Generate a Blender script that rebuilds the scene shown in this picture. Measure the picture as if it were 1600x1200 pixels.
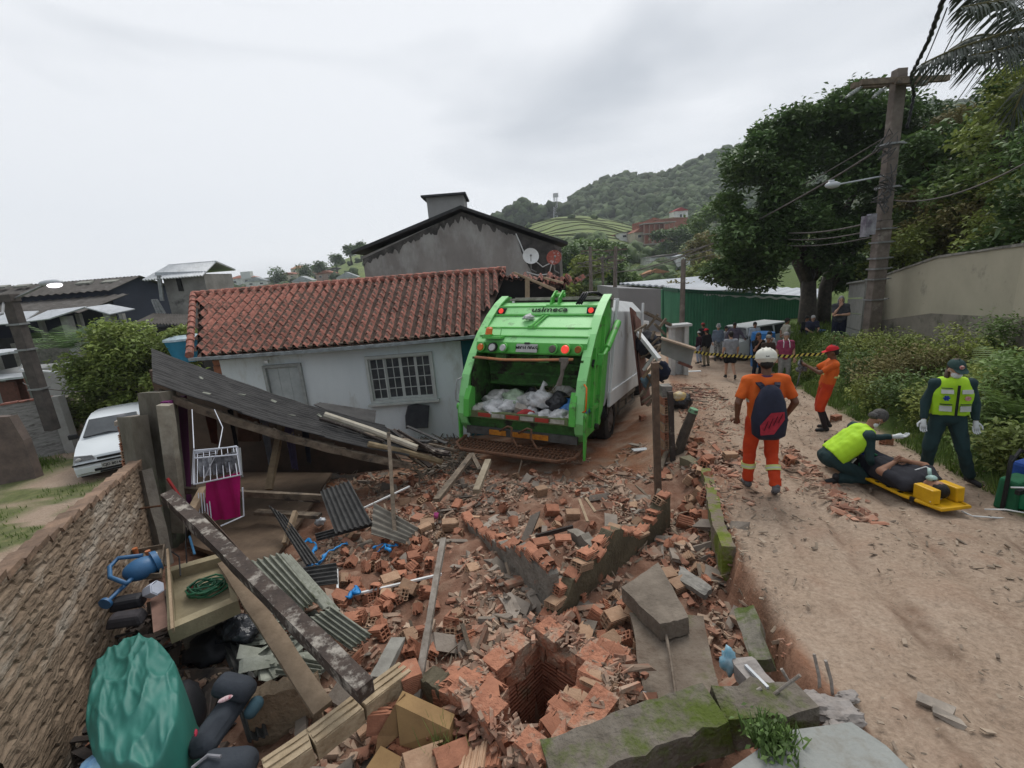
import bpy,math,random
import numpy as np
from mathutils import Matrix,Vector,noise as mnoise
S=bpy.context.scene
for o in list(bpy.data.objects):bpy.data.objects.remove(o)
# ---------- camera
FPX,ROLL,PITCH,CH=720.0,math.radians(4.6),math.radians(13.7),3.2
def raydir(u,v):
 a=u*math.cos(ROLL)+v*math.sin(ROLL);b=-u*math.sin(ROLL)+v*math.cos(ROLL)
 return a,b
cR=Vector((math.cos(ROLL),-math.sin(ROLL)*math.sin(PITCH),-math.sin(ROLL)*math.cos(PITCH)))
cU=Vector((math.sin(ROLL),math.cos(ROLL)*math.sin(PITCH),math.cos(ROLL)*math.cos(PITCH)))
cF=Vector((0,math.cos(PITCH),-math.sin(PITCH)))
cam=bpy.data.cameras.new('camera');cam.sensor_width=36;cam.lens=FPX/1600*36
cam.clip_start=.05;cam.clip_end=3000
co=bpy.data.objects.new('camera',cam);S.collection.objects.link(co);S.camera=co
co.matrix_world=Matrix(((cR.x,cU.x,-cF.x,0),(cR.y,cU.y,-cF.y,0),(cR.z,cU.z,-cF.z,CH),(0,0,0,1)))
# ---------- world: overcast
SUN_EL,SUN_AZ=math.radians(55),math.radians(20)
W=bpy.data.worlds.new('World');S.world=W;W.use_nodes=True
nt=W.node_tree;nt.nodes.clear();N=nt.nodes.new;L=nt.links.new
out=N('ShaderNodeOutputWorld');bg=N('ShaderNodeBackground');bg.inputs[1].default_value=1
sky=N('ShaderNodeTexSky');sky.sky_type='NISHITA';sky.sun_disc=False
sky.sun_elevation=SUN_EL;sky.sun_rotation=SUN_AZ
sk=N('ShaderNodeVectorMath');sk.operation='SCALE';sk.inputs['Scale'].default_value=.08
L(sky.outputs[0],sk.inputs[0])
tc=N('ShaderNodeTexCoord');mp=N('ShaderNodeMapping');mp.inputs['Scale'].default_value=(1,1,2.6)
mp.inputs['Location'].default_value=(.7,.2,.1)
L(tc.outputs['Generated'],mp.inputs[0])
n1=N('ShaderNodeTexNoise');n1.inputs['Scale'].default_value=1.5;n1.inputs['Detail'].default_value=7
n1.inputs['Roughness'].default_value=.45;n1.inputs['Distortion'].default_value=.6
L(mp.outputs[0],n1.inputs['Vector'])
dt=N('ShaderNodeVectorMath');dt.operation='DOT_PRODUCT';dt.inputs[1].default_value=Vector((.17,.8,.57)).normalized()
nv=N('ShaderNodeVectorMath');nv.operation='NORMALIZE';L(tc.outputs['Generated'],nv.inputs[0]);L(nv.outputs[0],dt.inputs[0])
md=N('ShaderNodeMath');md.operation='MULTIPLY_ADD';md.inputs[1].default_value=.26;md.inputs[2].default_value=.01
L(dt.outputs['Value'],md.inputs[0])
ad=N('ShaderNodeMath');ad.operation='ADD';L(n1.outputs[0],ad.inputs[0]);L(md.outputs[0],ad.inputs[1])
cr=N('ShaderNodeValToRGB');cr.color_ramp.elements[0].position=.46;cr.color_ramp.elements[0].color=(.39,.42,.46,1)
cr.color_ramp.elements[1].position=.72;cr.color_ramp.elements[1].color=(.70,.715,.74,1)
L(ad.outputs[0],cr.inputs[0])
mx=N('ShaderNodeMix');mx.data_type='RGBA';mx.inputs['Factor'].default_value=.94
L(sk.outputs[0],mx.inputs[6]);L(cr.outputs[0],mx.inputs[7]);L(mx.outputs[2],bg.inputs[0]);L(bg.outputs[0],out.inputs[0])
# ---------- sun, diffused by the cloud
sl=bpy.data.lights.new('sun','SUN');sl.energy=1.5;sl.angle=math.radians(32);sl.color=(1,.97,.92)
so=bpy.data.objects.new('sun',sl);S.collection.objects.link(so)
sd=Vector((math.sin(SUN_AZ)*math.cos(SUN_EL),math.cos(SUN_AZ)*math.cos(SUN_EL),math.sin(SUN_EL)))
so.rotation_euler=sd.to_track_quat('Z','Y').to_euler();so.location=(0,0,30)
S.view_settings.view_transform='Standard';S.view_settings.look='None'
S.view_settings.exposure=.46;S.view_settings.gamma=1
S.render.engine='CYCLES'
S.cycles.max_bounces=5;S.cycles.diffuse_bounces=2;S.cycles.glossy_bounces=2;S.cycles.transmission_bounces=3
S.cycles.volume_bounces=0;S.cycles.transparent_max_bounces=4
# ---------- helpers
rng=np.random.default_rng(7);random.seed(7)
V=lambda*a:np.array(a,dtype=float)
def ray(px,py):
 u=(px-800)/FPX;v=(600-py)/FPX
 a,b=raydir(u,v)
 return V(a,math.cos(PITCH)+b*math.sin(PITCH),-math.sin(PITCH)+b*math.cos(PITCH))
def D(px,py,Y):
 r=ray(px,py);t=Y/r[1];return V(r[0]*t,r[1]*t,CH+r[2]*t)
def G(px,py,z=0):
 r=ray(px,py);t=(z-CH)/r[2];return V(r[0]*t,r[1]*t,z)
def proj(p):
 z=p[2]-CH;f=p[1]*math.cos(PITCH)-z*math.sin(PITCH);b=p[1]*math.sin(PITCH)+z*math.cos(PITCH)
 a=p[0]/f;b=b/f
 return 800+(a*math.cos(ROLL)-b*math.sin(ROLL))*FPX,600-(a*math.sin(ROLL)+b*math.cos(ROLL))*FPX
def fbm(x,y,s=1.,o=3,seed=0):
 return mnoise.fractal(Vector((x*s+seed*17.3,y*s-seed*5.1,seed*3.7)),1,2,o)
def interp(v,xs,ys):return float(np.interp(v,xs,ys))
def sstep(t):t=min(1,max(0,t));return t*t*(3-2*t)
class MB:
 def __init__(s):s.v=[];s.f=[];s.m=[];s.n=0
 def add(s,vs,fs,mi=0):
  s.v.append(np.asarray(vs,float).reshape(-1,3))
  s.f+=[tuple(i+s.n for i in f)for f in fs];s.m+=[mi]*len(fs);s.n+=len(vs);return s
 def xf(s,M3,t=(0,0,0)):
  s.v=[v@np.asarray(M3).T+np.asarray(t)for v in s.v];return s
BF=[(0,3,2,1),(4,5,6,7),(0,1,5,4),(1,2,6,5),(2,3,7,6),(3,0,4,7)]
def rot(rz=0,ry=0,rx=0):
 return np.array((Matrix.Rotation(rz,3,'Z')@Matrix.Rotation(ry,3,'Y')@Matrix.Rotation(rx,3,'X')))
def box(mb,c,s,R=None,mi=0,jit=0,taper=1):
 x,y,z=[a/2 for a in s];k=taper
 v=V((-x,-y,-z),(x,-y,-z),(x,y,-z),(-x,y,-z),(-x*k,-y*k,z),(x*k,-y*k,z),(x*k,y*k,z),(-x*k,y*k,z))
 if jit:v=v+rng.uniform(-jit,jit,v.shape)
 if R is not None:v=v@np.asarray(R).T
 return mb.add(v+np.asarray(c,float),BF,mi)
def nrm(a):
 a=np.asarray(a,float);l=np.linalg.norm(a);return a/(l if l>1e-9 else 1)
def beam(mb,p0,p1,w,h,up=(0,0,1),mi=0,seg=1,jit=0,bend=0):
 p0=V(*p0);p1=V(*p1);d=nrm(p1-p0);s=np.cross(d,up)
 if np.linalg.norm(s)<1e-3:s=np.cross(d,(0,1,0))
 s=nrm(s);u=nrm(np.cross(s,d));vs=[];fs=[]
 for i in range(seg+1):
  t=i/seg;c=p0+(p1-p0)*t+u*bend*math.sin(math.pi*t)
  for a,b in((-1,-1),(1,-1),(1,1),(-1,1)):
   q=c+s*a*w/2+u*b*h/2
   if jit:q=q+rng.uniform(-jit,jit,3)
   vs.append(q)
 for i in range(seg):
  k=4*i
  for j in range(4):fs.append((k+j,k+(j+1)%4,k+4+(j+1)%4,k+4+j))
 fs+=[(3,2,1,0),tuple(4*seg+j for j in range(4))]
 return mb.add(vs,fs,mi)
def tube(mb,pts,r,n=8,mi=0,jit=0,closed=False):
 pts=[V(*p)for p in pts];m=len(pts);rs=r if hasattr(r,'__len__')else[r]*m
 vs=[];fs=[];ref=None
 for i,p in enumerate(pts):
  d=nrm(pts[min(i+1,m-1)]-pts[max(i-1,0)])
  if ref is None:ref=V(0,0,1)if abs(d[2])<.9 else V(1,0,0)
  s=nrm(np.cross(d,ref));u=np.cross(s,d);ref=u
  for k in range(n):
   a=2*math.pi*k/n;q=p+(s*math.cos(a)+u*math.sin(a))*rs[i]*(1+rng.uniform(-jit,jit)if jit else 1);vs.append(q)
 for i in range(m-1):
  for k in range(n):fs.append((i*n+k,(i+1)*n+k,(i+1)*n+(k+1)%n,i*n+(k+1)%n))
 fs+=[tuple(range(n)),tuple((m-1)*n+n-1-k for k in range(n))]
 return mb.add(vs,fs,mi)
def ell(mb,c,r,n=12,mi=0,R=None,jit=0):
 r=r if hasattr(r,'__len__')else(r,r,r);vs=[];fs=[];k=max(4,n//2)
 for i in range(k+1):
  th=math.pi*i/k
  for j in range(n):
   a=2*math.pi*j/n;vs.append((math.sin(th)*math.cos(a)*r[0],math.sin(th)*math.sin(a)*r[1],math.cos(th)*r[2]))
 v=np.array(vs)
 if jit:v=v*(1+rng.uniform(-jit,jit,(len(v),1)))
 if R is not None:v=v@np.asarray(R).T
 for i in range(k):
  for j in range(n):fs.append((i*n+j,(i+1)*n+j,(i+1)*n+(j+1)%n,i*n+(j+1)%n))
 return mb.add(v+np.asarray(c,float),fs,mi)
def capsule(mb,p0,p1,r0,r1,n=12,flat0=False,flat1=False,mi=0):
 p0=V(*p0);p1=V(*p1);d=nrm(p1-p0);pts=[];rs=[]
 if flat0:pts.append(p0);rs.append(r0)
 else:
  for a in(85,60,35,12):pts.append(p0-d*r0*math.sin(math.radians(a)));rs.append(r0*math.cos(math.radians(a)))
 if flat1:pts.append(p1);rs.append(r1)
 else:
  for a in(12,35,60,85):pts.append(p1+d*r1*math.sin(math.radians(a)));rs.append(r1*math.cos(math.radians(a)))
 ref=V(0,0,1)if abs(d[2])<.9 else V(1,0,0);s=nrm(np.cross(d,ref));u=np.cross(s,d);vs=[];fs=[]
 for p,r in zip(pts,rs):
  for k in range(n):
   a=2*math.pi*k/n;vs.append(p+(s*math.cos(a)+u*math.sin(a))*r)
 m=len(pts)
 for i in range(m-1):
  for k in range(n):fs.append((i*n+k,(i+1)*n+k,(i+1)*n+(k+1)%n,i*n+(k+1)%n))
 fs+=[tuple(range(n)),tuple((m-1)*n+n-1-k for k in range(n))]
 return mb.add(vs,fs,mi)
def prism(mb,poly,vec,mi=0):
 """poly: planar list of 3D points, extruded by vec"""
 a=np.array([V(*p)for p in poly]);n=len(a);b=a+np.asarray(vec,float)
 fs=[tuple(range(n-1,-1,-1)),tuple(range(n,2*n))]+[(i,(i+1)%n,n+(i+1)%n,n+i)for i in range(n)]
 return mb.add(np.vstack([a,b]),fs,mi)
def slab(mb,A,B,C,Dd,th,nu=1,nv=1,fn=None,mi=0):
 """quad A(0,0) B(1,0) C(1,1) D(0,1), thickness th along -normal, fn(u,v)->offset along normal"""
 A,B,C,Dd=[V(*p)for p in(A,B,C,Dd)];nn=nrm(np.cross(B-A,Dd-A));vs=[];fs=[]
 for s in(0,1):
  for j in range(nv+1):
   for i in range(nu+1):
    u=i/nu;v=j/nv;p=(A*(1-u)+B*u)*(1-v)+(Dd*(1-u)+C*u)*v
    o=fn(u,v)if fn else 0
    if hasattr(o,'__len__'):p=p+np.asarray(o);o=0
    vs.append(p+nn*(o-s*th))
 w=nu+1;K=w*(nv+1)
 for j in range(nv):
  for i in range(nu):
   a=j*w+i;fs.append((a,a+1,a+w+1,a+w));fs.append((K+a+w,K+a+w+1,K+a+1,K+a))
 for i in range(nu):fs.append((i+1,i,K+i,K+i+1));a=nv*w+i;fs.append((a,a+1,K+a+1,K+a))
 for j in range(nv):a=j*w;fs.append((a,a+w,K+a+w,K+a));a=j*w+nu;fs.append((a+w,a,K+a,K+a+w))
 return mb.add(vs,fs,mi)
def corr(mb,A,B,C,Dd,waves,amp,th=.012,sub=6,nv=1,bend=None,mi=0):
 return slab(mb,A,B,C,Dd,th,waves*sub,nv,lambda u,v:amp*math.sin(2*math.pi*waves*u)+(bend(u,v)if bend else 0),mi)
def mesh_of(mb,mats,smooth=False,name='mesh'):
 me=bpy.data.meshes.new(name);v=np.vstack(mb.v)
 me.from_pydata(v.tolist(),[],mb.f)
 for m in(mats if isinstance(mats,(list,tuple))else[mats]):me.materials.append(m)
 me.polygons.foreach_set('material_index',mb.m)
 if smooth:
  me.polygons.foreach_set('use_smooth',[True]*len(mb.f))
  if smooth!=True:
   try:me.set_sharp_from_angle(angle=math.radians(smooth))
   except Exception:pass
 me.validate();me.update();return me
def link(o):S.collection.objects.link(o);return o
def props(o,label=None,cat=None,group=None,kind=None):
 if label:o['label']=label
 if cat:o['category']=cat
 if group:o['group']=group
 if kind:o['kind']=kind
 return o
def obj(name,me,parent=None):
 o=link(bpy.data.objects.new(name,me))
 if parent is not None:o.parent=parent
 return o
def part(name,mb,mats,parent,label=None,smooth=False,kind=None,local=False,bevel=0):
 """a part given in world coordinates (local=True: in its parent's own frame)"""
 o=obj(name,mesh_of(mb,mats,smooth,name),parent)
 if not local and parent.parent is None and 'wz' not in parent.keys():o.location=-Vector(parent.location)
 if bevel:bev(o,bevel)
 return props(o,label,kind=kind)
def bev(o,w=.01,seg=2):
 m=o.modifiers.new('bevel','BEVEL');m.width=w;m.segments=seg;m.limit_method='ANGLE';m.angle_limit=.7;return o
def thing(name,label,cat,loc=(0,0,0),rotm=None,group=None):
 o=link(bpy.data.objects.new(name,None));o.empty_display_size=.2;o.location=loc
 if rotm is not None:o.rotation_euler=Matrix(np.asarray(rotm).tolist()).to_euler()
 return props(o,label,cat,group)
def solo(name,mb,mats,label=None,cat=None,group=None,kind=None,smooth=False,bevel=0):
 """a thing that is one mesh: recentred on its own base"""
 v=np.vstack(mb.v);c=V((v[:,0].min()+v[:,0].max())/2,(v[:,1].min()+v[:,1].max())/2,v[:,2].min())
 mb.v=[v-c];o=obj(name,mesh_of(mb,mats,smooth,name));o.location=c
 if bevel:bev(o,bevel)
 return props(o,label,cat,group,kind)
 # ---------- materials
MATS={}
def mat(name,c1,c2=None,s=6,rough=.85,bump=.3,bs=40,metal=0,c3=None,s3=1.5,th3=.6,rnd=0,wave=None,spec=.3,coord='Object',stretch=None,alpha=1,transl=0,attr=None,dist=.01,detail=5):
 if name in MATS:return MATS[name]
 m=bpy.data.materials.new(name);m.use_nodes=True;nt=m.node_tree;N=nt.nodes.new;L=nt.links.new
 b=nt.nodes['Principled BSDF'];b.inputs['Roughness'].default_value=rough;b.inputs['Metallic'].default_value=metal
 b.inputs['Specular IOR Level'].default_value=spec
 c2=c2 or tuple(x*.65 for x in c1)
 tc=N('ShaderNodeTexCoord');mp=N('ShaderNodeMapping');L(tc.outputs[coord],mp.inputs[0])
 if stretch:mp.inputs['Scale'].default_value=stretch
 n=N('ShaderNodeTexNoise');n.inputs['Scale'].default_value=s;n.inputs['Detail'].default_value=detail;n.inputs['Roughness'].default_value=.65
 L(mp.outputs[0],n.inputs['Vector'])
 r=N('ShaderNodeValToRGB');r.color_ramp.elements[0].position=.35;r.color_ramp.elements[1].position=.65
 r.color_ramp.elements[0].color=(*c2,1);r.color_ramp.elements[1].color=(*c1,1);L(n.outputs[0],r.inputs[0]);col=r.outputs[0]
 def mix(f,a,bb,mode='MIX'):
  x=N('ShaderNodeMix');x.data_type='RGBA';x.blend_type=mode
  if hasattr(f,'type'):L(f,x.inputs['Factor'])
  else:x.inputs['Factor'].default_value=f
  if hasattr(a,'type'):L(a,x.inputs[6])
  else:x.inputs[6].default_value=(*a,1)
  if hasattr(bb,'type'):L(bb,x.inputs[7])
  else:x.inputs[7].default_value=(*bb,1)
  return x.outputs[2]
 if c3:
  n3=N('ShaderNodeTexNoise');n3.inputs['Scale'].default_value=s3;n3.inputs['Detail'].default_value=6;n3.inputs['Roughness'].default_value=.7
  L(mp.outputs[0],n3.inputs['Vector'])
  r3=N('ShaderNodeValToRGB');r3.color_ramp.elements[0].position=th3-.06;r3.color_ramp.elements[1].position=th3+.06
  L(n3.outputs[0],r3.inputs[0]);col=mix(r3.outputs[0],col,c3)
 if rnd:
  oi=N('ShaderNodeObjectInfo');mr=N('ShaderNodeMapRange');mr.inputs[3].default_value=1-rnd;mr.inputs[4].default_value=1+rnd
  L(oi.outputs['Random'],mr.inputs[0]);vm=N('ShaderNodeVectorMath');vm.operation='SCALE';L(col,vm.inputs[0]);L(mr.outputs[0],vm.inputs['Scale']);col=vm.outputs[0]
 if attr:
  at=N('ShaderNodeAttribute');at.attribute_name='rnd';mr=N('ShaderNodeMapRange');mr.inputs[3].default_value=1-attr;mr.inputs[4].default_value=1+attr
  L(at.outputs['Fac'],mr.inputs[0]);vm=N('ShaderNodeVectorMath');vm.operation='SCALE';L(col,vm.inputs[0]);L(mr.outputs[0],vm.inputs['Scale']);col=vm.outputs[0]
 L(col,b.inputs['Base Color'])
 if bump or wave:
  nb=N('ShaderNodeTexNoise');nb.inputs['Scale'].default_value=bs;nb.inputs['Detail'].default_value=6;L(mp.outputs[0],nb.inputs['Vector'])
  bp=N('ShaderNodeBump');bp.inputs['Strength'].default_value=bump;bp.inputs['Distance'].default_value=dist;L(nb.outputs[0],bp.inputs['Height']);L(bp.outputs[0],b.inputs['Normal'])
  if wave:
   w=N('ShaderNodeTexWave');w.bands_direction=wave[0];w.inputs['Scale'].default_value=wave[1];w.inputs['Distortion'].default_value=wave[3]if len(wave)>3 else .3
   L(mp.outputs[0],w.inputs['Vector']);b2=N('ShaderNodeBump');b2.inputs['Strength'].default_value=wave[2];b2.inputs['Distance'].default_value=.02
   L(w.outputs[0],b2.inputs['Height']);L(bp.outputs[0],b2.inputs['Normal']);L(b2.outputs[0],b.inputs['Normal'])
 if transl:
  o=nt.nodes['Material Output'];t=N('ShaderNodeBsdfTranslucent');L(col,t.inputs[0]);ms=N('ShaderNodeMixShader');ms.inputs[0].default_value=transl
  L(b.outputs[0],ms.inputs[1]);L(t.outputs[0],ms.inputs[2]);L(ms.outputs[0],o.inputs['Surface'])
 MATS[name]=m;return m
def emis(name,c,k):
 m=bpy.data.materials.new(name);m.use_nodes=True;b=m.node_tree.nodes['Principled BSDF']
 b.inputs['Base Color'].default_value=(*c,1);b.inputs['Emission Color'].default_value=(*c,1);b.inputs['Emission Strength'].default_value=k;b.inputs['Roughness'].default_value=.3;return m
concrete=mat('old_concrete',(.30,.28,.25),(.17,.16,.14),s=5,bump=.5,bs=60,c3=(.10,.095,.085),s3=1.6,th3=.6)
mossy=mat('mossy_concrete',(.21,.19,.155),(.11,.10,.08),s=7,bump=.7,bs=45,c3=(.07,.095,.02),s3=2.2,th3=.52)
brick_m=mat('clay_brick',(.42,.185,.11),(.28,.12,.072),s=9,bump=.5,bs=70,rnd=.22,c3=(.42,.28,.19),s3=5,th3=.62,wave=('Z',22,.35))
brick_pale=mat('mortar_faced_brick',(.44,.29,.19),(.33,.20,.125),s=9,bump=.5,bs=60,rnd=.2,wave=('Z',20,.4))
shard_m=mat('brick_shards',(.35,.165,.105),(.23,.11,.072),s=3,bump=.3,bs=60,attr=.45,c3=(.29,.205,.15),s3=3.1,th3=.5)
mortar=mat('mortar',(.36,.31,.26),(.24,.20,.165),s=8,bump=.7,bs=50)
plaster=mat('grey_plaster',(.25,.225,.19),(.155,.135,.11),s=4,bump=.6,bs=45,c3=(.13,.115,.07),s3=1.3,th3=.6)
wood_old=mat('weathered_wood',(.21,.165,.12),(.10,.078,.058),s=8,bump=.6,bs=50,c3=(.05,.042,.035),s3=3,th3=.62,stretch=(1,1,1))
wood_pale=mat('pale_wood',(.36,.27,.18),(.25,.18,.115),s=8,bump=.4,bs=50)
wood_dark=mat('dark_painted_wood',(.055,.042,.037),(.035,.027,.023),s=6,bump=.6,bs=40,c3=(.28,.25,.21),s3=5,th3=.62)
fibre=mat('fibre_cement',(.30,.31,.26),(.19,.195,.16),s=7,bump=.4,bs=60,c3=(.10,.11,.07),s3=3,th3=.62)
fibre_dk=mat('dark_fibre_cement',(.075,.073,.070),(.038,.037,.036),s=9,bump=.4,bs=60,c3=(.16,.155,.14),s3=6,th3=.72)
blackm=mat('black_plastic',(.015,.015,.017),(.01,.01,.012),rough=.45,bump=.15)
rubber=mat('rubber',(.025,.024,.023),(.05,.042,.035),s=10,rough=.9,bump=.3)
steel=mat('grey_steel',(.30,.31,.31),(.20,.20,.20),rough=.5,metal=.4,bump=.15)
rust=mat('rusty_steel',(.16,.075,.04),(.08,.045,.03),s=20,rough=.9,bump=.5)
white_p=mat('white_paint',(.72,.73,.73),(.60,.61,.60),s=5,rough=.5,bump=.1)
galv=mat('galvanised_sheet',(.50,.52,.54),(.38,.40,.42),s=3,rough=.5,metal=.2,bump=.1,c3=(.24,.23,.21),s3=2,th3=.66)
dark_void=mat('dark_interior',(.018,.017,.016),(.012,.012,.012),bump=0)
glass_d=mat('dark_glass',(.03,.035,.04),(.02,.025,.03),rough=.08,spec=.6,bump=0)
glass_p=mat('house_glass',(.075,.08,.085),(.04,.045,.05),rough=.12,spec=.6,bump=0)
skin_l=mat('skin_light',(.50,.30,.21),(.44,.25,.17),rough=.55,bump=.1)
skin_m=mat('skin_tan',(.30,.155,.095),(.26,.13,.08),rough=.5,bump=.1)
skin_d=mat('skin_brown',(.16,.075,.045),(.13,.06,.036),rough=.5,bump=.1)
def cloth(name,c,s=10,d=.7,rough=.9):return mat('cloth_'+name,c,tuple(x*d for x in c),s=s,rough=rough,bump=.55,bs=14,spec=.15,dist=.02)
# ---------- ground height
XLy,XLx=[0,2.27,3.22,3.72,6.14,10,16.7,24.4,42,80],[1.72,1.77,1.9,1.98,2.82,3.89,5.85,8.4,14,30]
XRy,XRx=[0,1.78,4.6,7.5,11.5,15,23.3,42,80],[4.0,4.6,5.75,6.75,8.1,9.4,12.8,21.5,40]
def zroad(x,y):
 s=.5*x+.85*y
 if s>21:s=21+(s-21)*.45
 s=min(s,46)
 return .9-.117*s
def zlot(x,y):
 z=-.125*max(0,min(y,13)-4.2)
 xw=-4.0-(y-3.2)*.42
 t=sstep((xw-.1-x)/.5)if y<8 else sstep((-5.6-x)/1.5)
 return z*(1-t)+(-1.2-.02*min(30,max(0,y-8)))*t
PITC=G(852,1088,.3)
def zg(x,y):
 if y<-5:y=-5
 xl=interp(y,XLy,XLx);xr=interp(y,XRy,XRx)
 w=interp(y,[0,4.2,6,8,12],[.10,.12,.35,1.6,2.2])
 wob=.12*fbm(0,y,1.7,3,5)
 t=sstep((x-(xl+wob)+w)/w)
 zr=zroad(x,y);z=zlot(x,y)*(1-t)+zr*t
 if y>26:z=min(z,zroad(x,y))if x<xl else z
 b=sstep((x-xr-.05)/1.7)
 if b>0:z+=1.15*b+.12*fbm(x,y,.8,3,2)*b+.10*max(0,min(x-xr-3,30))
 return z
def T(px,py,dz=0):
 r=ray(px,py);t=.8;st=.05;p=None
 while t<400:
  p=V(r[0]*t,r[1]*t,CH+r[2]*t)
  if p[2]<=zg(p[0],p[1])+dz:break
  t+=max(.03,t*.01)
 lo=t-max(.03,t*.01);hi=t
 for _ in range(14):
  m=(lo+hi)/2;p=V(r[0]*m,r[1]*m,CH+r[2]*m)
  if p[2]<=zg(p[0],p[1])+dz:hi=m
  else:lo=m
 return p
 # ---------- terrain
def axis(a,b,st,far,n):
 core=list(np.arange(a,b,st));g=1.13;s=st;x=b;up=[]
 while x<far:s=min(s*g,12);up.append(x);x+=s
 up.append(far);s=st;x=a;dn=[]
 while x>-far:
  s=min(s*g,12);x-=s;dn.append(x)
 return np.array(dn[::-1]+core+up)
def axis2():
 out=[-30,-12,-5,-2,-.5,.3];y=.5
 while y<420:out.append(y);y+=max(.05,y*.0065)if y<30 else min(12,y*.05)
 return np.array(out)
ax=axis(-7.5,8.5,.065,420,0);ay=axis2()
nx,ny=len(ax),len(ay);vs=np.zeros((ny,nx,3));col=np.zeros((ny,nx,4));col[...,3]=1
def lotmask(x,y):
 xl=interp(y,XLy,XLx);m=sstep((xl+.1-x)/.3)if y<7 else sstep((xl-.3-x)/1.0)
 xw=-4.0-(y-3.2)*.42
 m*=sstep((x-xw)/.3)if y<8 else sstep((x+5.6)/1)
 return m*sstep((13-y)/2)
for j,y in enumerate(ay):
 for i,x in enumerate(ax):
  z=zg(x,y);near=y<30 and-16<x<18
  if near:
   lm=lotmask(x,y);xl=interp(y,XLy,XLx);xr=interp(y,XRy,XRx)
   f=fbm(x,y,3.1,4,1)
   tr=sstep((y-6.3+.6*fbm(x,y,1.2,2,44))/1.3)
   z+=lm*(1-.75*tr)*(.09*f+.05*fbm(x,y,11,2,3))
   onroad=(1-lm)*(1 if x>xl else 0)*(1 if x<xr else 0)
   if onroad and y>.5:
    d=(x-xl)/(xr-xl)
    for c,dep,w in((.32,.06,.03),(.55,.04,.02),(.82,.05,.03)):z-=dep*math.exp(-((d-c+.02*math.sin(y*.9))/w)**2)
    z+=.026*f+.02*fbm(x,y,9,3,4)-.02*max(0,.12-abs(fbm(x,y,1.0,3,51)))/.12*.5
    col[j,i,3]=1-min(1,sum(math.exp(-((d-c+.02*math.sin(y*.9))/(w*.9))**2)for c,w in((.16,.012),(.31,.014),(.345,.009),(.55,.012),(.80,.014),(.84,.01)))*(.35+.9*fbm(x,y,2.2,3,61)))
    ed=(x-xl)/.5
    if ed<1:z-=(1-ed)*.10*abs(fbm(x,y,4,3,9))*(1 if y<8 else .3)
   if x>xr:z+=.10*f
   red=lm*(.35+.65*tr)*min(1,.75+.6*f)
   if onroad:red=max(red,.55*sstep((.9-(x-xl))/.9)*sstep((y-4.5)/1.5)+.25*max(0,f))
   if y<5.2:red=max(red,.85*sstep((.16-abs(x-xl+.08))/.08))
   grs=sstep((x-xr+.25+.25*f)/.4)
   xw=-4.0-(y-3.2)*.42
   if x<xw-.45 and y<30:grs=max(grs,.8*sstep((fbm(x,y,.7,3,6)+.05)/.15))
   rub=lm*(1-tr)
   col[j,i,:3]=(min(1,max(0,red)),grs,rub)
  else:
   col[j,i,:3]=(0,1 if(x>interp(y,XRy,XRx)or y>45 or x<-8)else 0,0)
  dx=x-PITC[0];dy=y-PITC[1];u=(dx+dy)*.7071;w_=(dx-dy)*.7071
  m=max(abs(u),abs(w_))
  if m<.33:z=min(z,-.75)
  vs[j,i]=(x,y,z)
me=bpy.data.meshes.new('ground');idx=np.arange(nx*ny).reshape(ny,nx)
fa=np.stack([idx[:-1,:-1],idx[:-1,1:],idx[1:,1:],idx[1:,:-1]],-1).reshape(-1,4)
me.vertices.add(nx*ny);me.vertices.foreach_set('co',vs.reshape(-1));me.loops.add(fa.size);me.loops.foreach_set('vertex_index',fa.reshape(-1))
me.polygons.add(len(fa));me.polygons.foreach_set('loop_start',np.arange(0,fa.size,4));me.polygons.foreach_set('loop_total',np.full(len(fa),4))
me.polygons.foreach_set('use_smooth',np.ones(len(fa),bool));me.update()
ca=me.color_attributes.new('zone','FLOAT_COLOR','POINT');ca.data.foreach_set('color',col.reshape(-1))
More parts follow.
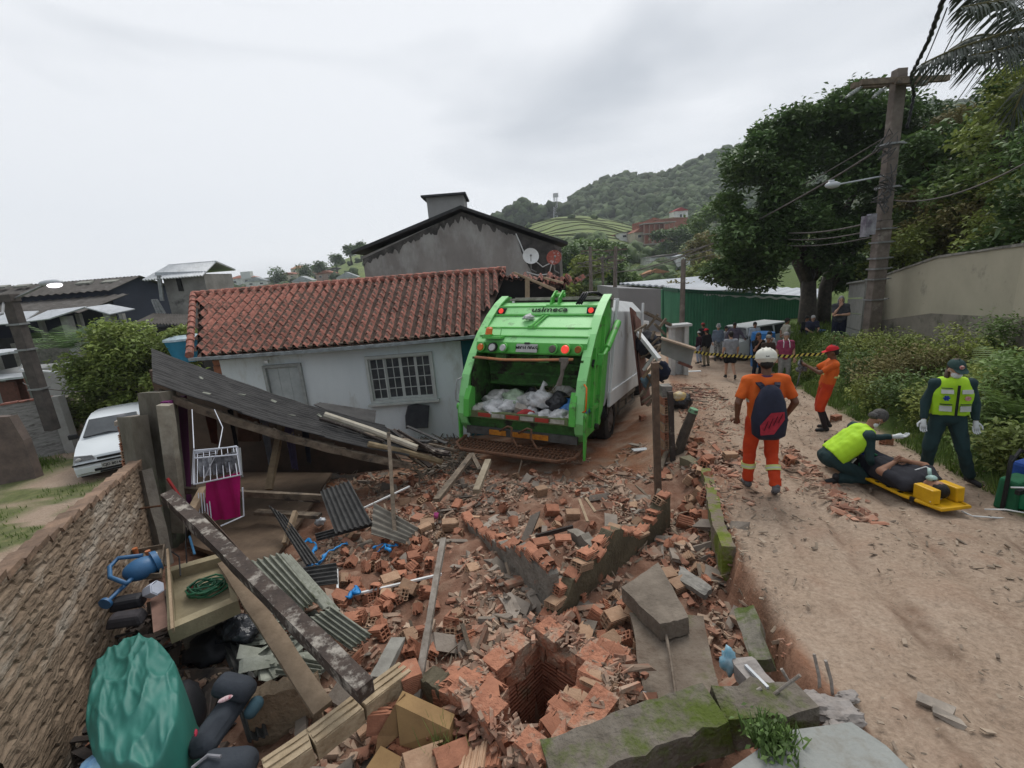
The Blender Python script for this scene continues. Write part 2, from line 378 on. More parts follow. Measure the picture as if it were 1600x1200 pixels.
def ground_mat():
 m=bpy.data.materials.new('dirt_ground');m.use_nodes=True;nt=m.node_tree;N=nt.nodes.new;L=nt.links.new;b=nt.nodes['Principled BSDF']
 b.inputs['Roughness'].default_value=.95;b.inputs['Specular IOR Level'].default_value=.15
 g=N('ShaderNodeTexCoord');a=N('ShaderNodeAttribute');a.attribute_name='zone';sp=N('ShaderNodeSeparateColor');L(a.outputs['Color'],sp.inputs[0])
 def noise(s,d=8,r=.65):
  n=N('ShaderNodeTexNoise');n.inputs['Scale'].default_value=s;n.inputs['Detail'].default_value=d;n.inputs['Roughness'].default_value=r;L(g.outputs['Object'],n.inputs['Vector']);return n.outputs[0]
 def ramp(f,*st):
  r=N('ShaderNodeValToRGB');e=r.color_ramp.elements
  while len(e)<len(st):e.new(.5)
  for q,(p,c)in zip(e,st):q.position=p;q.color=(*c,1)
  L(f,r.inputs[0]);return r.outputs[0]
 def mix(f,a_,b_):
  x=N('ShaderNodeMix');x.data_type='RGBA'
  if hasattr(f,'type'):L(f,x.inputs[0])
  else:x.inputs[0].default_value=f
  L(a_,x.inputs[6]);L(b_,x.inputs[7]);return x.outputs[2]
 road=ramp(noise(1.1),(.3,(.25,.185,.135)),(.46,(.315,.24,.18)),(.56,(.355,.275,.21)),(.7,(.385,.315,.25)))
 fine=ramp(noise(26,6,.75),(.36,(.16,.115,.08)),(.5,(.33,.24,.175)),(.64,(.47,.37,.285)))
 road=mix(.45,road,fine)
 red=ramp(noise(3),(.3,(.12,.048,.026)),(.5,(.20,.085,.045)),(.7,(.28,.15,.09)))
 red=mix(.4,red,ramp(noise(34,5,.8),(.38,(.07,.03,.018)),(.5,(.25,.11,.06)),(.64,(.42,.22,.13))))
 rub=ramp(noise(4),(.3,(.13,.065,.042)),(.5,(.20,.11,.075)),(.7,(.29,.19,.135)))
 gr=ramp(noise(4),(.35,(.045,.075,.018)),(.55,(.085,.125,.03)),(.7,(.15,.15,.06)))
 iv=N('ShaderNodeMath');iv.operation='SUBTRACT';iv.inputs[0].default_value=1;L(a.outputs['Alpha'],iv.inputs[1]);iv.use_clamp=True
 road=mix(iv.outputs[0],road,ramp(noise(12),(.35,(.13,.085,.06)),(.65,(.20,.135,.095))))  # rut lines darkened in colour, standing in for shade soft light barely gives
 c=mix(sp.outputs[0],road,red);c=mix(sp.outputs[2],c,rub);c=mix(sp.outputs[1],c,gr)
 L(c,b.inputs['Base Color'])
 v=N('ShaderNodeTexVoronoi');v.inputs['Scale'].default_value=38;L(g.outputs['Object'],v.inputs['Vector'])
 b1=N('ShaderNodeBump');b1.inputs['Strength'].default_value=.8;b1.inputs['Distance'].default_value=.03;L(noise(13,8,.7),b1.inputs['Height'])
 b2=N('ShaderNodeBump');b2.inputs['Strength'].default_value=.25;b2.inputs['Distance'].default_value=.012;L(v.outputs['Distance'],b2.inputs['Height']);L(b1.outputs[0],b2.inputs['Normal'])
 L(b2.outputs[0],b.inputs['Normal']);return m
me.materials.append(ground_mat());props(obj('ground',me),kind='structure')
# ---------- instanced-free foliage: one mesh of folded leaf quads
def leaves(pts,size,up=.5,aspect=.5,jit=.4,dirs=None,droop=0):
 """pts (N,3) -> verts, faces (folded quads), 4 verts a leaf"""
 n=len(pts);
 nr=rng.normal(size=(n,3));nr[:,2]=np.abs(nr[:,2])+up*2;nr/=np.linalg.norm(nr,axis=1)[:,None]
 a=rng.normal(size=(n,3))if dirs is None else dirs+rng.normal(size=(n,3))*.3
 a[:,2]-=droop;a-=nr*(a*nr).sum(1)[:,None];a/=np.linalg.norm(a,axis=1)[:,None]+1e-9
 b=np.cross(nr,a);s=size*(1+rng.uniform(-jit,jit,n))[:,None]
 p=np.stack([pts,pts+a*s*.5+b*s*aspect*.5+nr*s*.08,pts+a*s-nr*s*.12,pts+a*s*.5-b*s*aspect*.5+nr*s*.08],1)
 return p.reshape(-1,3)
def leafmesh(name,V4,m,rnd=None):
 n=len(V4)//4;me=bpy.data.meshes.new(name);me.vertices.add(4*n);me.vertices.foreach_set('co',V4.astype(np.float32).reshape(-1))
 me.loops.add(4*n);me.loops.foreach_set('vertex_index',np.arange(4*n));me.polygons.add(n)
 me.polygons.foreach_set('loop_start',np.arange(0,4*n,4));me.polygons.foreach_set('loop_total',np.full(n,4));me.update()
 at=me.attributes.new('rnd','FLOAT','FACE');at.data.foreach_set('value',(rng.random(n)if rnd is None else rnd).astype(np.float32))
 me.materials.append(m);return me
leaf_dk=mat('dark_leaves',(.125,.20,.06),(.075,.135,.045),s=1.2,rough=.55,bump=0,attr=.45,transl=.2,spec=.3)
leaf_md=mat('mid_leaves',(.17,.25,.07),(.10,.165,.048),s=1.2,rough=.55,bump=0,attr=.45,transl=.25,spec=.3)
leaf_lt=mat('yellow_green_leaves',(.27,.31,.08),(.17,.22,.055),s=1.0,rough=.6,bump=0,attr=.45,transl=.25,spec=.25)
leaf_ol=mat('olive_leaves',(.24,.215,.09),(.15,.135,.055),s=1.0,rough=.7,bump=0,attr=.4,transl=.2,spec=.2)
grass_m=mat('grass_blades',(.13,.19,.04),(.07,.12,.025),s=2.0,rough=.7,bump=0,attr=.4,transl=.3,spec=.2)
bark=mat('bark',(.10,.085,.068),(.05,.043,.036),s=6,bump=.8,bs=20)
def clump_pts(centers,rad,per,squash=.75,shell=True):
 out=[];sh=[]
 for c,r in zip(centers,rad):
  d=rng.normal(size=(per,3));d/=np.linalg.norm(d,axis=1)[:,None]
  rr=r*(.5+.5*rng.random(per)**.6)*np.where(rng.random(per)<.16,rng.uniform(1.05,1.55,per),1)if shell else r*rng.random(per)**.5
  p=d*rr[:,None];p[:,2]*=squash;out.append(p+c);sh.append(np.full(per,rng.random()*.6)+rng.random(per)*.4)
 return np.vstack(out),np.concatenate(sh)
def blob_centers(c,R,n,fill=.5):
 d=rng.normal(size=(n,3));d/=np.linalg.norm(d,axis=1)[:,None]
 return V(*c)+d*(fill+(1-fill)*rng.random(n)**.5)[:,None]*np.asarray(R)
def tree(name,label,base,top,R,n=40,per=220,cr=.6,leaf=.22,m=leaf_dk,trunk=.2,cat='tree',group=None,limbs=6,lean=(0,0),crownlist=None,squash=.75,aspect=.5):
 base=V(*base);t=thing(name,label,cat,base,group=group);c=V(top[0],top[1],top[2])
 mb=MB();j=base+(c-base)*.45
 tube(mb,[base-V(0,0,.2),base+(c-base)*.2+V(lean[0],lean[1],0)*.3,j],[trunk*1.2,trunk,trunk*.75],8,jit=.08)
 ce=blob_centers(c,R,n)if crownlist is None else np.vstack([blob_centers(q,r,k)for q,r,k in crownlist])
 for i in range(limbs):
  q=ce[i*(len(ce)//limbs)];mid=j+(q-j)*.5+V(0,0,.15*np.linalg.norm(q-j))
  tube(mb,[j-V(0,0,.1),mid,q],[trunk*.5,trunk*.3,trunk*.1],6)
 part('trunk',mb,bark,t,smooth=True)
 p,sh=clump_pts(ce,cr*(.7+.6*rng.random(len(ce))),per,squash)
 o=obj('crown',leafmesh('crown',leaves(p,leaf,aspect=aspect),m,sh),t);o.location=-V(*t.location)
 return t
 # ---------- hills
IC=None
def icosphere(sub):
 import bmesh
 b=bmesh.new();bmesh.ops.create_icosphere(b,subdivisions=sub,radius=1)
 v=np.array([x.co[:]for x in b.verts]);f=np.array([[x.index for x in q.verts]for q in b.faces]);b.free();return v,f
icv,icf=icosphere(2)
def mass(name,P,R,m,kind='stuff',squash=.8,rough=.42):
 """tree crowns standing close together as one mass"""
 n=len(P);k=len(icv);vv=np.zeros((n,k,3))
 for i in range(n):
  q=icv*(1+rng.uniform(-rough,rough,(k,1)));a=rng.random()*6.28;c,s=math.cos(a),math.sin(a)
  q=q@np.array([[c,-s,0],[s,c,0],[0,0,squash]])*R[i];vv[i]=q+P[i]
 ff=(icf[None]+(np.arange(n)*k)[:,None,None]).reshape(-1,3)
 me=bpy.data.meshes.new(name);me.vertices.add(n*k);me.vertices.foreach_set('co',vv.reshape(-1));me.loops.add(ff.size);me.loops.foreach_set('vertex_index',ff.reshape(-1))
 me.polygons.add(len(ff));me.polygons.foreach_set('loop_start',np.arange(0,ff.size,3));me.polygons.foreach_set('loop_total',np.full(len(ff),3));me.update()
 at=me.attributes.new('rnd','FLOAT','FACE');at.data.foreach_set('value',(np.repeat(rng.random(n),len(icf))*.7+rng.random(len(ff))*.3).astype(np.float32));me.materials.append(m)
 return props(obj(name,me),kind=kind)
def hill(name,sil,dist,foot,zfoot,mt,prof=1.0,bump=1.0,cut=None,label=None):
 pxs=np.linspace(sil[0][0],sil[-1][0],90);T_=np.linspace(0,1.35,46);P=np.zeros((46,90,3))
 for i,px in enumerate(pxs):
  py=interp(px,[a for a,b in sil],[b for a,b in sil]);r=ray(px,py);h=math.hypot(r[0],r[1]);dr=r/h
  dd=interp(px,*dist)if isinstance(dist,tuple)else dist;ff=interp(px,*foot)if isinstance(foot,tuple)else foot
  zr=CH+dr[2]*dd
  for j,t in enumerate(T_):
   R_=ff+(dd-ff)*t;k=t**prof if t<=1 else 1-(t-1)*.8
   x,y=dr[0]*R_,dr[1]*R_;z=zfoot+(zr-zfoot)*k+bump*fbm(x,y,.02,4,3)*min(1,(1.05-min(t,1.05))*3)
   P[j,i]=(x,y,z)
 f=[];
 for j in range(45):
  for i in range(89):a=j*90+i;f.append((a,a+1,a+91,a+90))
 me=bpy.data.meshes.new(name);me.from_pydata(P.reshape(-1,3).tolist(),[],f);me.materials.append(mt)
 me.polygons.foreach_set('use_smooth',[True]*len(f));me.update();props(obj(name,me),kind='structure')
 return P,T_
hill_green=mat('hill_pasture',(.17,.215,.055),(.10,.14,.036),s=.12,bump=.4,bs=.6,c3=(.05,.062,.022),s3=.25,th3=.62,dist=.5)
hill_dark=mat('hill_undergrowth',(.035,.05,.022),(.02,.032,.016),s=.1,bump=.3,bs=.5)
forest_m=mat('forest_crowns',(.085,.118,.045),(.040,.066,.030),s=.35,rough=.9,bump=1,bs=1.1,attr=.45,c3=(.085,.10,.04),s3=.05,th3=.6,dist=.6)
HP,HT=hill('forested_hill',[(300,452),(540,412),(640,395),(770,368),(790,352),(850,340),(875,338),(890,318),(930,296),(960,281),(1000,277),(1040,279),(1080,260),(1130,243),(1190,228),(1250,212),(1330,190),(1400,172),(1500,168),(1560,168),(1700,150),(1900,130),(2200,120)],430,220,-6,hill_dark,prof=1.15,bump=7)
pp=[];rr=[]
for _ in range(15000):
 i=rng.integers(18,88);t=rng.random();u=rng.random()
 j=min(44,int(t*1.06/HT[1]));
 if j*HT[1]>1.07:continue
 a=HP[j,i]*(1-u)+HP[j,i+1]*u;v_=rng.random();b_=HP[j+1,i]*(1-u)+HP[j+1,i+1]*u;q=a*(1-v_)+b_*v_
 r=2.4+3.2*rng.random()**2;pp.append(q+V(0,0,r*.45));rr.append(r)
mass('forest',np.array(pp),rr,forest_m)
GP,GT=hill('pasture_hill',[(560,470),(700,425),(780,372),(830,350),(870,339),(910,336),(960,345),(1010,360),(1070,368),(1160,380),(1300,372),(1420,340),(1500,330),(1700,300)],240,125,-5,hill_green,prof=.85,bump=1.8)
tm=MB()
for k in range(11):
 t0=.42+.052*k+.004*rng.normal()
 pts=[]
 for i in range(14,52):
  j=t0*(1+.04*math.sin(i*.5+k))/GT[1];j0=min(43,int(j));fr=j-j0;q=GP[j0,i]*(1-fr)+GP[j0+1,i]*fr;pts.append(q+V(0,0,.12))
 a=int(rng.integers(0,8));b=int(rng.integers(20,36));tube(tm,pts[a:b],.2,5,jit=.3)
props(obj('cattle_terraces',mesh_of(tm,mat('terrace_earth',(.075,.085,.03),(.045,.05,.02),s=.5),name='cattle_terraces')),kind='structure')
pp=[];rr=[]
for _ in range(4200):
 i=rng.integers(20,88);t=rng.random()**1.2
 px=560+(1700-560)*i/89
 if px<1040 and(t>.42 and not(t>.9 and rng.random()<.03)):continue
 if px>=1040 and rng.random()<.25:continue
 j=min(44,int(t/GT[1]));u=rng.random();q=GP[j,i]*(1-u)+GP[j,i+1]*u
 p_=proj(q)
 if 948<p_[0]<1085 and 330<p_[1]<432 and rng.random()<.88:continue
 r=1.5+2.4*rng.random()**2;pp.append(q+V(0,0,r*.4));rr.append(r)
mass('hillside_trees',np.array(pp),rr,mat('hillside_crowns',(.085,.125,.035),(.045,.075,.024),s=.5,rough=.8,bump=.6,bs=2.5,attr=.5,dist=.4))
pp=[];rr=[]
for k in range(150):
 px=775+rng.random()*115;r=2.6+2.6*rng.random();top=interp(px,[775,795,820,840,862,885],[340,328,318,328,322,322])
 q=D(px,top+rng.random()*28,330+rng.random()*30);pp.append(q);rr.append(r)
mass('saddle_trees',np.array(pp),rr,forest_m)
LP,LT=hill('village_ridge',[(150,480),(240,462),(320,446),(400,441),(470,434),(505,425),(530,408),(560,396),(600,392),(700,400)],330,120,-4,hill_green,prof=1.0,bump=1)
pp=[];rr=[]
for _ in range(330):
 i=rng.integers(2,88);t=rng.random();j=min(44,int(t/LT[1]));q=LP[j,i];r=1+1.5*rng.random();
 px=proj(q)[0]
 if 520<px<575 and rng.random()<.6:continue
 pp.append(q+V(0,0,r*.5));rr.append(r)
mass('village_trees',np.array(pp),rr,mat('village_crowns',(.055,.08,.03),(.03,.05,.02),s=.5,rough=.8,bump=.5,bs=2,attr=.5,dist=.4))
# ---------- the pale blue house with the clay tile roof
tile_m=mat('clay_roof_tile',(.37,.15,.11),(.26,.10,.075),s=7,bump=.4,bs=50,rnd=.18,c3=(.085,.058,.045),s3=6,th3=.56)
pan_m=mat('dark_tile_pan',(.12,.068,.05),(.055,.04,.033),s=9,bump=.5,bs=50,rnd=.2)  # tile channels coloured darker than the raised barrels
wall_blue=mat('pale_blue_wall',(.68,.73,.745),(.61,.66,.675),s=1.2,rough=.8,bump=.2,bs=60,c3=(.50,.52,.50),s3=1.6,th3=.60,stretch=(1,1,.35))
EL,ER=D(297,560,11.0),D(748,523,11.0);RL,RR=D(301,455,14.0),D(790,430,14.0)
zE=(EL[2]+ER[2])/2;zR=(RL[2]+RR[2])/2;EL[2]=ER[2]=zE;RL[2]=RR[2]=zR
H=thing('blue_house','pale blue rendered house with a mossy red clay tile roof behind the garbage truck','house',((EL[0]+ER[0])/2,12,-.8))
wy=11.4;zw=zE+.12;zb=-1.3
wl=MB();xa=D(345,575,wy)[0];xb=D(722,560,wy)[0];xc=D(760,560,wy)[0]+1.2
wn=[D(571,560,wy),D(676,548,wy),D(583,630,wy),D(680,620,wy)]
wx0,wx1=(wn[0][0]+wn[2][0])/2,(wn[1][0]+wn[3][0])/2;wz1=(wn[0][2]+wn[1][2])/2;wz0=(wn[2][2]+wn[3][2])/2
sx0,sx1=D(410,572,wy)[0]+.02,D(470,566,wy)[0];sz1=D(440,569,wy)[2];sz0=sz1-1.5
def wbox(mb,x0,x1,z0,z1,y0=wy,y1=wy+.15,mi=0):box(mb,((x0+x1)/2,(y0+y1)/2,(z0+z1)/2),(x1-x0,y1-y0,z1-z0),mi=mi)
wbox(wl,xa,sx0,zb,zw);wbox(wl,sx0,sx1,zb,sz0);wbox(wl,sx0,sx1,sz1,zw);wbox(wl,sx1,wx0,zb,zw)
wbox(wl,wx0,wx1,zb,wz0);wbox(wl,wx0,wx1,wz1,zw);wbox(wl,wx1,xb,zb,zw)
box(wl,(xa+.075,wy+3.5,(zb+zw)/2),(.15,6.6,zw-zb));box(wl,(xb+.9,wy+3.5,(zb+zw)/2+.05),(.15,6.6,zw-zb))
part('wall',wl,wall_blue,H)
tb=MB();wbox(tb,xb,xb+1.05,zb,zw,wy+.06,wy+.2);part('wall',tb,mat('teal_wall',(.02,.10,.13),(.015,.08,.10),bump=.1),H,label='dark teal wall strip beside the truck')
sb_=MB()
for i in range(7):box(sb_,(xa-.09+rng.normal()*.01,wy+.1,zw-.12-.2*i),(.2,.16,.185),jit=.01)
part('wall',sb_,brick_m,H,label='bare brick pier at the left end of the wall')
ib=MB();box(ib,((xa+xb)/2,wy+2.2,.3),(xb-xa-.5,.1,3.0));part('room',ib,dark_void,H)
roof=obj('roof',None,None);bpy.data.objects.remove(roof)
rb=MB();prism(rb,[EL+V(.1,.1,-.06),ER+V(0,.1,-.06),RR+V(0,0,-.07),RL+V(.1,0,-.07)],(0,0,-.05))
prism(rb,[RL+V(.1,0,-.07),RR+V(0,0,-.07),RR+V(0,3.4,-1.55),RL+V(.1,3.4,-1.55)],(0,0,-.05))
roof=part('roof',rb,mat('roof_deck',(.07,.05,.04)),H)
def tile_mesh(w,ln,seed):
 mb=MB();r_=np.random.default_rng(seed);vs=[];fs=[];prof=[(-.5,-.01),(-.38,-.05),(-.24,-.06),(-.12,-.035),(-.07,.015),(.02,.07),(.13,.09),(.24,.072),(.33,.018),(.42,-.012),(.5,-.02)]
 m=len(prof)
 for k,(t,dz,sc)in enumerate([(0,.014,1.06),(.5,.007,1.0),(1,0,.94)]):
  for x,z in prof:vs.append((x*w,t*ln,z*sc+dz))
 for k,(t,dz)in enumerate([(0,.008),(1,-.012)]):
  for x,z in prof:vs.append((x*w,t*ln,z+dz-.004))
 for k in range(2):
  for i in range(m-1):a=k*m+i;fs.append((a,a+1,a+m+1,a+m))
 for i in range(m-1):fs.append((i,3*m+i,3*m+i+1,i+1))
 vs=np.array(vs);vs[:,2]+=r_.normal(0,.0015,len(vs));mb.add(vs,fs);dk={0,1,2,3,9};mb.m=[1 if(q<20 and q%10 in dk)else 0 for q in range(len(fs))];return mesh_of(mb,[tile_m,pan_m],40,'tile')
sp=.243;nrow=12;sl_=np.linalg.norm([3.0,zR-zE]);ang=math.atan2(zR-zE,3.0);step=sl_/nrow
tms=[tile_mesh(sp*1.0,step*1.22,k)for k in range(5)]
cells=[]
x0=RL[0];ncol=int((RR[0]-RL[0])/sp)+1
for i in range(ncol):
 for j in range(nrow):
  t=(j+.0)/nrow;x=x0+sp*(i+.5);xl_=EL[0]+(RL[0]-EL[0])*t;xr_=ER[0]+(RR[0]-ER[0])*t
  if x<xl_+.1 or x>xr_-.02:continue
  cells.append((x,11.0+3.0*t,zE+(zR-zE)*t+.035))
cells.sort(key=lambda c:c[0]**2+c[1]**2+(c[2]-CH)**2)
far=MB();Rt=rot(0,0,ang)
for k,c in enumerate(cells):
 p=V(*c)+V(rng.normal()*.006,0,rng.normal()*.004)
 if k<300:
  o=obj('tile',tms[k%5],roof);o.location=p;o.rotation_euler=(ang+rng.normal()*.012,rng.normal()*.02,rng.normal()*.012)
 else:
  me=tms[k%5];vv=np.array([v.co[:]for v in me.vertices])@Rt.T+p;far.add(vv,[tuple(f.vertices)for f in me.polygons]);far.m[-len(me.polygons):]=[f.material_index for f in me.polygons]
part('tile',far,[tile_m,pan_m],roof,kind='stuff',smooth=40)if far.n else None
vb=MB()
for j in range(11):
 t=j/11;a=EL+(RL-EL)*t;b=EL+(RL-EL)*(t+1.12/11);tube(vb,[a+V(0,0,.07),b+V(0,0,.05)],[.095,.08],8)
n=38
for j in range(n):
 t=j/n;a=RL+(RR-RL)*t;b=RL+(RR-RL)*(t+1.1/n);tube(vb,[a+V(0,0,.045),b+V(0,0,.03)],[.10,.088],8)
part('ridge_capping',vb,tile_m,roof,smooth=40)
gb=MB();beam(gb,EL+V(0,-.03,-.03),ER+V(0,-.03,-.03),.09,.075,seg=14,jit=.004,bend=-.03)
part('gutter',gb,mat('gutter_paint',(.28,.31,.32),(.16,.17,.17),s=7,bump=.2),H)
fb=MB();beam(fb,EL+V(.1,.12,-.06),ER+V(0,.12,-.06),.04,.12);beam(fb,(xa,wy-.2,zw-.06),(xb,wy-.2,zw-.06),.34,.03);part('fascia',fb,wood_old,H)
p=D(417,565,11.2);lb=MB();box(lb,p,(.08,.10,.07));part('junction_box',lb,white_p,H)
wf=mat('window_paint',(.50,.52,.50),(.42,.44,.42),s=6,rough=.6,bump=.15)
wb=MB();fw=.07
for x in(wx0+fw/2-.02,wx1-fw/2+.02):box(wb,(x,wy-.01,(wz0+wz1)/2),(fw,.13,wz1-wz0+.04))
for z in(wz0+fw/2-.02,wz1-fw/2+.02):box(wb,((wx0+wx1)/2,wy-.012,z),(wx1-wx0+.03-fw,.12,fw))
win=part('window',wb,wf,H)
sl=MB();box(sl,((wx0+wx1)/2,wy-.05,wz0-.05),(wx1-wx0+.16,.2,.05));part('sill',sl,wf,win)
iw=(wx1-wx0-2*fw+.04)/4;ix=wx0+fw-.02;z0,z1=wz0+fw-.02,wz1-fw+.02;gm=MB()
for k in range(4):
 xa_=ix+k*iw;yy=wy+.03+(.035 if k in(1,2)else 0)
 for x in(xa_+.018,xa_+iw-.018):box(gm,(x,yy,(z0+z1)/2),(.036,.03,z1-z0))
 for z in(z0+.02,z1-.02):box(gm,(xa_+iw/2,yy-.001,z),(iw-.07,.028,.04))
 box(gm,(xa_+iw/2,yy,(z0+z1)/2),(.018,.024,z1-z0-.08))
 for q in(1,2,3):box(gm,(xa_+iw/2,yy+.001,z0+(z1-z0)*q/4),(iw-.07,.02,.018))
 for q in range(4):
  for s in(-1,1):
   pb=MB();box(pb,(xa_+iw/2+s*(iw-.054)/4,yy+.006,z0+(z1-z0)*(q+.5)/4),((iw-.07)/2-.01,.006,(z1-z0)/4-.02));part('pane',pb,glass_p,win)
part('glazing_bars',gm,wf,win)
db=MB();dz=.11*0
for x in(sx0+.03,sx1-.03):box(db,(x,wy-.01,(sz0+sz1)/2),(.07,.12,sz1-sz0))
box(db,((sx0+sx1)/2,wy-.01,sz1-.03),(sx1-sx0-.13,.118,.07))
sh=part('shutter',db,mat('shutter_frame',(.36,.38,.37),(.27,.28,.27),s=6,bump=.2),H)
for k in range(3):
 qb=MB();w_=(sx1-sx0-.14)/3;box(qb,(sx0+.07+w_*(k+.5),wy+.02,(sz0+sz1)/2-.04),(w_-.006,.03,sz1-sz0-.08));part('board',qb,mat('shutter_boards',(.43,.46,.46),(.33,.36,.36),s=4,bump=.2),sh)
RU=thing('ruined_roof','broken end of the tiled roof with a dark gap, right of the blue house','roof',D(830,445,13.2))
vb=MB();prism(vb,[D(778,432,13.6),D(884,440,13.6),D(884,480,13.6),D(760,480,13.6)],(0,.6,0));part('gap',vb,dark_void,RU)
tm2=[]
for k in range(15):
 px=780+k*7.6;p=D(px,434+k*.55+rng.normal()*1.2,13.45)
 o=obj('tile',tms[k%5],RU);o.location=p-V(*RU.location);o.rotation_euler=(ang*.5+rng.normal()*.2,rng.normal()*.2,rng.normal()*.25)
for k in range(12):
 p=D(846+k*5+rng.normal()*2,440+rng.random()*9,13.1);o=obj('tile',tms[k%5],RU);o.location=p-V(*RU.location);o.rotation_euler=(.3+rng.normal()*.3,rng.normal()*.3,-.5+rng.normal()*.3)
for a,b in(((803,426),(868,452)),((812,430),(876,458)),((850,434),(880,442))):
 bb=MB();beam(bb,D(*a,12.9),D(*b,12.6),.05,.05);part('batten',bb,wood_pale,RU)
bb=MB();beam(bb,D(824,436,13),D(824,470,13),.16,.12);part('post',bb,wood_pale,RU)
pb=MB();prism(pb,[D(634,670,11.0),D(669,669,11.0),D(671,634,11.25),D(650,631,11.25),D(637,634,11.25),D(633,650,11.2)],(0,.03,0))
solo('leaning_sheet',pb,mat('black_sheet',(.035,.036,.04),(.02,.02,.024),bump=.3),'black square sheet leaning against the pale blue wall below the window','panel',bevel=.006)
tkm=mat('blue_tank',(.03,.22,.36),(.025,.18,.30),rough=.5,bump=.1)
p=D(303,556,15.2);tk=thing('water_tank','light blue water tank with a pale lid behind the left end of the tiled roof','water tank',p)
mb=MB();tube(mb,[p+V(-.15,0,-.15),p+V(-.15,0,.55)],[.42,.58],20);part('body',mb,tkm,tk,smooth=40)
mb=MB();tube(mb,[p+V(-.15,0,.555),p+V(-.15,0,.62),p+V(-.15,0,.72)],[.62,.6,.3],20);part('lid',mb,mat('tank_lid',(.45,.55,.6)),tk,smooth=40)
# ---------- grey gable building behind
gy=24.0;gx=lambda px,py:D(px,py,gy)
GB=thing('gable_building','tall bare grey rendered building with a black-stained gable and boxy chimney','building',(gx(720,440)[0],gy,-1))
a,b_,c=gx(553,397),gx(721,327),gx(886,383);wA=gx(566,400)[0];wC=gx(878,400)[0]
gplaster=mat('stained_render',(.30,.28,.26),(.19,.172,.16),s=.5,rough=.9,bump=.5,bs=8,c3=(.36,.35,.33),s3=.35,th3=.55,stretch=(1,1,.45),detail=8)
mb=MB();zA=a[2]-.15;prism(mb,[(wA,gy,-1.5),(wC,gy,-1.5),(wC,gy,c[2]-.1),(b_[0],gy,b_[2]-.15),(wA,gy,zA)],(0,11,0));part('wall',mb,gplaster,GB)
mm=mat('black_mould',(.04,.038,.036),(.10,.093,.087),s=2.2,rough=.95,bump=.3,bs=9,c3=(.16,.15,.14),s3=1.6,th3=.6)
mb=MB();
q1=V(gx(803,372)[0],gy,gx(803,372)[2]);
prism(mb,[(gx(838,440)[0],gy-.012,gx(838,440)[2]),(gx(876,440)[0],gy-.012,gx(876,440)[2]),(wC-.15,gy-.012,c[2]+.0),(gx(806,362)[0],gy-.012,gx(806,362)[2]),(gx(815,395)[0],gy-.012,gx(815,395)[2])],(0,.01,0))
def band(p,q,n=70,w=.62):
 pts=[];bt=[]
 for i in range(n+1):
  t=i/n;r=p+(q-p)*t;pts.append((r[0],gy-.02,r[2]-.12));bt.append((r[0],gy-.02,r[2]-.12-w*(.25+.9*abs(fbm(r[0],3,2.6,4,8)))))
 for i in range(n):prism(mb,[pts[i],bt[i],bt[i+1],pts[i+1]],(0,.01,0))
band(V(wA,0,zA),b_);band(b_,V(wC,0,c[2]));part('mould_stain',mb,mm,GB)
mb=MB();t_=.14
for p,q in((a,b_),(b_,c)):
 prism(mb,[(p[0],gy-.35,p[2]),(q[0],gy-.35,q[2]),(q[0],gy-.35,q[2]+t_),(p[0],gy-.35,p[2]+t_)],(0,11.8,0))
part('roof',mb,mat('roof_edge',(.05,.05,.052),(.03,.03,.03),s=3,bump=.4),GB)
k0,k1=D(657,309,26),D(724,309,26);kz=D(690,352,26)[2]
mb=MB();box(mb,((k0[0]+k1[0])/2+.15,27.3,(k0[2]+kz)/2-.6),(k1[0]-k0[0]-.3,2.6,k0[2]-kz+1.2));ch=part('chimney',mb,mat('grey_render',(.32,.31,.30),(.26,.25,.24),s=1,bump=.2),GB)
mb=MB();box(mb,((k0[0]+k1[0])/2+.1,27.2,k0[2]+.03),(k1[0]-k0[0]+.1,2.9,.1));part('capping',mb,mat('dark_flashing',(.06,.06,.065)),ch)
def dish(px,py,r,mt,label,tilt):
 p=D(px,py,gy-.7);t=thing('satellite_dish',label,'satellite dish',p,group=None)
 mb=MB();R_=rot(tilt,0,math.radians(-20));vs=[];fs=[];n=20
 for i in range(6):
  q=i/5*r
  for j in range(n):an=2*math.pi*j/n;vs.append((math.cos(an)*q,.25*q*q/r-.1*r*0,math.sin(an)*q))
 for i in range(5):
  for j in range(n):fs.append((i*n+j,(i+1)*n+j,(i+1)*n+(j+1)%n,i*n+(j+1)%n))
 v=np.array(vs);v[:,1]*=-1;v2=v+V(0,.02,0);mb.add(np.vstack([v,v2])@R_.T+p,fs+[tuple(len(v)+k for k in f[::-1])for f in fs]);part('reflector',mb,mt,t,smooth=True)
 mb=MB();tube(mb,[p+V(0,0,-r*.9),p+V(0,-.45*r/.5,.05)],.018,5);ell(mb,p+V(0,-.45*r/.5,.05),.06,8);part('feed_arm',mb,steel,t)
 mb=MB();tube(mb,[p+V(0,.02,0),p+V(.0,.15,-.6),p+V(.25,.5,-.75),p+V(.25,.7,-.75)],.035,6);part('bracket',mb,steel,t)
dish(829,401,.40,mat('dish_white',(.68,.68,.66),(.60,.60,.58),bump=.05),'clean white satellite dish on the blackened gable wall, left of the rusty one',.1)
dish(866,403,.37,mat('dish_rust',(.38,.10,.07),(.26,.07,.05),s=4,bump=.2,c3=(.6,.57,.55),s3=5,th3=.62),'red rusty peeling satellite dish on the blackened gable wall',-.25)
cb=MB();tube(cb,[D(806,365,gy-.1),D(812,378,gy-.15),D(820,398,gy-.2)],.03,5);tube(cb,[D(838,409,gy-.2),D(848,417,gy-.25),D(860,411,gy-.2)],.03,5);tube(cb,[D(823,425,gy-.2),D(840,430,gy-.25),D(858,428,gy-.2),D(862,412,gy-.2)],.03,5)
solo('antenna_cable',cb,white_p,'pale cable looping between the two dishes on the black gable wall','cable')
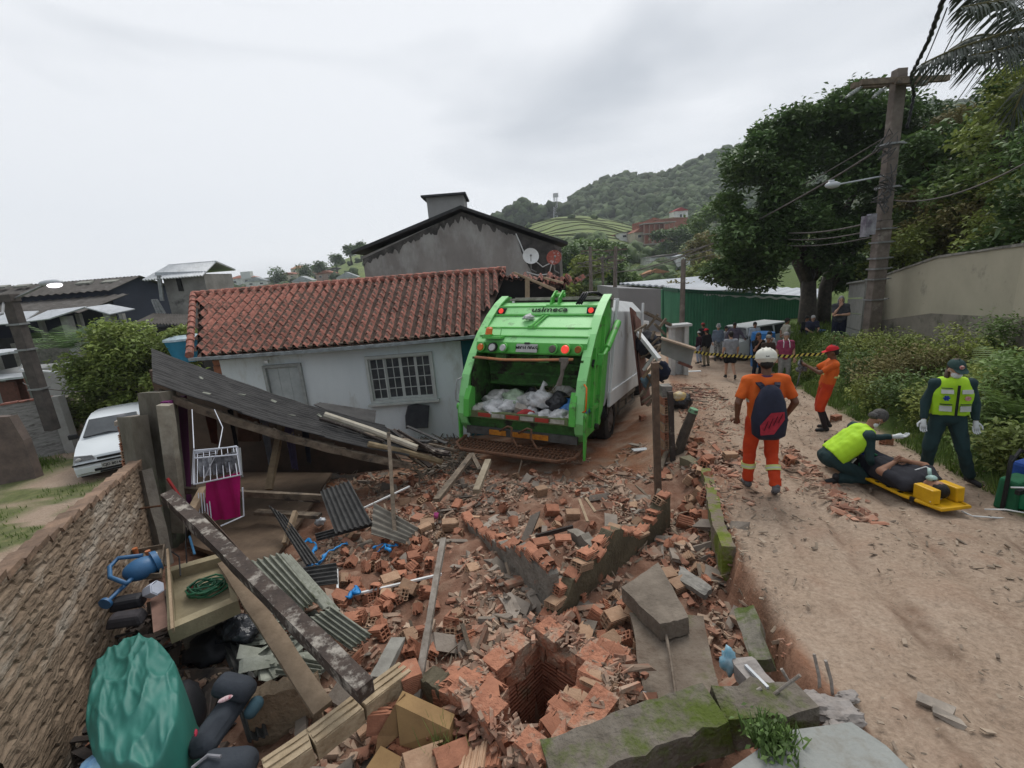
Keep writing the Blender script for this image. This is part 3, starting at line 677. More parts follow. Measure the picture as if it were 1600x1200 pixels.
# ---------- navy warehouse on the left
WH=thing('warehouse','long navy blue warehouse with grey corrugated fibre roofs and pale metal awnings','warehouse',D(120,540,36))
navy=mat('navy_wall',(.028,.034,.055),(.02,.025,.042),s=.8,bump=.15)
rf=mat('grey_fibre_roof',(.115,.105,.095),(.065,.058,.052),s=1.5,bump=.4,bs=8,c3=(.17,.165,.155),s3=2.5,th3=.64)
xR=D(218,431,37)[0];zr_=D(218,431,37)[2];ze=D(209,450,34)[2];xE=D(209,450,34)[0]
mb=MB();x_l=-62
corr(mb,(x_l,33.8,ze),(xR+.1,33.8,ze),(xR+.1,37,zr_),(x_l,37,zr_),60,.05,.03,4)
corr(mb,(xR+.1,40.5,ze),(x_l,40.5,ze),(x_l,37,zr_),(xR+.1,37,zr_),60,.05,.03,4);part('roof',mb,rf,WH)
mb=MB()
for k in range(6):px=15+k*40;
for px in(8,42,138,178):
 p0=D(px,446-.04*px*0,36);p0=D(px,interp(px,[0,220],[449,438]),36.2);box(mb,p0+V(0,-.3,.02),(1.1,.5,.12),rot(0,0,math.atan2(zr_-ze,3.2)))
part('skylight',mb,mat('skylight',(.30,.30,.26)),WH)
mb=MB();prism(mb,[(xR-.25,34.2,-2),(xR-.25,40.2,-2),(xR-.25,40.2,ze),(xR-.25,37,zr_-.1),(xR-.25,34.2,ze)],(-36,0,0));part('wall',mb,navy,WH)
mb=MB();z1_=D(200,464,33)[2];z2_=D(195,482,30)[2]
corr(mb,(x_l,30,z2_),(xE-.6,30,z2_),(xE-.6,34.2,z1_+.25),(x_l,34.2,z1_+.25),60,.05,.03,4);part('lower_roof',mb,rf,WH)
mb=MB()
def awn(pts,Y):
 q=[D(*p,y)for p,y in zip(pts,Y)];slab(mb,*q,.06,24,1,lambda u,v:.03*math.sin(u*150))
awn([(34,503),(78,497),(134,479),(75,485)],(27.5,27.5,29.6,29.6))
awn([(78,497),(132,479),(134,478),(80,484)],(27.5,28.2,29.6,29.6))
awn([(-40,510),(34,503),(60,485),(-30,489)],(27.5,27.5,29.6,29.6))
awn([(134,480),(172,490),(211,482),(170,475)],(28,27.5,28.5,29.6));part('awning',mb,galv,WH)
mb=MB()
for px,py in((29,502),(103,494),(170,488),(-30,500)):
 p=D(px,py,28.4);part('column',beam(MB(),p,(p[0],p[1],-2.2),.42,.42),mat('pale_column',(.33,.33,.31),(.22,.21,.2),s=2),WH)
for px in(122,60,190):p=D(px,490,31);part('column',beam(MB(),p,(p[0],p[1],-2.2),.25,.25),mat('pale_column',(.33,)*3),WH)
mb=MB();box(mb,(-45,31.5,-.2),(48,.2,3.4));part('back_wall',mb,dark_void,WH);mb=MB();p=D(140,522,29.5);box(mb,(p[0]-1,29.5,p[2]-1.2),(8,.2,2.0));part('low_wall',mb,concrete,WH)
TW=thing('concrete_tower','square raw concrete tower under a small corrugated roof, left of the tiled roof','tower',D(278,500,30))
p0,p1=D(254,433,29),D(318,430,29);zb_=D(290,500,29)[2]
mb=MB();box(mb,((p0[0]+p1[0])/2,30.5,(p0[2]+zb_)/2-2),(p1[0]-p0[0],3,p0[2]-zb_+4));part('wall',mb,mat('tower_render',(.28,.27,.25),(.17,.16,.15),s=1.2,bump=.4,bs=10,c3=(.09,.085,.08),s3=.8,th3=.64),TW)
mb=MB();z_=p0[2];corr(mb,(p0[0]-.9,28.5,z_-.1),(p1[0]+.25,28.5,z_-.1),(p1[0]+.1,30.4,z_+.75),(p0[0]-.4,30.4,z_+.75),20,.05,.04,4)
prism(mb,[(p0[0]-.5,30.4,z_+.7),(p1[0]+.1,30.4,z_+.7),(p1[0]+.1,30.4,z_+.8),(p0[0]-.5,30.4,z_+.8)],(0,2,-.5));beam(mb,D(243,428,29),D(321,426,29),.1,.18);part('roof',mb,galv,TW)
mb=MB();w=D(281,445,28.95);box(mb,w,(.25,.1,.75));part('slit_window',mb,dark_void,TW)
mb=MB()
for px in(247,250):beam(mb,D(px,430,28.6),D(px+5,470,28.6),.1,.1)
for k in range(3):beam(mb,D(238+k*3,468,28.4),D(250+k*6,498,28.2),.12,.12)
part('scaffold',mb,steel,TW)
mb=MB();q=[D(208,505,24),D(290,507,24),D(300,492,27),D(240,490,27)];corr(mb,*q,16,.05,.04,4)
LR=thing('low_shed','low dark fibre-roofed shed between the warehouse and the concrete tower','shed',D(250,520,25));part('roof',mb,rf,LR)
mb=MB();box(mb,(D(250,520,25)[0]+.3,25.5,D(250,510,25)[2]-1.4),(4.2,2.4,2.6));part('wall',mb,dark_void,LR)
# ---------- left drive: walls, small white house
def wallpx(name,pts,Y,zbot,th,mt,label,cap=None,cat='wall'):
 P=[D(*p,y)for p,y in zip(pts,Y)];t=thing(name,label,cat,(P[0]+P[-1])/2*V(1,1,0)+V(0,0,zbot));mb=MB();cb=MB()
 for a,b in zip(P,P[1:]):
  n_=nrm(np.cross(b-a,(0,0,1)))*th
  prism(mb,[a,b,V(b[0],b[1],zbot),V(a[0],a[1],zbot)],-n_)
  if cap:
   k=max(1,int(np.linalg.norm(b-a)/.35))
   for i in range(k):
    u=a+(b-a)*i/k;w_=a+(b-a)*(i+.97)/k;beam(cb,u+V(0,0,.02)-n_/2,w_+V(0,0,.035)-n_/2,th*1.5,.045,jit=.004)
 part('wall',mb,mt,t)
 if cap:part('coping',cb,cap,t)
 return t
wwash=mat('whitewashed_brick',(.36,.35,.33),(.22,.21,.20),s=4,bump=.9,bs=14,c3=(.12,.11,.10),s3=3,th3=.6,stretch=(1,1,4))
wallpx('boundary_wall',[(-60,642),(84,622)],(13.0,14.2),-1.8,.16,wwash,'whitewashed brick wall with a red tile coping at the far end of the drive',tile_m)
mb=MB();a=D(84,624,14.2);box(mb,(a[0]+.1,a[1],(a[2]-1.7)/2),(.28,.3,a[2]+1.9),rot(.2));solo('gate_pillar',mb,mat('pale_pillar',(.38,.37,.35),(.3,.29,.27),s=3),'pale rendered pillar ending the whitewashed wall, left of the white car','pillar')
wallpx('garage_wall',[(88,628),(140,606),(230,600)],(14.4,17.5,18.5),-1.8,.18,plaster,'dark grey rendered wall sloping down behind the white car')
t=wallpx('wall_stub',[(-40,654),(14,651),(36,688)],(11.6,11.9,11.9),-1.35,.22,mat('brown_render',(.17,.13,.11),(.10,.08,.07),s=3,bump=.6,bs=20),'mossy brown rendered wall stub at the left edge beside the grass')
LH=thing('small_white_house','small grey-white house with a metal roof and brown shutters behind the utility pole','house',D(10,640,17))
mb=MB();p=D(-60,560,17);q=D(36,573,17);box(mb,((p[0]+q[0])/2,18,-.4),(q[0]-p[0],2,2.8));part('wall',mb,mat('greywhite',(.30,.31,.31),(.22,.22,.22),s=2),LH)
mb=MB();slab(mb,D(-70,562,16.6),D(36,548,16.6),D(28,545,19.5),D(-80,552,19.5),.08,20,1,lambda u,v:.03*math.sin(u*120));slab(mb,D(-70,600,15.6),D(36,588,15.8),D(34,582,16.8),D(-80,592,16.8),.07);part('roof',mb,galv,LH)
mb=MB();box(mb,D(16,616,15.9),(.55,.1,.9),rot(0,.05));box(mb,D(30,612,16.2),(.45,.1,.95),rot(.5));part('shutter',mb,mat('brown_door',(.13,.055,.04)),LH)
mb=MB();tube(mb,[D(28,508,16.5),D(40,562,16.3),D(30,577,16.3),D(90,582,16.5)],.045,6);part('downpipe',mb,white_p,LH)
def house(px,py,Y,w,h,d,wallc,roofc,label,yaw=0,rise=.8,hip=False,wins=2,group=None):
 p=D(px,py,Y);t=thing('house',label,'house',p,rot(yaw),group=group);t['wz']=1
 mb=MB();box(mb,(0,0,h/2-1.5),(w,d,h+3));a=part('wall',mb,mat('wall_%s'%wallc[0],wallc[1],s=.6,bump=.1),t,local=True)
 mb=MB();e=.35
 if hip:
  mb.add([(-w/2-e,-d/2-e,h),(w/2+e,-d/2-e,h),(w/2+e,d/2+e,h),(-w/2-e,d/2+e,h),(-w*.2,0,h+rise),(w*.2,0,h+rise)],[(0,1,5,4),(1,2,5),(2,3,4,5),(3,0,4),(3,2,1,0)])
 else:mb.add([(-w/2-e,-d/2-e,h-.1),(w/2+e,-d/2-e,h-.1),(w/2+e,d/2+e,h-.1),(-w/2-e,d/2+e,h-.1),(0,-d/2-e,h+rise),(0,d/2+e,h+rise)],[(0,1,4),(1,2,5,4),(2,3,5),(3,0,4,5),(3,2,1,0)])
 part('roof',mb,mat('roof_%s'%roofc[0],roofc[1],s=.8,bump=.3,bs=4),t,local=True)
 for k in range(wins):
  mb=MB();box(mb,((k+.5)/wins*w-w/2,-d/2-.03,h*.55),(w*.13+.3,.1,h*.3));f=part('window',mb,white_p,t,local=True)
  mb=MB();box(mb,((k+.5)/wins*w-w/2,-d/2-.06,h*.55),(w*.13+.14,.1,h*.3-.14));part('pane',mb,glass_d,f,local=True)
 return t
CR,WT,GY,PK=('cream',(.60,.54,.42)),('white',(.78,.78,.75)),('grey',(.30,.29,.28)),('pink',(.42,.30,.25))
TR,GR,OR,DR=('terracotta',(.33,.13,.08)),('greymetal',(.42,.44,.46)),('orange',(.42,.20,.10)),('dark',(.10,.095,.09))
for a in[(344,450,258,10,3.4,8,CR,OR,'cream house with a hipped orange roof, leftmost on the village ridge',.1,2.2,True),(384,446,253,13,3.8,8,WT,TR,'wide white house with a red roof and rooftop box on the village ridge',0,1.6,True),(405,448,225,9,2.6,7,WT,GR,'white gable-fronted house with a pale metal roof below the wide red-roofed house',.2,2,False),(455,437,279,13,2.8,8,CR,TR,'long low cream house with a faded red roof beside the dark round bushes',-.1,1.4,False),(477,446,204,8,2,7,WT,GR,'small white gabled house just above the tiled ridge, its pale roof edge showing',.1,2,False),(470,428,322,9,3.5,8,CR,OR,'cream two-pitched house highest behind the long low cream one',0,2,True),(498,425,301,7,3.5,7,PK,OR,'ochre house with an orange gable at the middle of the village ridge',.4,2,False),(513,437,236,9,3,7,PK,TR,'pinkish house with a red roof, left of the green-lawn house',0,1.5,False),(528,432,258,8,4,8,GY,DR,'grey flat-faced house above the pinkish one',0,.8,False),(546,442,189,8,2.2,7,WT,GR,'white house with pale gable in front of the bright lawn',.15,2,False)]:house(*a)
mb=MB();p=D(386,430,250);box(mb,p,(5,3,3.6));solo('rooftop_box',mb,white_p,'white rooftop water box above the wide red-roofed village house','box')
house(985,376,189,10,3.0,8,WT,DR,'white cottage with a flat dark roof at the left end of the hillside group',0,.6,False,3)
house(1001,378,182,8,3.4,8,CR,TR,'cream gabled cottage with a terracotta roof in front of the unfinished brick house',.1,2.4,False,2)
house(958,378,196,5,2.2,6,PK,TR,'tiny red-roofed shack left of the hillside cottages',0,.5,False,1)
house(1060,348,227,6.5,5,6,WT,('red',(.38,.05,.05)),'white house with a bright red upper storey, highest on the hill',0,1.5,False,1)
house(1036,418,140,11,3.2,7,WT,DR,'whitewashed bungalow under the trees below the hillside group',.1,.5,False,3)
house(1060,418,136,4,3.2,6,WT,GR,'narrow white annexe right of the whitewashed bungalow',.1,.4,False,1)
house(1018,440,122,7,2.2,6,PK,OR,'small house with an orange roof just above the grey metal sheds',.1,1.0,False,1)
bh=D(1024,375,180);BH=thing('unfinished_brick_house','unfinished two-storey orange brick house with open bays on the hillside','house',bh,rot(.15));BH['wz']=1
fb_=mat('far_brick',(.34,.13,.08),(.24,.09,.06),s=1.5,bump=.2)
mb=MB();box(mb,(-1.5,3,2.5),(10,6,8.5));part('wall',mb,fb_,BH,local=True)
for z in(-1.5,2.2,5.8):mb=MB();box(mb,(-.2,.3,z),(12.6,9,.35));part('floor_slab',mb,mat('far_concrete',(.40,.36,.32)),BH,local=True)
for k in range(7):mb=MB();box(mb,(-6.2+k*1.95,-3.8,2.2),(.35,.35,7.2));part('column',mb,mat('far_column',(.36,.22,.18)),BH,local=True)
for x,z in((-5,3.9),(-2.9,3.9),(-.5,3.9),(-5,.2),(-2,.2),(1.6,.2)):mb=MB();box(mb,(x,-.06,z),(1,.2,1.5));part('window',mb,dark_void,BH,local=True)
mb=MB();box(mb,(-3.6,-3.2,4),(5.2,.2,3));box(mb,(-4.6,-3.2,.3),(3,.2,3));part('wall',mb,fb_,BH,local=True)
house(1045,362,206,13,5,8,('far_brick2',(.36,.14,.09)),('sand',(.45,.30,.2)),'bare orange brick house under construction right of the two-storey one',0,.4,False,0)
house(1020,358,213,10,3,6,('far_brick2',(.36,.14,.09)),TR,'red tile-roofed house stepping up behind the unfinished brick house',-.2,1.6,False,0)
mb=MB();p=D(868,345,330);q=D(868,303,330);
for s in((-1,-1),(1,-1),(1,1),(-1,1)):tube(mb,[p+V(s[0]*1.4,s[1]*1.4,0),q+V(s[0]*.8,s[1]*.8,0)],.2,4)
for k in range(14):
 z=p[2]+(q[2]-p[2])*k/14;z2=p[2]+(q[2]-p[2])*(k+1)/14;w0=1.4-.6*k/14
 for s in(-1,1):tube(mb,[(p[0]-s*w0,p[1]-w0,z),(p[0]+s*w0,p[1]-w0,z2)],.11,4)
box(mb,q+V(0,0,-.8),(3.4,2,2.4));solo('telecom_mast',mb,mat('mast_white',(.7,.7,.72)),'white lattice telecom mast standing on the wooded saddle','mast')
# ---------- sheds at the road bend
gs=mat('green_corrugated',(.055,.24,.135),(.035,.18,.10),s=1,rough=.5,bump=.1,spec=.4)
SH=thing('green_shed','long green corrugated metal shed beside the parked silver car','shed',D(1150,520,27))
P0,P1,P2=D(1062,455,26),D(1255,466,29),D(1037,452,32)
mb=MB();zb_=-3.2;corr(mb,(P0[0],P0[1],zb_),(P1[0],P1[1],zb_),P1,P0,44,.06,.03,6)
corr(mb,(P2[0],P2[1],P2[2]-2.2),(P0[0],P0[1],P0[2]-2.2),P0,P2,18,.04,.03,4);beam(mb,P2,(P2[0],P2[1],zb_),.3,.3)
part('wall',mb,gs,SH)
mb=MB();b1=D(1250,440,60);up_=V(0,0,.12)
for q in([(1037,450,32),(1062,456,26),(1190,455,28),(1145,438,48)],[(968,444,44),(1040,449,36),(1145,438,52),(1142,429,60)],[(1100,461,26.5),(1270,470,29),(1300,455,44),(1170,448,44)]):
 slab(mb,*[D(*p)+up_ for p in q],.12,40,1,lambda u,v:.05*math.sin(u*200))
part('roof',mb,mat('pale_roof',(.48,.51,.54),(.40,.42,.45),s=1,rough=.5,bump=.1),SH)
mb=MB();beam(mb,P0+V(0,-.06,.04),P1+V(0,-.06,.04),.08,.2);beam(mb,P2+V(-.05,0,.04),P0+V(-.05,0,.04),.08,.2);part('edge_trim',mb,mat('green_trim',(.03,.11,.07)),SH)
mb=MB();A,B=D(966,450,40),D(1042,452,36);prism(mb,[A,B,(B[0],B[1],-3.4),(A[0],A[1],-3.4)],(0,9,0));solo('grey_shed',mb,mat('grey_panel',(.235,.235,.24),(.20,.20,.205),s=.6,rough=.6,bump=.05),'plain grey metal shed just beyond the truck roof','shed')
MBX=thing('meter_box','white concrete meter housing with a flat cap beside the round grey post','meter box',D(1058,545,17.5))
a,b_=D(1050,510,17.5),D(1066,512,17.5);mb=MB()
for x in(a[0],b_[0]+.12):box(mb,(x,17.5,(a[2]-2)/2),(.16,.3,a[2]+2))
box(mb,((a[0]+b_[0])/2+.06,17.62,(a[2]-2)/2),(b_[0]-a[0]-.03,.05,a[2]+2));part('frame',mb,mat('white_render',(.52,.53,.52),(.42,.42,.41),s=4),MBX)
mb=MB();box(mb,((a[0]+b_[0])/2+.06,17.5,a[2]+.03),(.85,.5,.09));part('cap',mb,mat('white_render',(.5,)*3),MBX)
# ---------- right: rendered boundary wall
BW=thing('rendered_wall','tall beige rendered boundary wall with a darker lower band on the right bank','wall',D(1500,540,12))
top=[D(1760,345,6.8),D(1600,384,10.2),D(1466,403,13.2),D(1383,431,16.2)];mb=MB();m2=MB();m3=MB()
for a,b_ in zip(top,top[1:]):
 n_=nrm(np.cross(b_-a,(0,0,1)))*.18
 fa=interp(a[1],[6.8,10.2,16.2],[2.3,1.62,1.5]);ja,jb=(a-V(0,0,1.55)),(b_-V(0,0,1.55))
 prism(mb,[a,b_,jb,ja],n_);prism(m2,[ja,jb,(jb[0],jb[1],-1.6),(ja[0],ja[1],-1.6)],n_*1.25-n_*.12)
 beam(m3,a+V(0,0,.03)+n_/2,b_+V(0,0,.03)+n_/2,.26,.06,seg=8,jit=.006)
part('upper_wall',mb,mat('beige_render',(.46,.42,.32),(.39,.355,.27),s=.8,rough=.9,bump=.2,bs=20,c3=(.21,.20,.16),s3=.7,th3=.66),BW)
part('lower_wall',m2,mat('brown_grey_render',(.29,.26,.215),(.19,.17,.14),s=1.2,rough=.95,bump=.5,bs=15,c3=(.075,.08,.05),s3=1.0,th3=.6),BW);part('coping',m3,concrete,BW)
PW=thing('precast_wall','grey precast panel wall end behind the utility pole','wall',D(1345,530,16.5));a,b_=D(1352,440,16.0),D(1327,444,18.6);h_=2.3
pm=mat('precast_panel',(.31,.31,.285),(.25,.25,.23),s=3,bump=.3)
for k in range(4):
 mb=MB();z1_=-(k)*h_/4;z0_=-(k+1)*h_/4+.03;n_=nrm(np.cross(b_-a,(0,0,1)))*.1
 prism(mb,[a+V(0,0,z1_),b_+V(0,0,z1_),b_+V(0,0,z0_),a+V(0,0,z0_)],n_);part('panel',mb,pm,PW)
mb=MB();c_=D(1383,431,16.2);prism(mb,[a,c_,c_-V(0,0,3.2),a-V(0,0,3.2)],(.05,.12,0));beam(mb,a+V(0,0,.03),b_+V(0,0,.03),.2,.06);part('end_post',mb,pm,PW)
# ---------- vehicles
def text_mesh(s,size,depth=.004,bold=0):
 cu=bpy.data.curves.new('txt','FONT');cu.body=s;cu.size=size;cu.extrude=depth;cu.align_x='CENTER';cu.align_y='CENTER';cu.offset=bold
 o=link(bpy.data.objects.new('txt',cu));dg=bpy.context.evaluated_depsgraph_get();me=bpy.data.meshes.new_from_object(o.evaluated_get(dg));bpy.data.objects.remove(o);return me
def text(s,size,m,parent,loc,R,name='lettering',depth=.003,bold=0,sx=1):
 me=text_mesh(s,size,depth,bold);me.materials.clear();me.materials.append(m)
 if sx!=1:
  for v in me.vertices:v.co.x*=sx
 o=obj(name,me,parent);o.location=loc;o.rotation_euler=Matrix(np.asarray(R).tolist()).to_euler();return o
REAR=rot(0,0,math.pi/2)
def wheel(parent,c,r,w,side,hub,name='wheel',n=28):
 mb=MB();c=V(*c)
 ys=[(-w/2,r*.62),(-w/2,r*.9),(-w*.38,r),(w*.38,r),(w/2,r*.9),(w/2,r*.62)]
 vs=[];fs=[]
 for i in range(n):
  a=2*math.pi*i/n
  for q,rr in ys:vs.append((q,math.cos(a)*rr,math.sin(a)*rr))
 m=len(ys)
 for i in range(n):
  for j in range(m-1):fs.append((i*m+j,i*m+j+1,((i+1)%n)*m+j+1,((i+1)%n)*m+j))
 mb.add(np.array(vs)+c,fs);w_=part(name,mb,rubber,parent,local=True,smooth=40)
 mb=MB();tube(mb,[c+V(-w*.35,0,0),c+V(w*.35,0,0)],r*.64,n);tube(mb,[c+V(side*w*.35,0,0),c+V(side*w*.42,0,0)],[r*.64,r*.58],n)
 tube(mb,[c+V(side*w*.3,0,0),c+V(side*w*.6,0,0)],[r*.28,r*.2],12)
 for k in range(8):a=k*math.pi/4;ell(mb,c+V(side*w*.43,math.cos(a)*r*.42,math.sin(a)*r*.42),r*.05,6)
 part('rim',mb,hub,w_,local=True,smooth=40);return w_
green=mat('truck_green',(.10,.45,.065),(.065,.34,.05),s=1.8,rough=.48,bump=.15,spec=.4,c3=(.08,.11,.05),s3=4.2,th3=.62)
green_lt=mat('truck_green_skylit',(.27,.64,.24),(.21,.56,.19),s=1.2,rough=.42,bump=.1,spec=.45,c3=(.14,.30,.11),s3=3.4,th3=.64)  # lighter copy of the truck green, with sky light put into the colour
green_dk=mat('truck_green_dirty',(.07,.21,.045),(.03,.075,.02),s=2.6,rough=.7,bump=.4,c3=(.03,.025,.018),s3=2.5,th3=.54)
hopper_in=mat('hopper_inside',(.04,.09,.025),(.02,.025,.014),s=3,rough=.8,bump=.5)
truck_white=mat('truck_white',(.62,.63,.63),(.50,.51,.51),s=1.2,rough=.5,bump=.06,c3=(.24,.21,.18),s3=1.8,th3=.66)
chassis=mat('chassis',(.045,.04,.035),(.02,.019,.018),s=5,rough=.8,bump=.4)
orange_l=mat('orange_lens',(.65,.15,.02),(.5,.11,.015),rough=.25,bump=0);red_l=emis('lit_red_lens',(.8,.05,.03),.45);red_o=mat('red_lens',(.35,.03,.02),rough=.25,bump=0)
white_l=mat('clear_lens',(.55,.55,.53),(.4,.4,.4),rough=.3,bump=.1)
redtape=mat('red_reflector',(.40,.05,.03),(.3,.04,.03),rough=.4,bump=.1);whitetape=mat('white_reflector',(.45,.43,.38),(.2,.18,.14),rough=.4,bump=.1);yellowtape=mat('orange_reflector',(.50,.20,.02),(.3,.1,.02),s=14,rough=.4,bump=.1)
TR_=(0.014,8.288,-0.498);Tm=rot(-0.444,0.03,0)@np.eye(3);Tm=np.array(Matrix.Rotation(-0.444,3,'Z')@Matrix.Rotation(0.03,3,'Y')@Matrix.Rotation(-0.112,3,'X'))
TK=thing('garbage_truck','bright green rear-loading garbage truck tilted nose down beside the blue house','garbage truck',TR_,Tm);TK['wz']=1
lp=lambda name,mb,m,par=None,**k:part(name,mb,m,par or TK,local=True,**k)
out_=[(.18,.62),(-.02,.80),(-.10,1.0),(-.06,1.35),(.02,1.75),(.16,2.15),(.38,2.55),(.68,2.9),(1.0,3.17),(1.32,3.34),(1.62,3.34),(1.75,3.1),(1.80,1.2),(1.45,.66)]
inn=[(.45,1.05),(.22,1.12),(.22,1.4),(.30,1.8),(.46,2.18)]
for s in(-1,1):
 mb=MB();prism(mb,[(s*1.16,y,z)for y,z in out_],(s*.05,0,0));g=lp('side_plate',mb,green,bevel=.008)
 rim=out_[0:10];mb=MB()
 for(a,b),(c,d)in zip(rim,rim[1:]):beam(mb,(s*1.19,a,b),(s*1.19,c,d),.17,.035,up=(0,d-b,-(c-a))if 0 else(0,-(d-b),(c-a)))
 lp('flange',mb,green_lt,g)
 mb=MB()
 for y,z0,z1 in((.55,.8,2.3),(1.05,.75,2.9)):box(mb,(s*1.235,y,(z0+z1)/2),(.07,.09,z1-z0))
 box(mb,(s*1.235,.78,1.15),(.06,.5,.08));box(mb,(s*1.235,.8,2.0),(.06,.5,.07));lp('rib',mb,green,g)
 mb=MB();tube(mb,[(s*1.33,1.15,2.25),(s*1.33,2.35,2.75)],.075,10);tube(mb,[(s*1.33,.75,2.08),(s*1.33,1.2,2.27)],.04,8);box(mb,(s*1.3,.78,2.07),(.14,.2,.2));lp('hydraulic_cylinder',mb,green,smooth=40)
 mb=MB();prism(mb,[(s*1.27,-.10,1.15),(s*1.27,.03,1.15),(s*1.27,.05,.55),(s*1.27,.0,.32),(s*1.27,-.05,.32)],(s*.035,0,0));tube(mb,[(s*1.2,-.03,1.12),(s*1.33,-.03,1.12)],.07,10);lp('locking_arm',mb,green)
 mb=MB();prism(mb,[(s*1.02,-.16,.95),(s*1.02,.12,.95),(s*1.02,.12,1.5),(s*1.02,0,1.55),(s*1.02,-.14,1.3)],(s*.12,0,0));lp('bin_lift_bracket',mb,green,bevel=.006)
 mb=MB();tube(mb,[(s*1.25,-.02,1.7),(s*1.32,-.1,1.66),(s*1.33,-.12,1.4),(s*1.32,-.12,1.25),(s*1.22,-.06,1.2)],.016,6);lp('grab_handle',mb,orange_l if s>0 else steel,smooth=True)
HZ=lambda z:3.2-(3.2-z)*.74
def hp(pts,m,name,th=.03,**k):
 pts=[(y,HZ(z))for y,z in pts];mb=MB();prism(mb,[(-1.16,y,z)for y,z in pts]+[(-1.16,y+.03,z-th)for y,z in pts[::-1]],(2.32,0,0));return lp(name,mb,m,bevel=.006,**k)
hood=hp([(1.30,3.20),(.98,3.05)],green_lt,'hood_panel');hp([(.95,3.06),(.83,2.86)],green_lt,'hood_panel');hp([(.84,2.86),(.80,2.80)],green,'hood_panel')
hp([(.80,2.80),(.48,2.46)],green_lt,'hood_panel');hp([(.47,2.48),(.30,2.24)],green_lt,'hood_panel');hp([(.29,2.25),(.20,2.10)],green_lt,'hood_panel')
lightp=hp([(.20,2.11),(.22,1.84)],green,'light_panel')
mb=MB()
for y,z in((.965,HZ(3.06)),(.80,HZ(2.81)),(.475,HZ(2.47)),(.30,HZ(2.255))):tube(mb,[(-1.15,y-.015,z+.01),(1.15,y-.015,z+.01)],.018,6)
tube(mb,[(.02,.78,HZ(2.82)),(-.12,.47,HZ(2.52))],.022,6);tube(mb,[(.10,.78,HZ(2.82)),(-.04,.47,HZ(2.52))],.022,6);box(mb,(.06,.79,HZ(2.83)),(.16,.05,.05));box(mb,(-.08,.46,HZ(2.5)),(.18,.06,.06));lp('seam_rib',mb,green)
mb=MB();box(mb,(.1,1.45,3.27),(2.3,.32,.05));box(mb,(.1,1.62,3.2),(2.3,.1,.25));lp('top_rail',mb,mat('dirty_rail',(.32,.30,.26),(.16,.15,.12),s=6,bump=.3))
mb=MB();prism(mb,[(.0,1.25,3.18),(.0,1.1,3.12),(.0,1.12,3.30),(.0,1.32,3.46),(.0,1.45,3.46),(.0,1.5,3.25)],(.035,0,0));prism(mb,[(.17,1.25,3.18),(.17,1.1,3.12),(.17,1.12,3.30),(.17,1.32,3.46),(.17,1.45,3.46),(.17,1.5,3.25)],(.035,0,0));tube(mb,[(-.03,1.36,3.36),(.24,1.36,3.36)],.05,10)
box(mb,(.1,1.08,3.11),(.3,.12,.07));lp('hoist_bracket',mb,green,bevel=.005)
mb=MB()
for k in range(3):tube(mb,[(.62+k*.05,1.02,3.14),(.72+k*.05,1.1,3.38),(.85+k*.05,1.4,3.40),(1.05,1.7,3.3)],.022,6)
lp('hydraulic_hose',mb,blackm,smooth=True)
hn=nrm(V(0,-.20,.12));Rh=np.array([[1,0,0],[0,.514,-.857],[0,.857,.514]]).T
me=text('usimeca',.20,mat('black_lettering',(.02,.03,.02),bump=0),TK,(.10,.868,HZ(2.965)+.01),rot(0,0,math.atan2(.148,.172)),depth=.004,bold=.004,sx=1.25)
me.name='lettering'
for x,lit in((-1.0,1),(1.0,1)):
 mb=MB();box(mb,(x,.87,HZ(2.95)),(.17,.10,.12));f=lp('marker_lamp',mb,blackm);mb=MB();tube(mb,[(x,.80,HZ(2.95)),(x,.83,HZ(2.95))],.055,12);lp('lens',mb,red_l,f)
mb=MB();box(mb,(-.78,.20,2.48),(.42,.26,.04));box(mb,(-.88,.14,2.52),(.14,.14,.05));tube(mb,[(-.62,.16,2.48),(-.62,.16,2.66),(-.74,.16,2.68)],.008,5);bc=lp('beacon',mb,green);mb=MB();tube(mb,[(-.88,.14,2.54),(-.88,.14,2.66),(-.88,.14,2.69)],[.075,.07,.04],14);lp('lens',mb,orange_l,bc,smooth=40)
for x,m_,r_ in((-1.02,orange_l,.075),(-.76,white_l,.075),(-.52,white_l,.07),(.52,mat('dull_lens',(.12,.11,.09)),.075),(.77,red_l,.082),(1.02,mat('amber_dull',(.30,.10,.02)),.07)):
 mb=MB();tube(mb,[(x,.13,2.29),(x,.20,2.29)],r_+.018,16);f=lp('tail_lamp',mb,blackm if m_ is white_l and x<-.7 else green,smooth=40);mb=MB();tube(mb,[(x,.105,2.29),(x,.135,2.29)],[r_*.8,r_],16);lp('lens',mb,m_,f,smooth=40)
mb=MB();box(mb,(-.02,.165,2.29),(.44,.02,.155));pl=lp('number_plate',mb,mat('plate_grey',(.42,.42,.40),(.36,.36,.34),rough=.5,bump=.05));text('MKH 0065',.105,blackm,pl,(-.02,.152,2.287),REAR,depth=.002,bold=.002)
mb=MB();box(mb,(-.02,.16,2.385),(.1,.05,.03));lp('plate_lamp',mb,blackm)
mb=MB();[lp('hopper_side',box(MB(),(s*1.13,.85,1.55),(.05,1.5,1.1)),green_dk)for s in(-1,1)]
mb=MB();arc=[(.03,1.05),(.3,.82),(.7,.72),(1.1,.8),(1.4,1.1),(1.5,1.6),(1.45,2.2)]
prism(mb,[(-1.12,y,z)for y,z in arc]+[(-1.12,y+.05,z-.05)for y,z in arc[::-1]],(2.24,0,0));lp('hopper_floor',mb,hopper_in)
mb=MB();pa=[(.42,2.3),(.62,2.1),(.85,1.75),(.95,1.45),(1.08,1.42),(1.08,2.0),(.8,2.45)];prism(mb,[(-1.08,y,z)for y,z in pa],(2.16,0,0));bl=lp('packer_blade',mb,green_dk,bevel=.01)
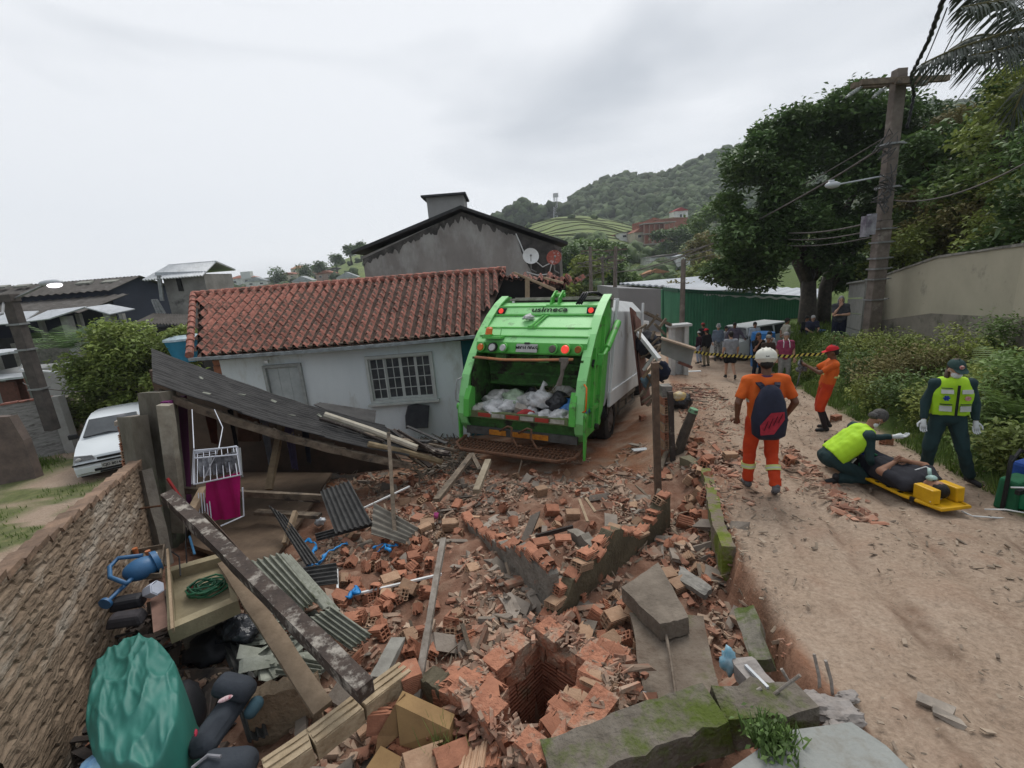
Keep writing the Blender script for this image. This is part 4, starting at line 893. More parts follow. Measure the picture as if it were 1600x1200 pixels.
mb=MB()
for z,y in((1.95,.68),(1.72,.84),(1.5,.92)):tube(mb,[(-1.06,y-.03,z),(1.06,y-.03,z)],.028,6)
lp('stiffener',mb,green_dk,bl)
for x in(-.62,.30):mb=MB();box(mb,(x,.42,2.08),(.22,.2,.14));lp('hinge',mb,green_dk,bl)
mb=MB();box(mb,(-.04,.0,1.0),(2.05,.12,.13));si=lp('hopper_sill',mb,mat('worn_sill',(.16,.22,.09),(.10,.08,.05),s=8,bump=.4))
for k in range(6):mb=MB();box(mb,(-.72+k*.3,-.068,1.0),(.27,.01,.075));lp('reflector',mb,redtape if k%2==0 else whitetape,si)
mb=MB();prism(mb,[(-1.12,.03,.95),(-1.12,.10,.55),(-1.12,.8,.5),(-1.12,.8,.72)],(2.24,0,0));lp('lower_body',mb,green_dk)
mb=MB();tube(mb,[(-1.05,.02,2.10),(-.4,.0,2.07),(.3,.0,2.09),(.98,.02,2.12)],.025,8);hb=lp('hold_bar',mb,mat('orange_bar',(.42,.17,.07),(.28,.13,.07),s=8,bump=.3),smooth=True)
mb=MB();tube(mb,[(.80,.0,2.10),(.82,-.03,1.85),(.78,-.03,1.66)],[.05,.035,.05],8,jit=.15);tube(mb,[(.88,.0,2.09),(.84,-.04,1.95)],[.045,.03],8,jit=.15)
for s,w in((-1,.09),):box(mb,(.82,.0,2.11),(.16,.09,.07))
lp('hanging_glove',mb,mat('grey_rag',(.14,.12,.10)))
mb=MB();box(mb,(0,.02,.66),(2.3,.09,.15));bu=lp('bumper',mb,mat('bumper_grey',(.08,.08,.075),(.05,.045,.04),s=8,bump=.3),bevel=.008)
for x in(-.45,.05,.42):mb=MB();box(mb,(x,-.035,.66),(.36 if x else .4,.015,.10));lp('reflector',mb,yellowtape,bu)
mb=MB();
for x0_ in(-.12,.28):tube(mb,[(x0_-.25,-.1,.72),(x0_-.05,-.16,.84),(x0_+.05,-.2,.84),(x0_+.04,-.2,.68),(x0_+.18,-.25,.50),(x0_+.28,-.25,.52)],.022,6)
lp('bin_hook',mb,rust,smooth=True)
mb=MB();tube(mb,[(-1.25,.12,.48),(-1.25,-.25,.42),(-1.0,-.52,.40),(.95,-.52,.40),(1.18,-.3,.42),(1.22,.12,.48)],.035,8);stp=lp('rear_step',mb,rust,smooth=40)
mb=MB()
for k in range(30):x=-1.15+k*.078;beam(mb,(x,-.48,.40),(x,.1,.44),.012,.04)
for k in range(5):beam(mb,(-1.2,-.42+k*.12,.405+k*.01),(1.15,-.42+k*.12,.405+k*.01),.012,.03)
lp('grating',mb,rust,stp,kind='stuff')
mb=MB();bp_=[(-1.17,0,.95),(-1.25,0,1.25),(-1.22,0,3.0),(-.95,0,3.28),(.95,0,3.28),(1.22,0,3.0),(1.25,0,1.25),(1.17,0,.95)];prism(mb,[(x,1.9,z)for x,y,z in bp_],(0,4.3,0));body=lp('body',mb,truck_white,bevel=.02)
mb=MB();
for s in(-1,1):box(mb,(s*1.26,4.05,1.1),(.06,4.2,.34));box(mb,(s*1.265,6.15,2.1),(.06,.12,2.3));box(mb,(s*1.265,1.98,2.1),(.06,.10,2.3))
box(mb,(0,4,3.3),(2.0,.12,.06));lp('body_rail',mb,truck_white,body,bevel=.01)
mb=MB();box(mb,(-.42,4,.78),(.12,7.6,.26));box(mb,(.42,4,.78),(.12,7.6,.26));box(mb,(0,5.5,.75),(1.6,1.2,.5));lp('chassis',mb,chassis)
mb=MB()
for z in(.48,.80):beam(mb,(1.2,3.4,z+.03),(1.2,5.6,z),.04,.11)
for y in(3.5,4.5,5.5):box(mb,(1.17,y,.75),(.05,.08,.6))
lp('side_guard',mb,mat('guard_grey',(.20,.18,.15),(.12,.10,.08),s=6,bump=.3))
for s in(-1,1):
 wheel(TK,(s*1.04,2.65,.5),.5,.28,s,mat('dusty_hub',(.16,.13,.11),(.10,.08,.07),s=8));wheel(TK,(s*.73,2.65,.5),.5,.26,s,chassis);wheel(TK,(s*1.04,7.4,.5),.5,.28,s,chassis)
 mb=MB();prism(mb,[(s*.6,2.0,.62),(s*.6,2.0,.95),(s*.6,3.3,.95),(s*.6,3.3,.9),(s*.6,2.1,.88),(s*.6,2.06,.62)],(s*.62,0,0));lp('mudguard',mb,blackm)
mb=MB();box(mb,(.85,1.55,.62),(.42,.4,.34));tube(mb,[(.9,1.0,.72),(1.28,1.0,.72)],.06,8);lp('air_tank',mb,chassis,smooth=40)
mb=MB();
for k in range(6):tube(mb,[(1.1,1.5+.05*k,1.15),(1.2+.02*k,1.42+.06*k,.8),(1.16,1.5+.05*k,.55)],.016,5)
lp('hydraulic_hose',mb,blackm,smooth=True)
mb=MB();box(mb,(1.17,.70,2.02),(.16,.34,.26),rot(0,.1,-.5));lp('work_lamp',mb,blackm)
mb=MB();cb_=[(-1.1,6.5,.7),(-1.15,6.45,1.8),(-.9,6.55,2.75),(.95,6.5,2.62),(1.12,6.45,1.75),(1.1,6.5,.7)];prism(mb,cb_,(0,1.9,-.1));cabo=lp('cab',mb,truck_white,bevel=.05)
mb=MB();prism(mb,[(1.115,6.75,1.75),(1.115,7.7,1.7),(1.04,7.5,2.3),(1.03,6.85,2.42)],(.03,0,0));lp('side_window',mb,glass_p,cabo)
mb=MB();prism(mb,[(1.13,6.6,.8),(1.13,7.9,.8),(1.13,7.9,1.62),(1.13,6.6,1.66)],(.03,0,0));dd=lp('door',mb,truck_white,cabo,bevel=.01)
mb=MB()
for k in range(12):p=V(rng.uniform(.4,1.25),rng.uniform(6.6,8.4),rng.uniform(2.3,2.8));box(mb,p,(rng.uniform(.2,.5),rng.uniform(.1,.4),.04),rot(rng.random()*3,rng.normal()*.4,rng.normal()*.4),jit=.05)
lp('crushed_roof',mb,mat('torn_metal',(.36,.36,.35),(.16,.15,.14),s=7,bump=.4),cabo,kind='stuff')
mb=MB();tube(mb,[(1.1,8.0,1.6),(1.45,8.1,1.7),(1.5,8.15,2.2)],.02,6);box(mb,(1.52,8.15,2.0),(.2,.1,.42));lp('mirror',mb,blackm,cabo)
mb=MB();box(mb,(0,8.4,.95),(2.2,.2,.4),rot(.06));lp('front_bumper',mb,chassis,cabo)
def shear(o):
 for c in o.children:
  if c.type=='MESH':
   if abs(c.location.z)>.5:c.location.y+=max(0,c.location.z-1.6)*.35
   else:
    for v in c.data.vertices:
     if v.co.y<2.25 and v.co.z>1.6:v.co.y+=(v.co.z-1.6)*.35
  shear(c)
shear(TK)
def TL(x,y,z):return V(*(Tm@V(x,y,z)))+V(*TR_)
bagc=[('white',(.62,.62,.62)),('offwhite',(.50,.48,.44)),('black',(.02,.02,.024)),('blue',(.03,.16,.42)),('palegreen',(.36,.46,.32)),('clear',(.45,.44,.42))]
def bagm(k):return mat('bag_'+bagc[k][0],bagc[k][1],tuple(c*.6 for c in bagc[k][1]),s=7,rough=.35,bump=1,bs=9,spec=.5,dist=.05)
def lump(c,r,n=14,k=.25,R=None,seed=0):
 mb=MB();v,f=icosphere(3)if False else(None,None)
 v,f=ICO3;u=v*np.array(r if hasattr(r,'__len__')else(r,r,r));q=[]
 for a,b in zip(v,u):
  d=mnoise.fractal(Vector(a*1.7)+Vector((seed*3.1,seed,0)),1,2,3);d2=abs(mnoise.noise(Vector(a*5)+Vector((seed,7,seed*2))))
  q.append(b*(1+k*d-k*.5*d2))
 q=np.array(q)
 if R is not None:q=q@np.asarray(R).T
 return mb.add(q+np.asarray(c,float),f.tolist())
ICO3=icosphere(3)
bags=[(-.92,.18,1.05,.17,1,'crumpled off-white bag with red print at the left end of the hopper load'),(-.62,.2,1.08,.24,0,'white grocery bag second from the left in the hopper load'),(-.70,.5,1.22,.24,5,'clear plastic rubbish bag behind the second white bag in the hopper'),(-.35,.25,1.12,.20,0,'white rubbish bag left of the pale green one'),(-.32,.45,1.25,.24,4,'pale green rubbish bag near the middle of the hopper'),(.12,.22,1.02,.19,0,'white bag lying low behind the red reflector strip'),(.02,.45,1.22,.22,5,'cloudy clear bag right of the cardboard piece'),(.30,.38,1.30,.24,0,'tall knotted white bag with red lettering standing highest in the hopper'),(.62,.45,1.22,.26,2,'large black rubbish bag right of the tall white bag'),(.92,.42,1.16,.27,3,'bright blue rubbish bag at the right end of the hopper'),(.75,.15,1.05,.20,0,'white bag in front of the blue rubbish bag'),(.98,.14,1.0,.15,1,'small off-white bag in the right front corner of the hopper'),(.48,.12,1.03,.15,0,'small white bag with red print below the black rubbish bag'),(-.05,.85,1.2,.3,2,'black bag pressed against the packer blade'),(-.6,.85,1.15,.3,5,'clear bag at the dark back of the hopper'),(.55,.85,1.25,.3,1,'brownish bag of twigs against the packer blade')]
for i,(x,y,z,r,k,lab)in enumerate(bags):
 mb=lump(TL(x,y,z),(r*1.15,r,r*.8),seed=i,k=.45)
 if lab.startswith('tall'):tube(mb,[TL(x,y,z+.1),TL(x+.03,y,z+.27),TL(x+.08,y,z+.33)],[.09,.03,.06],8,jit=.2)
 solo('rubbish_bag',mb,bagm(k),lab,'rubbish bag','rubbish bags in the hopper of the truck',smooth=True)
mb=MB();box(mb,TL(-.05,.17,1.12),(.22,.16,.15),Tm@rot(.3,.3,.5));solo('cardboard_carton',mb,mat('card',(.42,.38,.33)),'torn pale cardboard carton between the bags in the hopper','carton',bevel=.004)
mb=lump(TL(.10,.08,1.06),(.17,.06,.09),k=.3,seed=33);solo('red_packet',mb,mat('red_packet',(.45,.05,.05),bump=.6,bs=8),'flat red plastic packet on the hopper sill','packet',smooth=True)
mb=MB()
for k in range(40):a=TL(.45+rng.normal()*.12,.55+rng.normal()*.08,1.38);tube(mb,[a,a+V(rng.normal()*.13,rng.normal()*.1,rng.random()*.22)],.004,4)
solo('dry_twigs',mb,mat('twig',(.22,.19,.10)),'bunch of dry twigs sticking out above the rubbish bags','twigs',kind='stuff')
mb=lump(TL(-.26,1.08,HZ(2.76)),(.12,.09,.06),k=.7,seed=5);solo('plastic_scrap',mb,bagm(0),'crumpled white plastic scrap stuck on the green truck hood','plastic scrap',smooth=True)
# ---------- white car
CRP=V(-10.825,11.689,-1.32);
Cm=np.array(Matrix.Rotation(.541,3,'Z'));carw=mat('car_white',(.72,.76,.78),(.68,.72,.74),s=1,rough=.25,bump=0,spec=.6)
CAR=thing('parked_car','small white hatchback facing the camera in the dirt drive, half hidden by the broken wall','car',CRP,Cm);CAR['wz']=1;CARZ=zg(CRP[0],CRP[1]);
def carbody(prof,w,m,tum=.12,par=None,name='body',n=None):
 """prof: (y, z, half width) stations of the upper edge, closed by the sill"""
 mb=MB();vs=[];fs=[]
 for y,zb0,zt,hw,hw2 in prof:
  vs+=[(-hw,y,zb0),(-hw*1.02,y,(zb0+zt)/2),(-hw2,y,zt),(-hw2*.5,y,zt+.03),(0,y,zt+.04),(hw2*.5,y,zt+.03),(hw2,y,zt),(hw*1.02,y,(zb0+zt)/2),(hw,y,zb0)]
 k=9
 for i in range(len(prof)-1):
  for j in range(k-1):fs.append((i*k+j,i*k+j+1,(i+1)*k+j+1,(i+1)*k+j))
  fs.append(((i+1)*k,(i+1)*k+k-1,i*k+k-1,i*k))
 fs+=[tuple(range(k))[::-1],tuple((len(prof)-1)*k+j for j in range(k))];mb.add(vs,fs)
 return part(name,mb,m,par,local=True,smooth=35)
cl=lambda name,mb,m,par=None,**k:part(name,mb,m,par or CAR,local=True,**k)
cbod=carbody([(-.06,.22,.55,.66,.60),(.0,.2,.66,.76,.68),(.18,.2,.74,.81,.74),(.55,.2,.84,.82,.76),(1.0,.2,.93,.83,.77),(2.6,.2,.95,.83,.77),(3.4,.2,.97,.82,.76),(3.75,.25,.9,.76,.7)],1.6,carw,par=CAR)
mb=MB();cabp=[(1.0,.93,.76),(1.62,1.36,.60),(2.2,1.42,.60),(3.0,1.38,.58),(3.65,.98,.72)];vs=[];fs=[]
for y,z,hw in cabp:vs+=[(-hw,y,z),(-hw*.5,y,z+.025),(0,y,z+.03),(hw*.5,y,z+.025),(hw,y,z)]
for i in range(4):
 for j in range(4):fs.append((i*5+j,i*5+j+1,i*5+6+j,i*5+5+j))
vs+=[(-.76,1.0,.9),(-.76,3.65,.9),(.76,1.0,.9),(.76,3.65,.9)];fs+=[(0,5,10,15,20,21,20)[:5]+(21,),(4,22,23,24,19,14,9)]
fs[-2]=(0,5,10,15,20,26-5);fs=fs[:-2]+[(0,5,10,15,20,21+0)]+[(24,19,14,9,4,23)]
vs=vs[:25];vs+=[(-.8,3.65,.9),(-.8,1.0,.9),(.8,1.0,.9),(.8,3.65,.9)];fs=fs[:-2]+[(25,20,15,10,5,0,26),(27,4,9,14,19,24,28)]
mb.add(vs,fs);roofc=cl('roof',mb,carw,smooth=35)
mb=MB();prism(mb,[(-.66,1.03,.975),(.66,1.03,.975),(.545,1.56,1.345),(-.545,1.56,1.345)],(0,-.03,.035));ws=cl('windscreen',mb,mat('windscreen',(.06,.07,.075),(.03,.035,.04),s=1.5,rough=.08,bump=0,spec=.8),bevel=.01)
mb=MB();tube(mb,[(-.62,1.0,1.0),(-.1,1.02,1.04),(.1,1.0,1.0),(.6,1.04,1.05)],.012,5);cl('wiper',mb,blackm,ws)
for s in(-1,1):
 mb=MB();prism(mb,[(s*.775,1.3,.98),(s*.775,3.3,1.0),(s*.62,2.95,1.33),(s*.635,1.72,1.34)],(s*.012,0,0));cl('side_window',mb,glass_d)
 mb=MB();box(mb,(s*.93,1.35,1.0),(.2,.12,.14));box(mb,(s*.84,1.38,.95),(.1,.05,.05));cl('mirror',mb,blackm,bevel=.02)
 mb=MB();prism(mb,[(s*.74,-.04,.60),(s*.30,-.09,.62),(s*.34,-.06,.72),(s*.72,.06,.74)],(0,.05,.0));hl=cl('headlight',mb,mat('headlight',(.20,.20,.20),(.10,.10,.10),rough=.1,spec=.8,bump=0),bevel=.008)
 mb=MB();ell(mb,(s*.62,-.06,.67),(.06,.03,.045),10);cl('bulb',mb,white_l,hl)
 wheel(CAR,(s*.72,.62,.28),.29,.18,s,steel);wheel(CAR,(s*.72,3.0,.28),.29,.18,s,steel)
 mb=MB();box(mb,(s*.52,-.125,.33),(.22,.03,.08));cl('fog_lamp',mb,glass_d)
mb=MB();prism(mb,[(-.74,-.02,.22),(-.74,-.14,.28),(-.74,-.16,.45),(-.74,-.10,.56),(-.74,.05,.56),(-.74,.05,.22)],(1.48,0,0));bm_=cl('bumper',mb,carw,bevel=.03)
mb=MB();box(mb,(0,-.15,.545),(1.5,.06,.035));cl('trim_strip',mb,blackm,bm_);mb=MB();box(mb,(0,-.1,.625),(.5,.04,.06));box(mb,(0,-.155,.34),(.7,.02,.07));box(mb,(0,-.152,.27),(.5,.02,.04));cl('grille',mb,blackm,bm_)
mb=MB();box(mb,(.02,-.175,.43),(.42,.015,.13));pl=cl('number_plate',mb,mat('plate_grey',(.42,)*3),bm_);text('CJD 8014',.095,blackm,pl,(.02,-.186,.43),REAR,depth=.002,bold=.002)
# ---------- silver car at the road bend
p=T(1170,557);vc=D(1172,552,22.3);
Vm=rot(math.radians(-68));VAN=thing('parked_car','silver-white estate car parked side-on in front of the green shed','car',V(vc[0],vc[1],vc[2]-.1),Vm);VAN['wz']=1
carw2=mat('car_silver',(.50,.53,.53),(.46,.49,.49),s=1,rough=.3,bump=0,spec=.5);vl=lambda name,mb,m,par=None,**k:part(name,mb,m,par or VAN,local=True,**k)
carbody([(-2.1,.3,.75,.7,.66),(-2.0,.25,.9,.82,.76),(-1.2,.25,.98,.84,.78),(-.9,.25,1.0,.85,.78),(1.6,.25,1.02,.85,.78),(2.05,.3,.98,.8,.74),(2.15,.35,.9,.74,.7)],1.7,carw2,par=VAN)
mb=MB();box(mb,(0,.35,1.25),(1.4,2.9,.5),taper=.82);vl('cabin',mb,glass_d,bevel=.05)
mb=MB();box(mb,(0,.35,1.51),(1.28,2.6,.08));[box(mb,(s*.62,y,1.25),(.09,.09,.54),rot(0,-s*.2,.0))for s in(-1,1)for y in(-.95,-.2,.75,1.7)];vl('roof',mb,carw2,bevel=.02)
for s in(-1,1):
 for y in(-1.35,1.35):wheel(VAN,(s*.74,y,.32),.32,.2,s,steel)
 mb=MB();box(mb,(s*.8,-2.0,.8),(.1,.1,.3));vl('tail_lamp',mb,red_o)
 # ---------- utility pole, wires
pole_m=mat('concrete_pole',(.20,.165,.14),(.12,.10,.085),s=4,bump=.5,bs=30,c3=(.28,.25,.22),s3=2,th3=.64)
pb0,pt0=D(1358,545,15),D(1405,116,15);UP=thing('utility_pole','tall concrete utility pole with double crossarm and cable bundles in front of the boundary wall','utility pole',pb0)
mb=MB();beam(mb,pb0-V(0,0,.6),pb0+(pt0-pb0)*.5,.40,.30,up=(0,1,0));beam(mb,pb0+(pt0-pb0)*.5,pt0,.33,.25,up=(0,1,0));box(mb,pt0+V(.0,0,.02),(.3,.26,.22));part('shaft',mb,pole_m,UP,bevel=.02)
for a,b_,y in(((1345,129),(1446,123),14.8),((1331,134),(1448,129),15.22),((1343,127),(1482,122),14.95)):
 if y==14.95:continue
 mb=MB();beam(mb,D(*a,y),D(*b_,y),.13,.15);part('crossarm',mb,wood_old,UP)
mb=MB();beam(mb,D(1400,127,14.62),D(1482,122,14.6),.13,.15);part('crossarm',mb,wood_old,UP)
ins=mat('insulator',(.30,.32,.30),rough=.3,bump=0)
for a,b_ in(((1346,136),(1322,152)),((1383,137),(1364,152)),((1430,135),(1448,127))):
 mb=MB();p,q=D(*a,14.9),D(*b_,14.4);tube(mb,[p,q],.035,6)
 for k in range(4):u=p+(q-p)*(.3+k*.15);ell(mb,u,.06,8)
 part('insulator',mb,ins,UP)
for zz,w in((.32,.05),(.36,.05),(.42,.05),(.47,.04),(.62,.05),(.77,.05),(.28,.04),(.20,.04)):
 c=pb0+(pt0-pb0)*zz;mb=MB();box(mb,c,(.5,.38,w));box(mb,c+V(.33,0,0),(.25,.06,.03));part('band',mb,steel,UP)
mb=MB();p=D(1352,354,14.8);box(mb,p,(.14,.22,.62));box(mb,p+V(.17,0,.05),(.18,.2,.62));part('junction_box',mb,mat('box_purple',(.34,.34,.36),(.10,.08,.11),s=3),UP)
mb=MB()
for k in range(26):
 a=pb0+(pt0-pb0)*rng.uniform(.55,.68)+V(rng.uniform(-.35,-.1),-.25,0);tube(mb,[a,a+V(rng.uniform(-.5,.1),-.1,rng.uniform(-.3,.1)),a+V(rng.uniform(-.3,.3),0,rng.uniform(-.35,.35))],.018,4)
for k in range(14):
 a=pb0+(pt0-pb0)*rng.uniform(.72,.80)+V(-.2,-.25,0);tube(mb,[a,a+V(rng.uniform(-.7,.1),-.1,rng.uniform(-.3,.2)),a+V(rng.uniform(-.3,.3),0,rng.uniform(-.3,.3))],.014,4)
part('cable_tangle',mb,mat('cable_grey',(.10,.095,.09),(.05,.05,.05)),UP,kind='stuff')
mb=MB();a,b_=D(1380,275,14.8),D(1305,289,14.6);tube(mb,[a,b_],.028,6);la=part('lamp_arm',mb,galv,UP)
mb=MB();ell(mb,D(1301,289,14.6),(.24,.12,.10),12);box(mb,D(1299,284,14.6),(.12,.1,.1));part('lamp_head',mb,galv,la,smooth=True)
def wire(pts,r,sag=.3,label='',m=None,n=14,tw=0,kind=None):
 mb=MB();P=[]
 for a,b_ in zip(pts,pts[1:]):
  for i in range(n):t=i/n;P.append(a+(b_-a)*t-V(0,0,sag*4*t*(1-t)))
 P.append(pts[-1])
 if tw:P=[p+V(tw*math.sin(i*.9),0,tw*math.cos(i*.7))for i,p in enumerate(P)]
 tube(mb,P,r,5);return solo('overhead_cable',mb,m or blackm,label,'cable','overhead cables',smooth=True)
wg=mat('weathered_cable',(.17,.15,.14),(.10,.09,.085))
att=pb0+(pt0-pb0)*.77+V(-.2,-.2,0);att2=pb0+(pt0-pb0)*.5+V(-.2,-.2,0)
far1=D(962,425,42);wire([att,far1],.035,.9,'thick twisted service cable sloping from the utility pole down-left to the far pole',wg,tw=.02,n=40)
wire([att+V(0,0,.25),D(1110,355,36)],.018,.3,'thin upper cable running left from the pole into the big tree',wg)
for k,(yy,lab)in enumerate([(0,'upper'),(-.25,'middle'),(-.45,'lowest')]):
 wire([att2+V(0,0,yy),D(1180,360+k*9,24),D(1010,402+k*7,44)],.028-.004*k,.25,'%s of the three telephone cables crossing the dark tree from the utility pole'%lab,wg,tw=.012)
wire([pb0+(pt0-pb0)*.57+V(.2,-.1,0),D(1620,245,10)],.02,.3,'cable rising right from the utility pole across the green hillside',wg)
tops=[D(1430,128,14.7),D(1452,126,14.7),D(1475,124,14.7)]
for k,(p,q)in enumerate([((1460,112),(1480,12)),((1478,112),(1503,25)),((1500,112),(1530,0)),]):
 wire([D(p[0]-30,p[1]+15,14.7),D(*q,9)],.011,.1,['left','middle','right'][k]+' thin line climbing from the crossarm to the top edge of the sky',blackm)
for k,(p,q)in enumerate([((1484,172),(1560,60)),((1500,175),(1585,60)),((1510,182),(1600,80))]):
 wire([D(*p,30),D(*q,14)],.02,.1,['left','middle','right'][k]+' of three wires slanting through the gap between palm and hillside',wg)
wire([att+V(.45,0,.35),pb0+(pt0-pb0)*.92+V(.35,-.2,0),D(1424,115,13.8),D(1452,60,10.5),D(1477,-12,8)],.04,.03,'thick black cable bundle rising from the pole to the top edge of the photo',blackm,tw=.012,n=36)
def simple_pole(name,a,b_,Y,r,label,arms=(),m=pole_m):
 p,q=D(*a,Y),D(*b_,Y);t=thing(name,label,'utility pole',p);mb=MB();tube(mb,[p-V(0,0,1),q],[r,r*.75],10);part('shaft',mb,m,t,smooth=40)
 for(x,dy,w)in arms:mb=MB();u=q+V(0,0,-dy);beam(mb,u-V(w,0,0),u+V(w,0,0),.12,.12);part('crossarm',mb,wood_old,t)
 return t
simple_pole('utility_pole',(1064,545),(1068,405),19,.12,'slim round grey post rising from behind the white meter housing')
simple_pole('utility_pole',(960,470),(962,385),42,.2,'dark pole with crossarms just right of the truck top',((0,.3,1.0),(0,1.2,.7)))
simple_pole('utility_pole',(923,440),(922,385),48,.2,'dark pole with short crossarms left of the grey metal shed',((0,.4,.9),))
simple_pole('utility_pole',(942,440),(941,400),52,.16,'thin dark pole between the two crossarm poles')
mb=MB()
for k in range(16):
 a=D(rng.uniform(905,965),rng.uniform(395,425),44);tube(mb,[a,a+V(rng.uniform(-1.6,1.6),0,rng.uniform(-.8,.8)),a+V(rng.uniform(-2.2,2.2),0,rng.uniform(-.5,.5))],.03,4)
solo('cable_tangle',mb,wg,'tangle of wires strung between the dark poles above the truck','cables',kind='stuff')
a,b_=D(66,622,13.5),D(15,466,13.5);LP_=thing('utility_pole','dark leaning utility pole with a lit street lamp at the left edge','utility pole',a);mb=MB();beam(mb,a-V(0,0,1.0),b_,.30,.24,up=(0,1,0));box(mb,b_,(.34,.3,.22));part('shaft',mb,mat('dark_pole',(.105,.09,.08),(.06,.052,.048),s=5,bump=.4),LP_,bevel=.015)
mb=MB();tube(mb,[b_+V(.1,0,-.03),D(72,444,13.4)],.03,6);la=part('lamp_arm',mb,steel,LP_);mb=MB();ell(mb,D(80,442,13.4),(.34,.16,.09),12);part('lamp_head',mb,galv,la,smooth=True);mb=MB();ell(mb,D(85,444,13.35)+V(.0,0,-.03),(.2,.12,.07),12);part('lit_bulb',mb,emis('lamp_lit',(1,.93,1),2.2),la,smooth=True)
for zz in(.1,.5,.75):mb=MB();box(mb,a+(b_-a)*zz,(.38,.32,.05));part('band',mb,steel,LP_)
mb=MB();tube(mb,[b_+V(-.1,-.1,-.1),D(4,490,12.5),D(-30,500,12)],.03,6);part('bracket',mb,steel,LP_)
wire([a+(b_-a)*.1,D(36,598,15.8)],.015,.05,'thin wire from the left pole to the small white house',wg)
wire([a+(b_-a)*.1+V(.1,0,0),D(180,607,16)],.015,.1,'thin wire running right from the left pole into the bush',wg)
# ---------- people
def remesh(mb,vox,mats,name,smooth=3,wr=0,seed=0):
 me=mesh_of(mb,mats,False,name);o=link(bpy.data.objects.new(name,me));m=o.modifiers.new('r','REMESH');m.mode='VOXEL';m.voxel_size=vox
 s=o.modifiers.new('s','SMOOTH');s.iterations=smooth;s.factor=.6
 dg=bpy.context.evaluated_depsgraph_get();r=bpy.data.meshes.new_from_object(o.evaluated_get(dg));bpy.data.objects.remove(o);bpy.data.meshes.remove(me);r.name=name
 if wr:
  r.update();n=len(r.vertices);c=np.zeros(n*3);r.vertices.foreach_get('co',c);c=c.reshape(-1,3);nn=np.zeros(n*3);r.vertices.foreach_get('normal',nn);nn=nn.reshape(-1,3)
  a=c*V(26,26,15)+seed;d=np.sin(a[:,0]+2*np.sin(a[:,2]*.9+a[:,1]))*np.sin(a[:,2]+1.7*np.sin(a[:,0]*.6)+a[:,1]*.5)
  r.vertices.foreach_set('co',(c+nn*(d*wr)[:,None]).reshape(-1))
 r.polygons.foreach_set('use_smooth',[True]*len(r.polygons));r.materials.clear()
 for q in(mats if isinstance(mats,(list,tuple))else[mats]):r.materials.append(q)
 r.update();return r
SH_BLACK=mat('shoe_black',(.02,.02,.022),rough=.6,bump=.1);SOLE=mat('shoe_sole',(.10,.085,.075),(.06,.05,.045),bump=.4)
GLOVE=mat('white_glove',(.62,.64,.64),(.5,.52,.52),rough=.5,bump=.2);MASK=mat('white_mask',(.68,.70,.70),(.6,.62,.62),bump=.3)
REFL=mat('silver_reflective',(.52,.53,.50),(.42,.43,.40),rough=.4,bump=.2);REFY=mat('yellow_reflective',(.58,.62,.22),(.45,.5,.2),rough=.5,bump=.2)
HAIRS={'black':mat('hair_black',(.018,.015,.013),(.01,.009,.008),rough=.6,bump=.8,bs=60),'brown':mat('hair_brown',(.06,.035,.02),rough=.6,bump=.8,bs=60),'grey':mat('hair_grey',(.30,.29,.28),(.18,.17,.17),rough=.7,bump=.8,bs=60),'white':mat('hair_white',(.55,.54,.52),(.4,.39,.38),rough=.7,bump=.6,bs=60),'dgrey':mat('hair_dark_grey',(.085,.08,.075),(.04,.038,.036),s=30,rough=.7,bump=.8,bs=60)}
EYE=mat('eye_dark',(.02,.015,.012),rough=.2,bump=0)
def hand(mb,w,d,up,s,size=1.,curl=.6):
 """palm at wrist w along d, fingers curled towards -up"""
 d=nrm(d);side=nrm(np.cross(d,up));up=np.cross(side,d);k=size
 capsule(mb,w,w+d*.07*k,.027*k,.034*k,8);lens=[.065,.075,.07,.055]
 for i in range(4):
  b=w+d*.085*k+side*(i-1.5)*.019*k;m_=b+d*lens[i]*.5*k-up*.01*curl*k;e=m_+(d*(1-curl*.7)-up*curl)*lens[i]*.6*k
  capsule(mb,b-d*.02*k,m_,.0095*k,.009*k,6);capsule(mb,m_,e,.009*k,.0075*k,6)
 t=w+d*.03*k+side*s*.03*k;m_=t+(d*.6+side*s*.7)*.04*k;capsule(mb,t-d*.01,m_,.012*k,.011*k,6);capsule(mb,m_,m_+(d*.9-up*.3)*.035*k,.011*k,.009*k,6)
J0=dict(pelvis=(0,0,.95),chest=(0,0,1.26),neck=(0,-.01,1.46),head=(0,.02,1.615),shL=(-.185,0,1.42),shR=(.185,0,1.42),elL=(-.245,-.03,1.13),elR=(.245,-.03,1.13),wrL=(-.25,.07,.88),wrR=(.25,.07,.88),hipL=(-.09,0,.93),hipR=(.09,0,.93),knL=(-.105,.03,.50),knR=(.105,.03,.50),anL=(-.115,-.03,.085),anR=(.115,-.03,.085),toL=(-.14,.12,.03),toR=(.14,.12,.03))
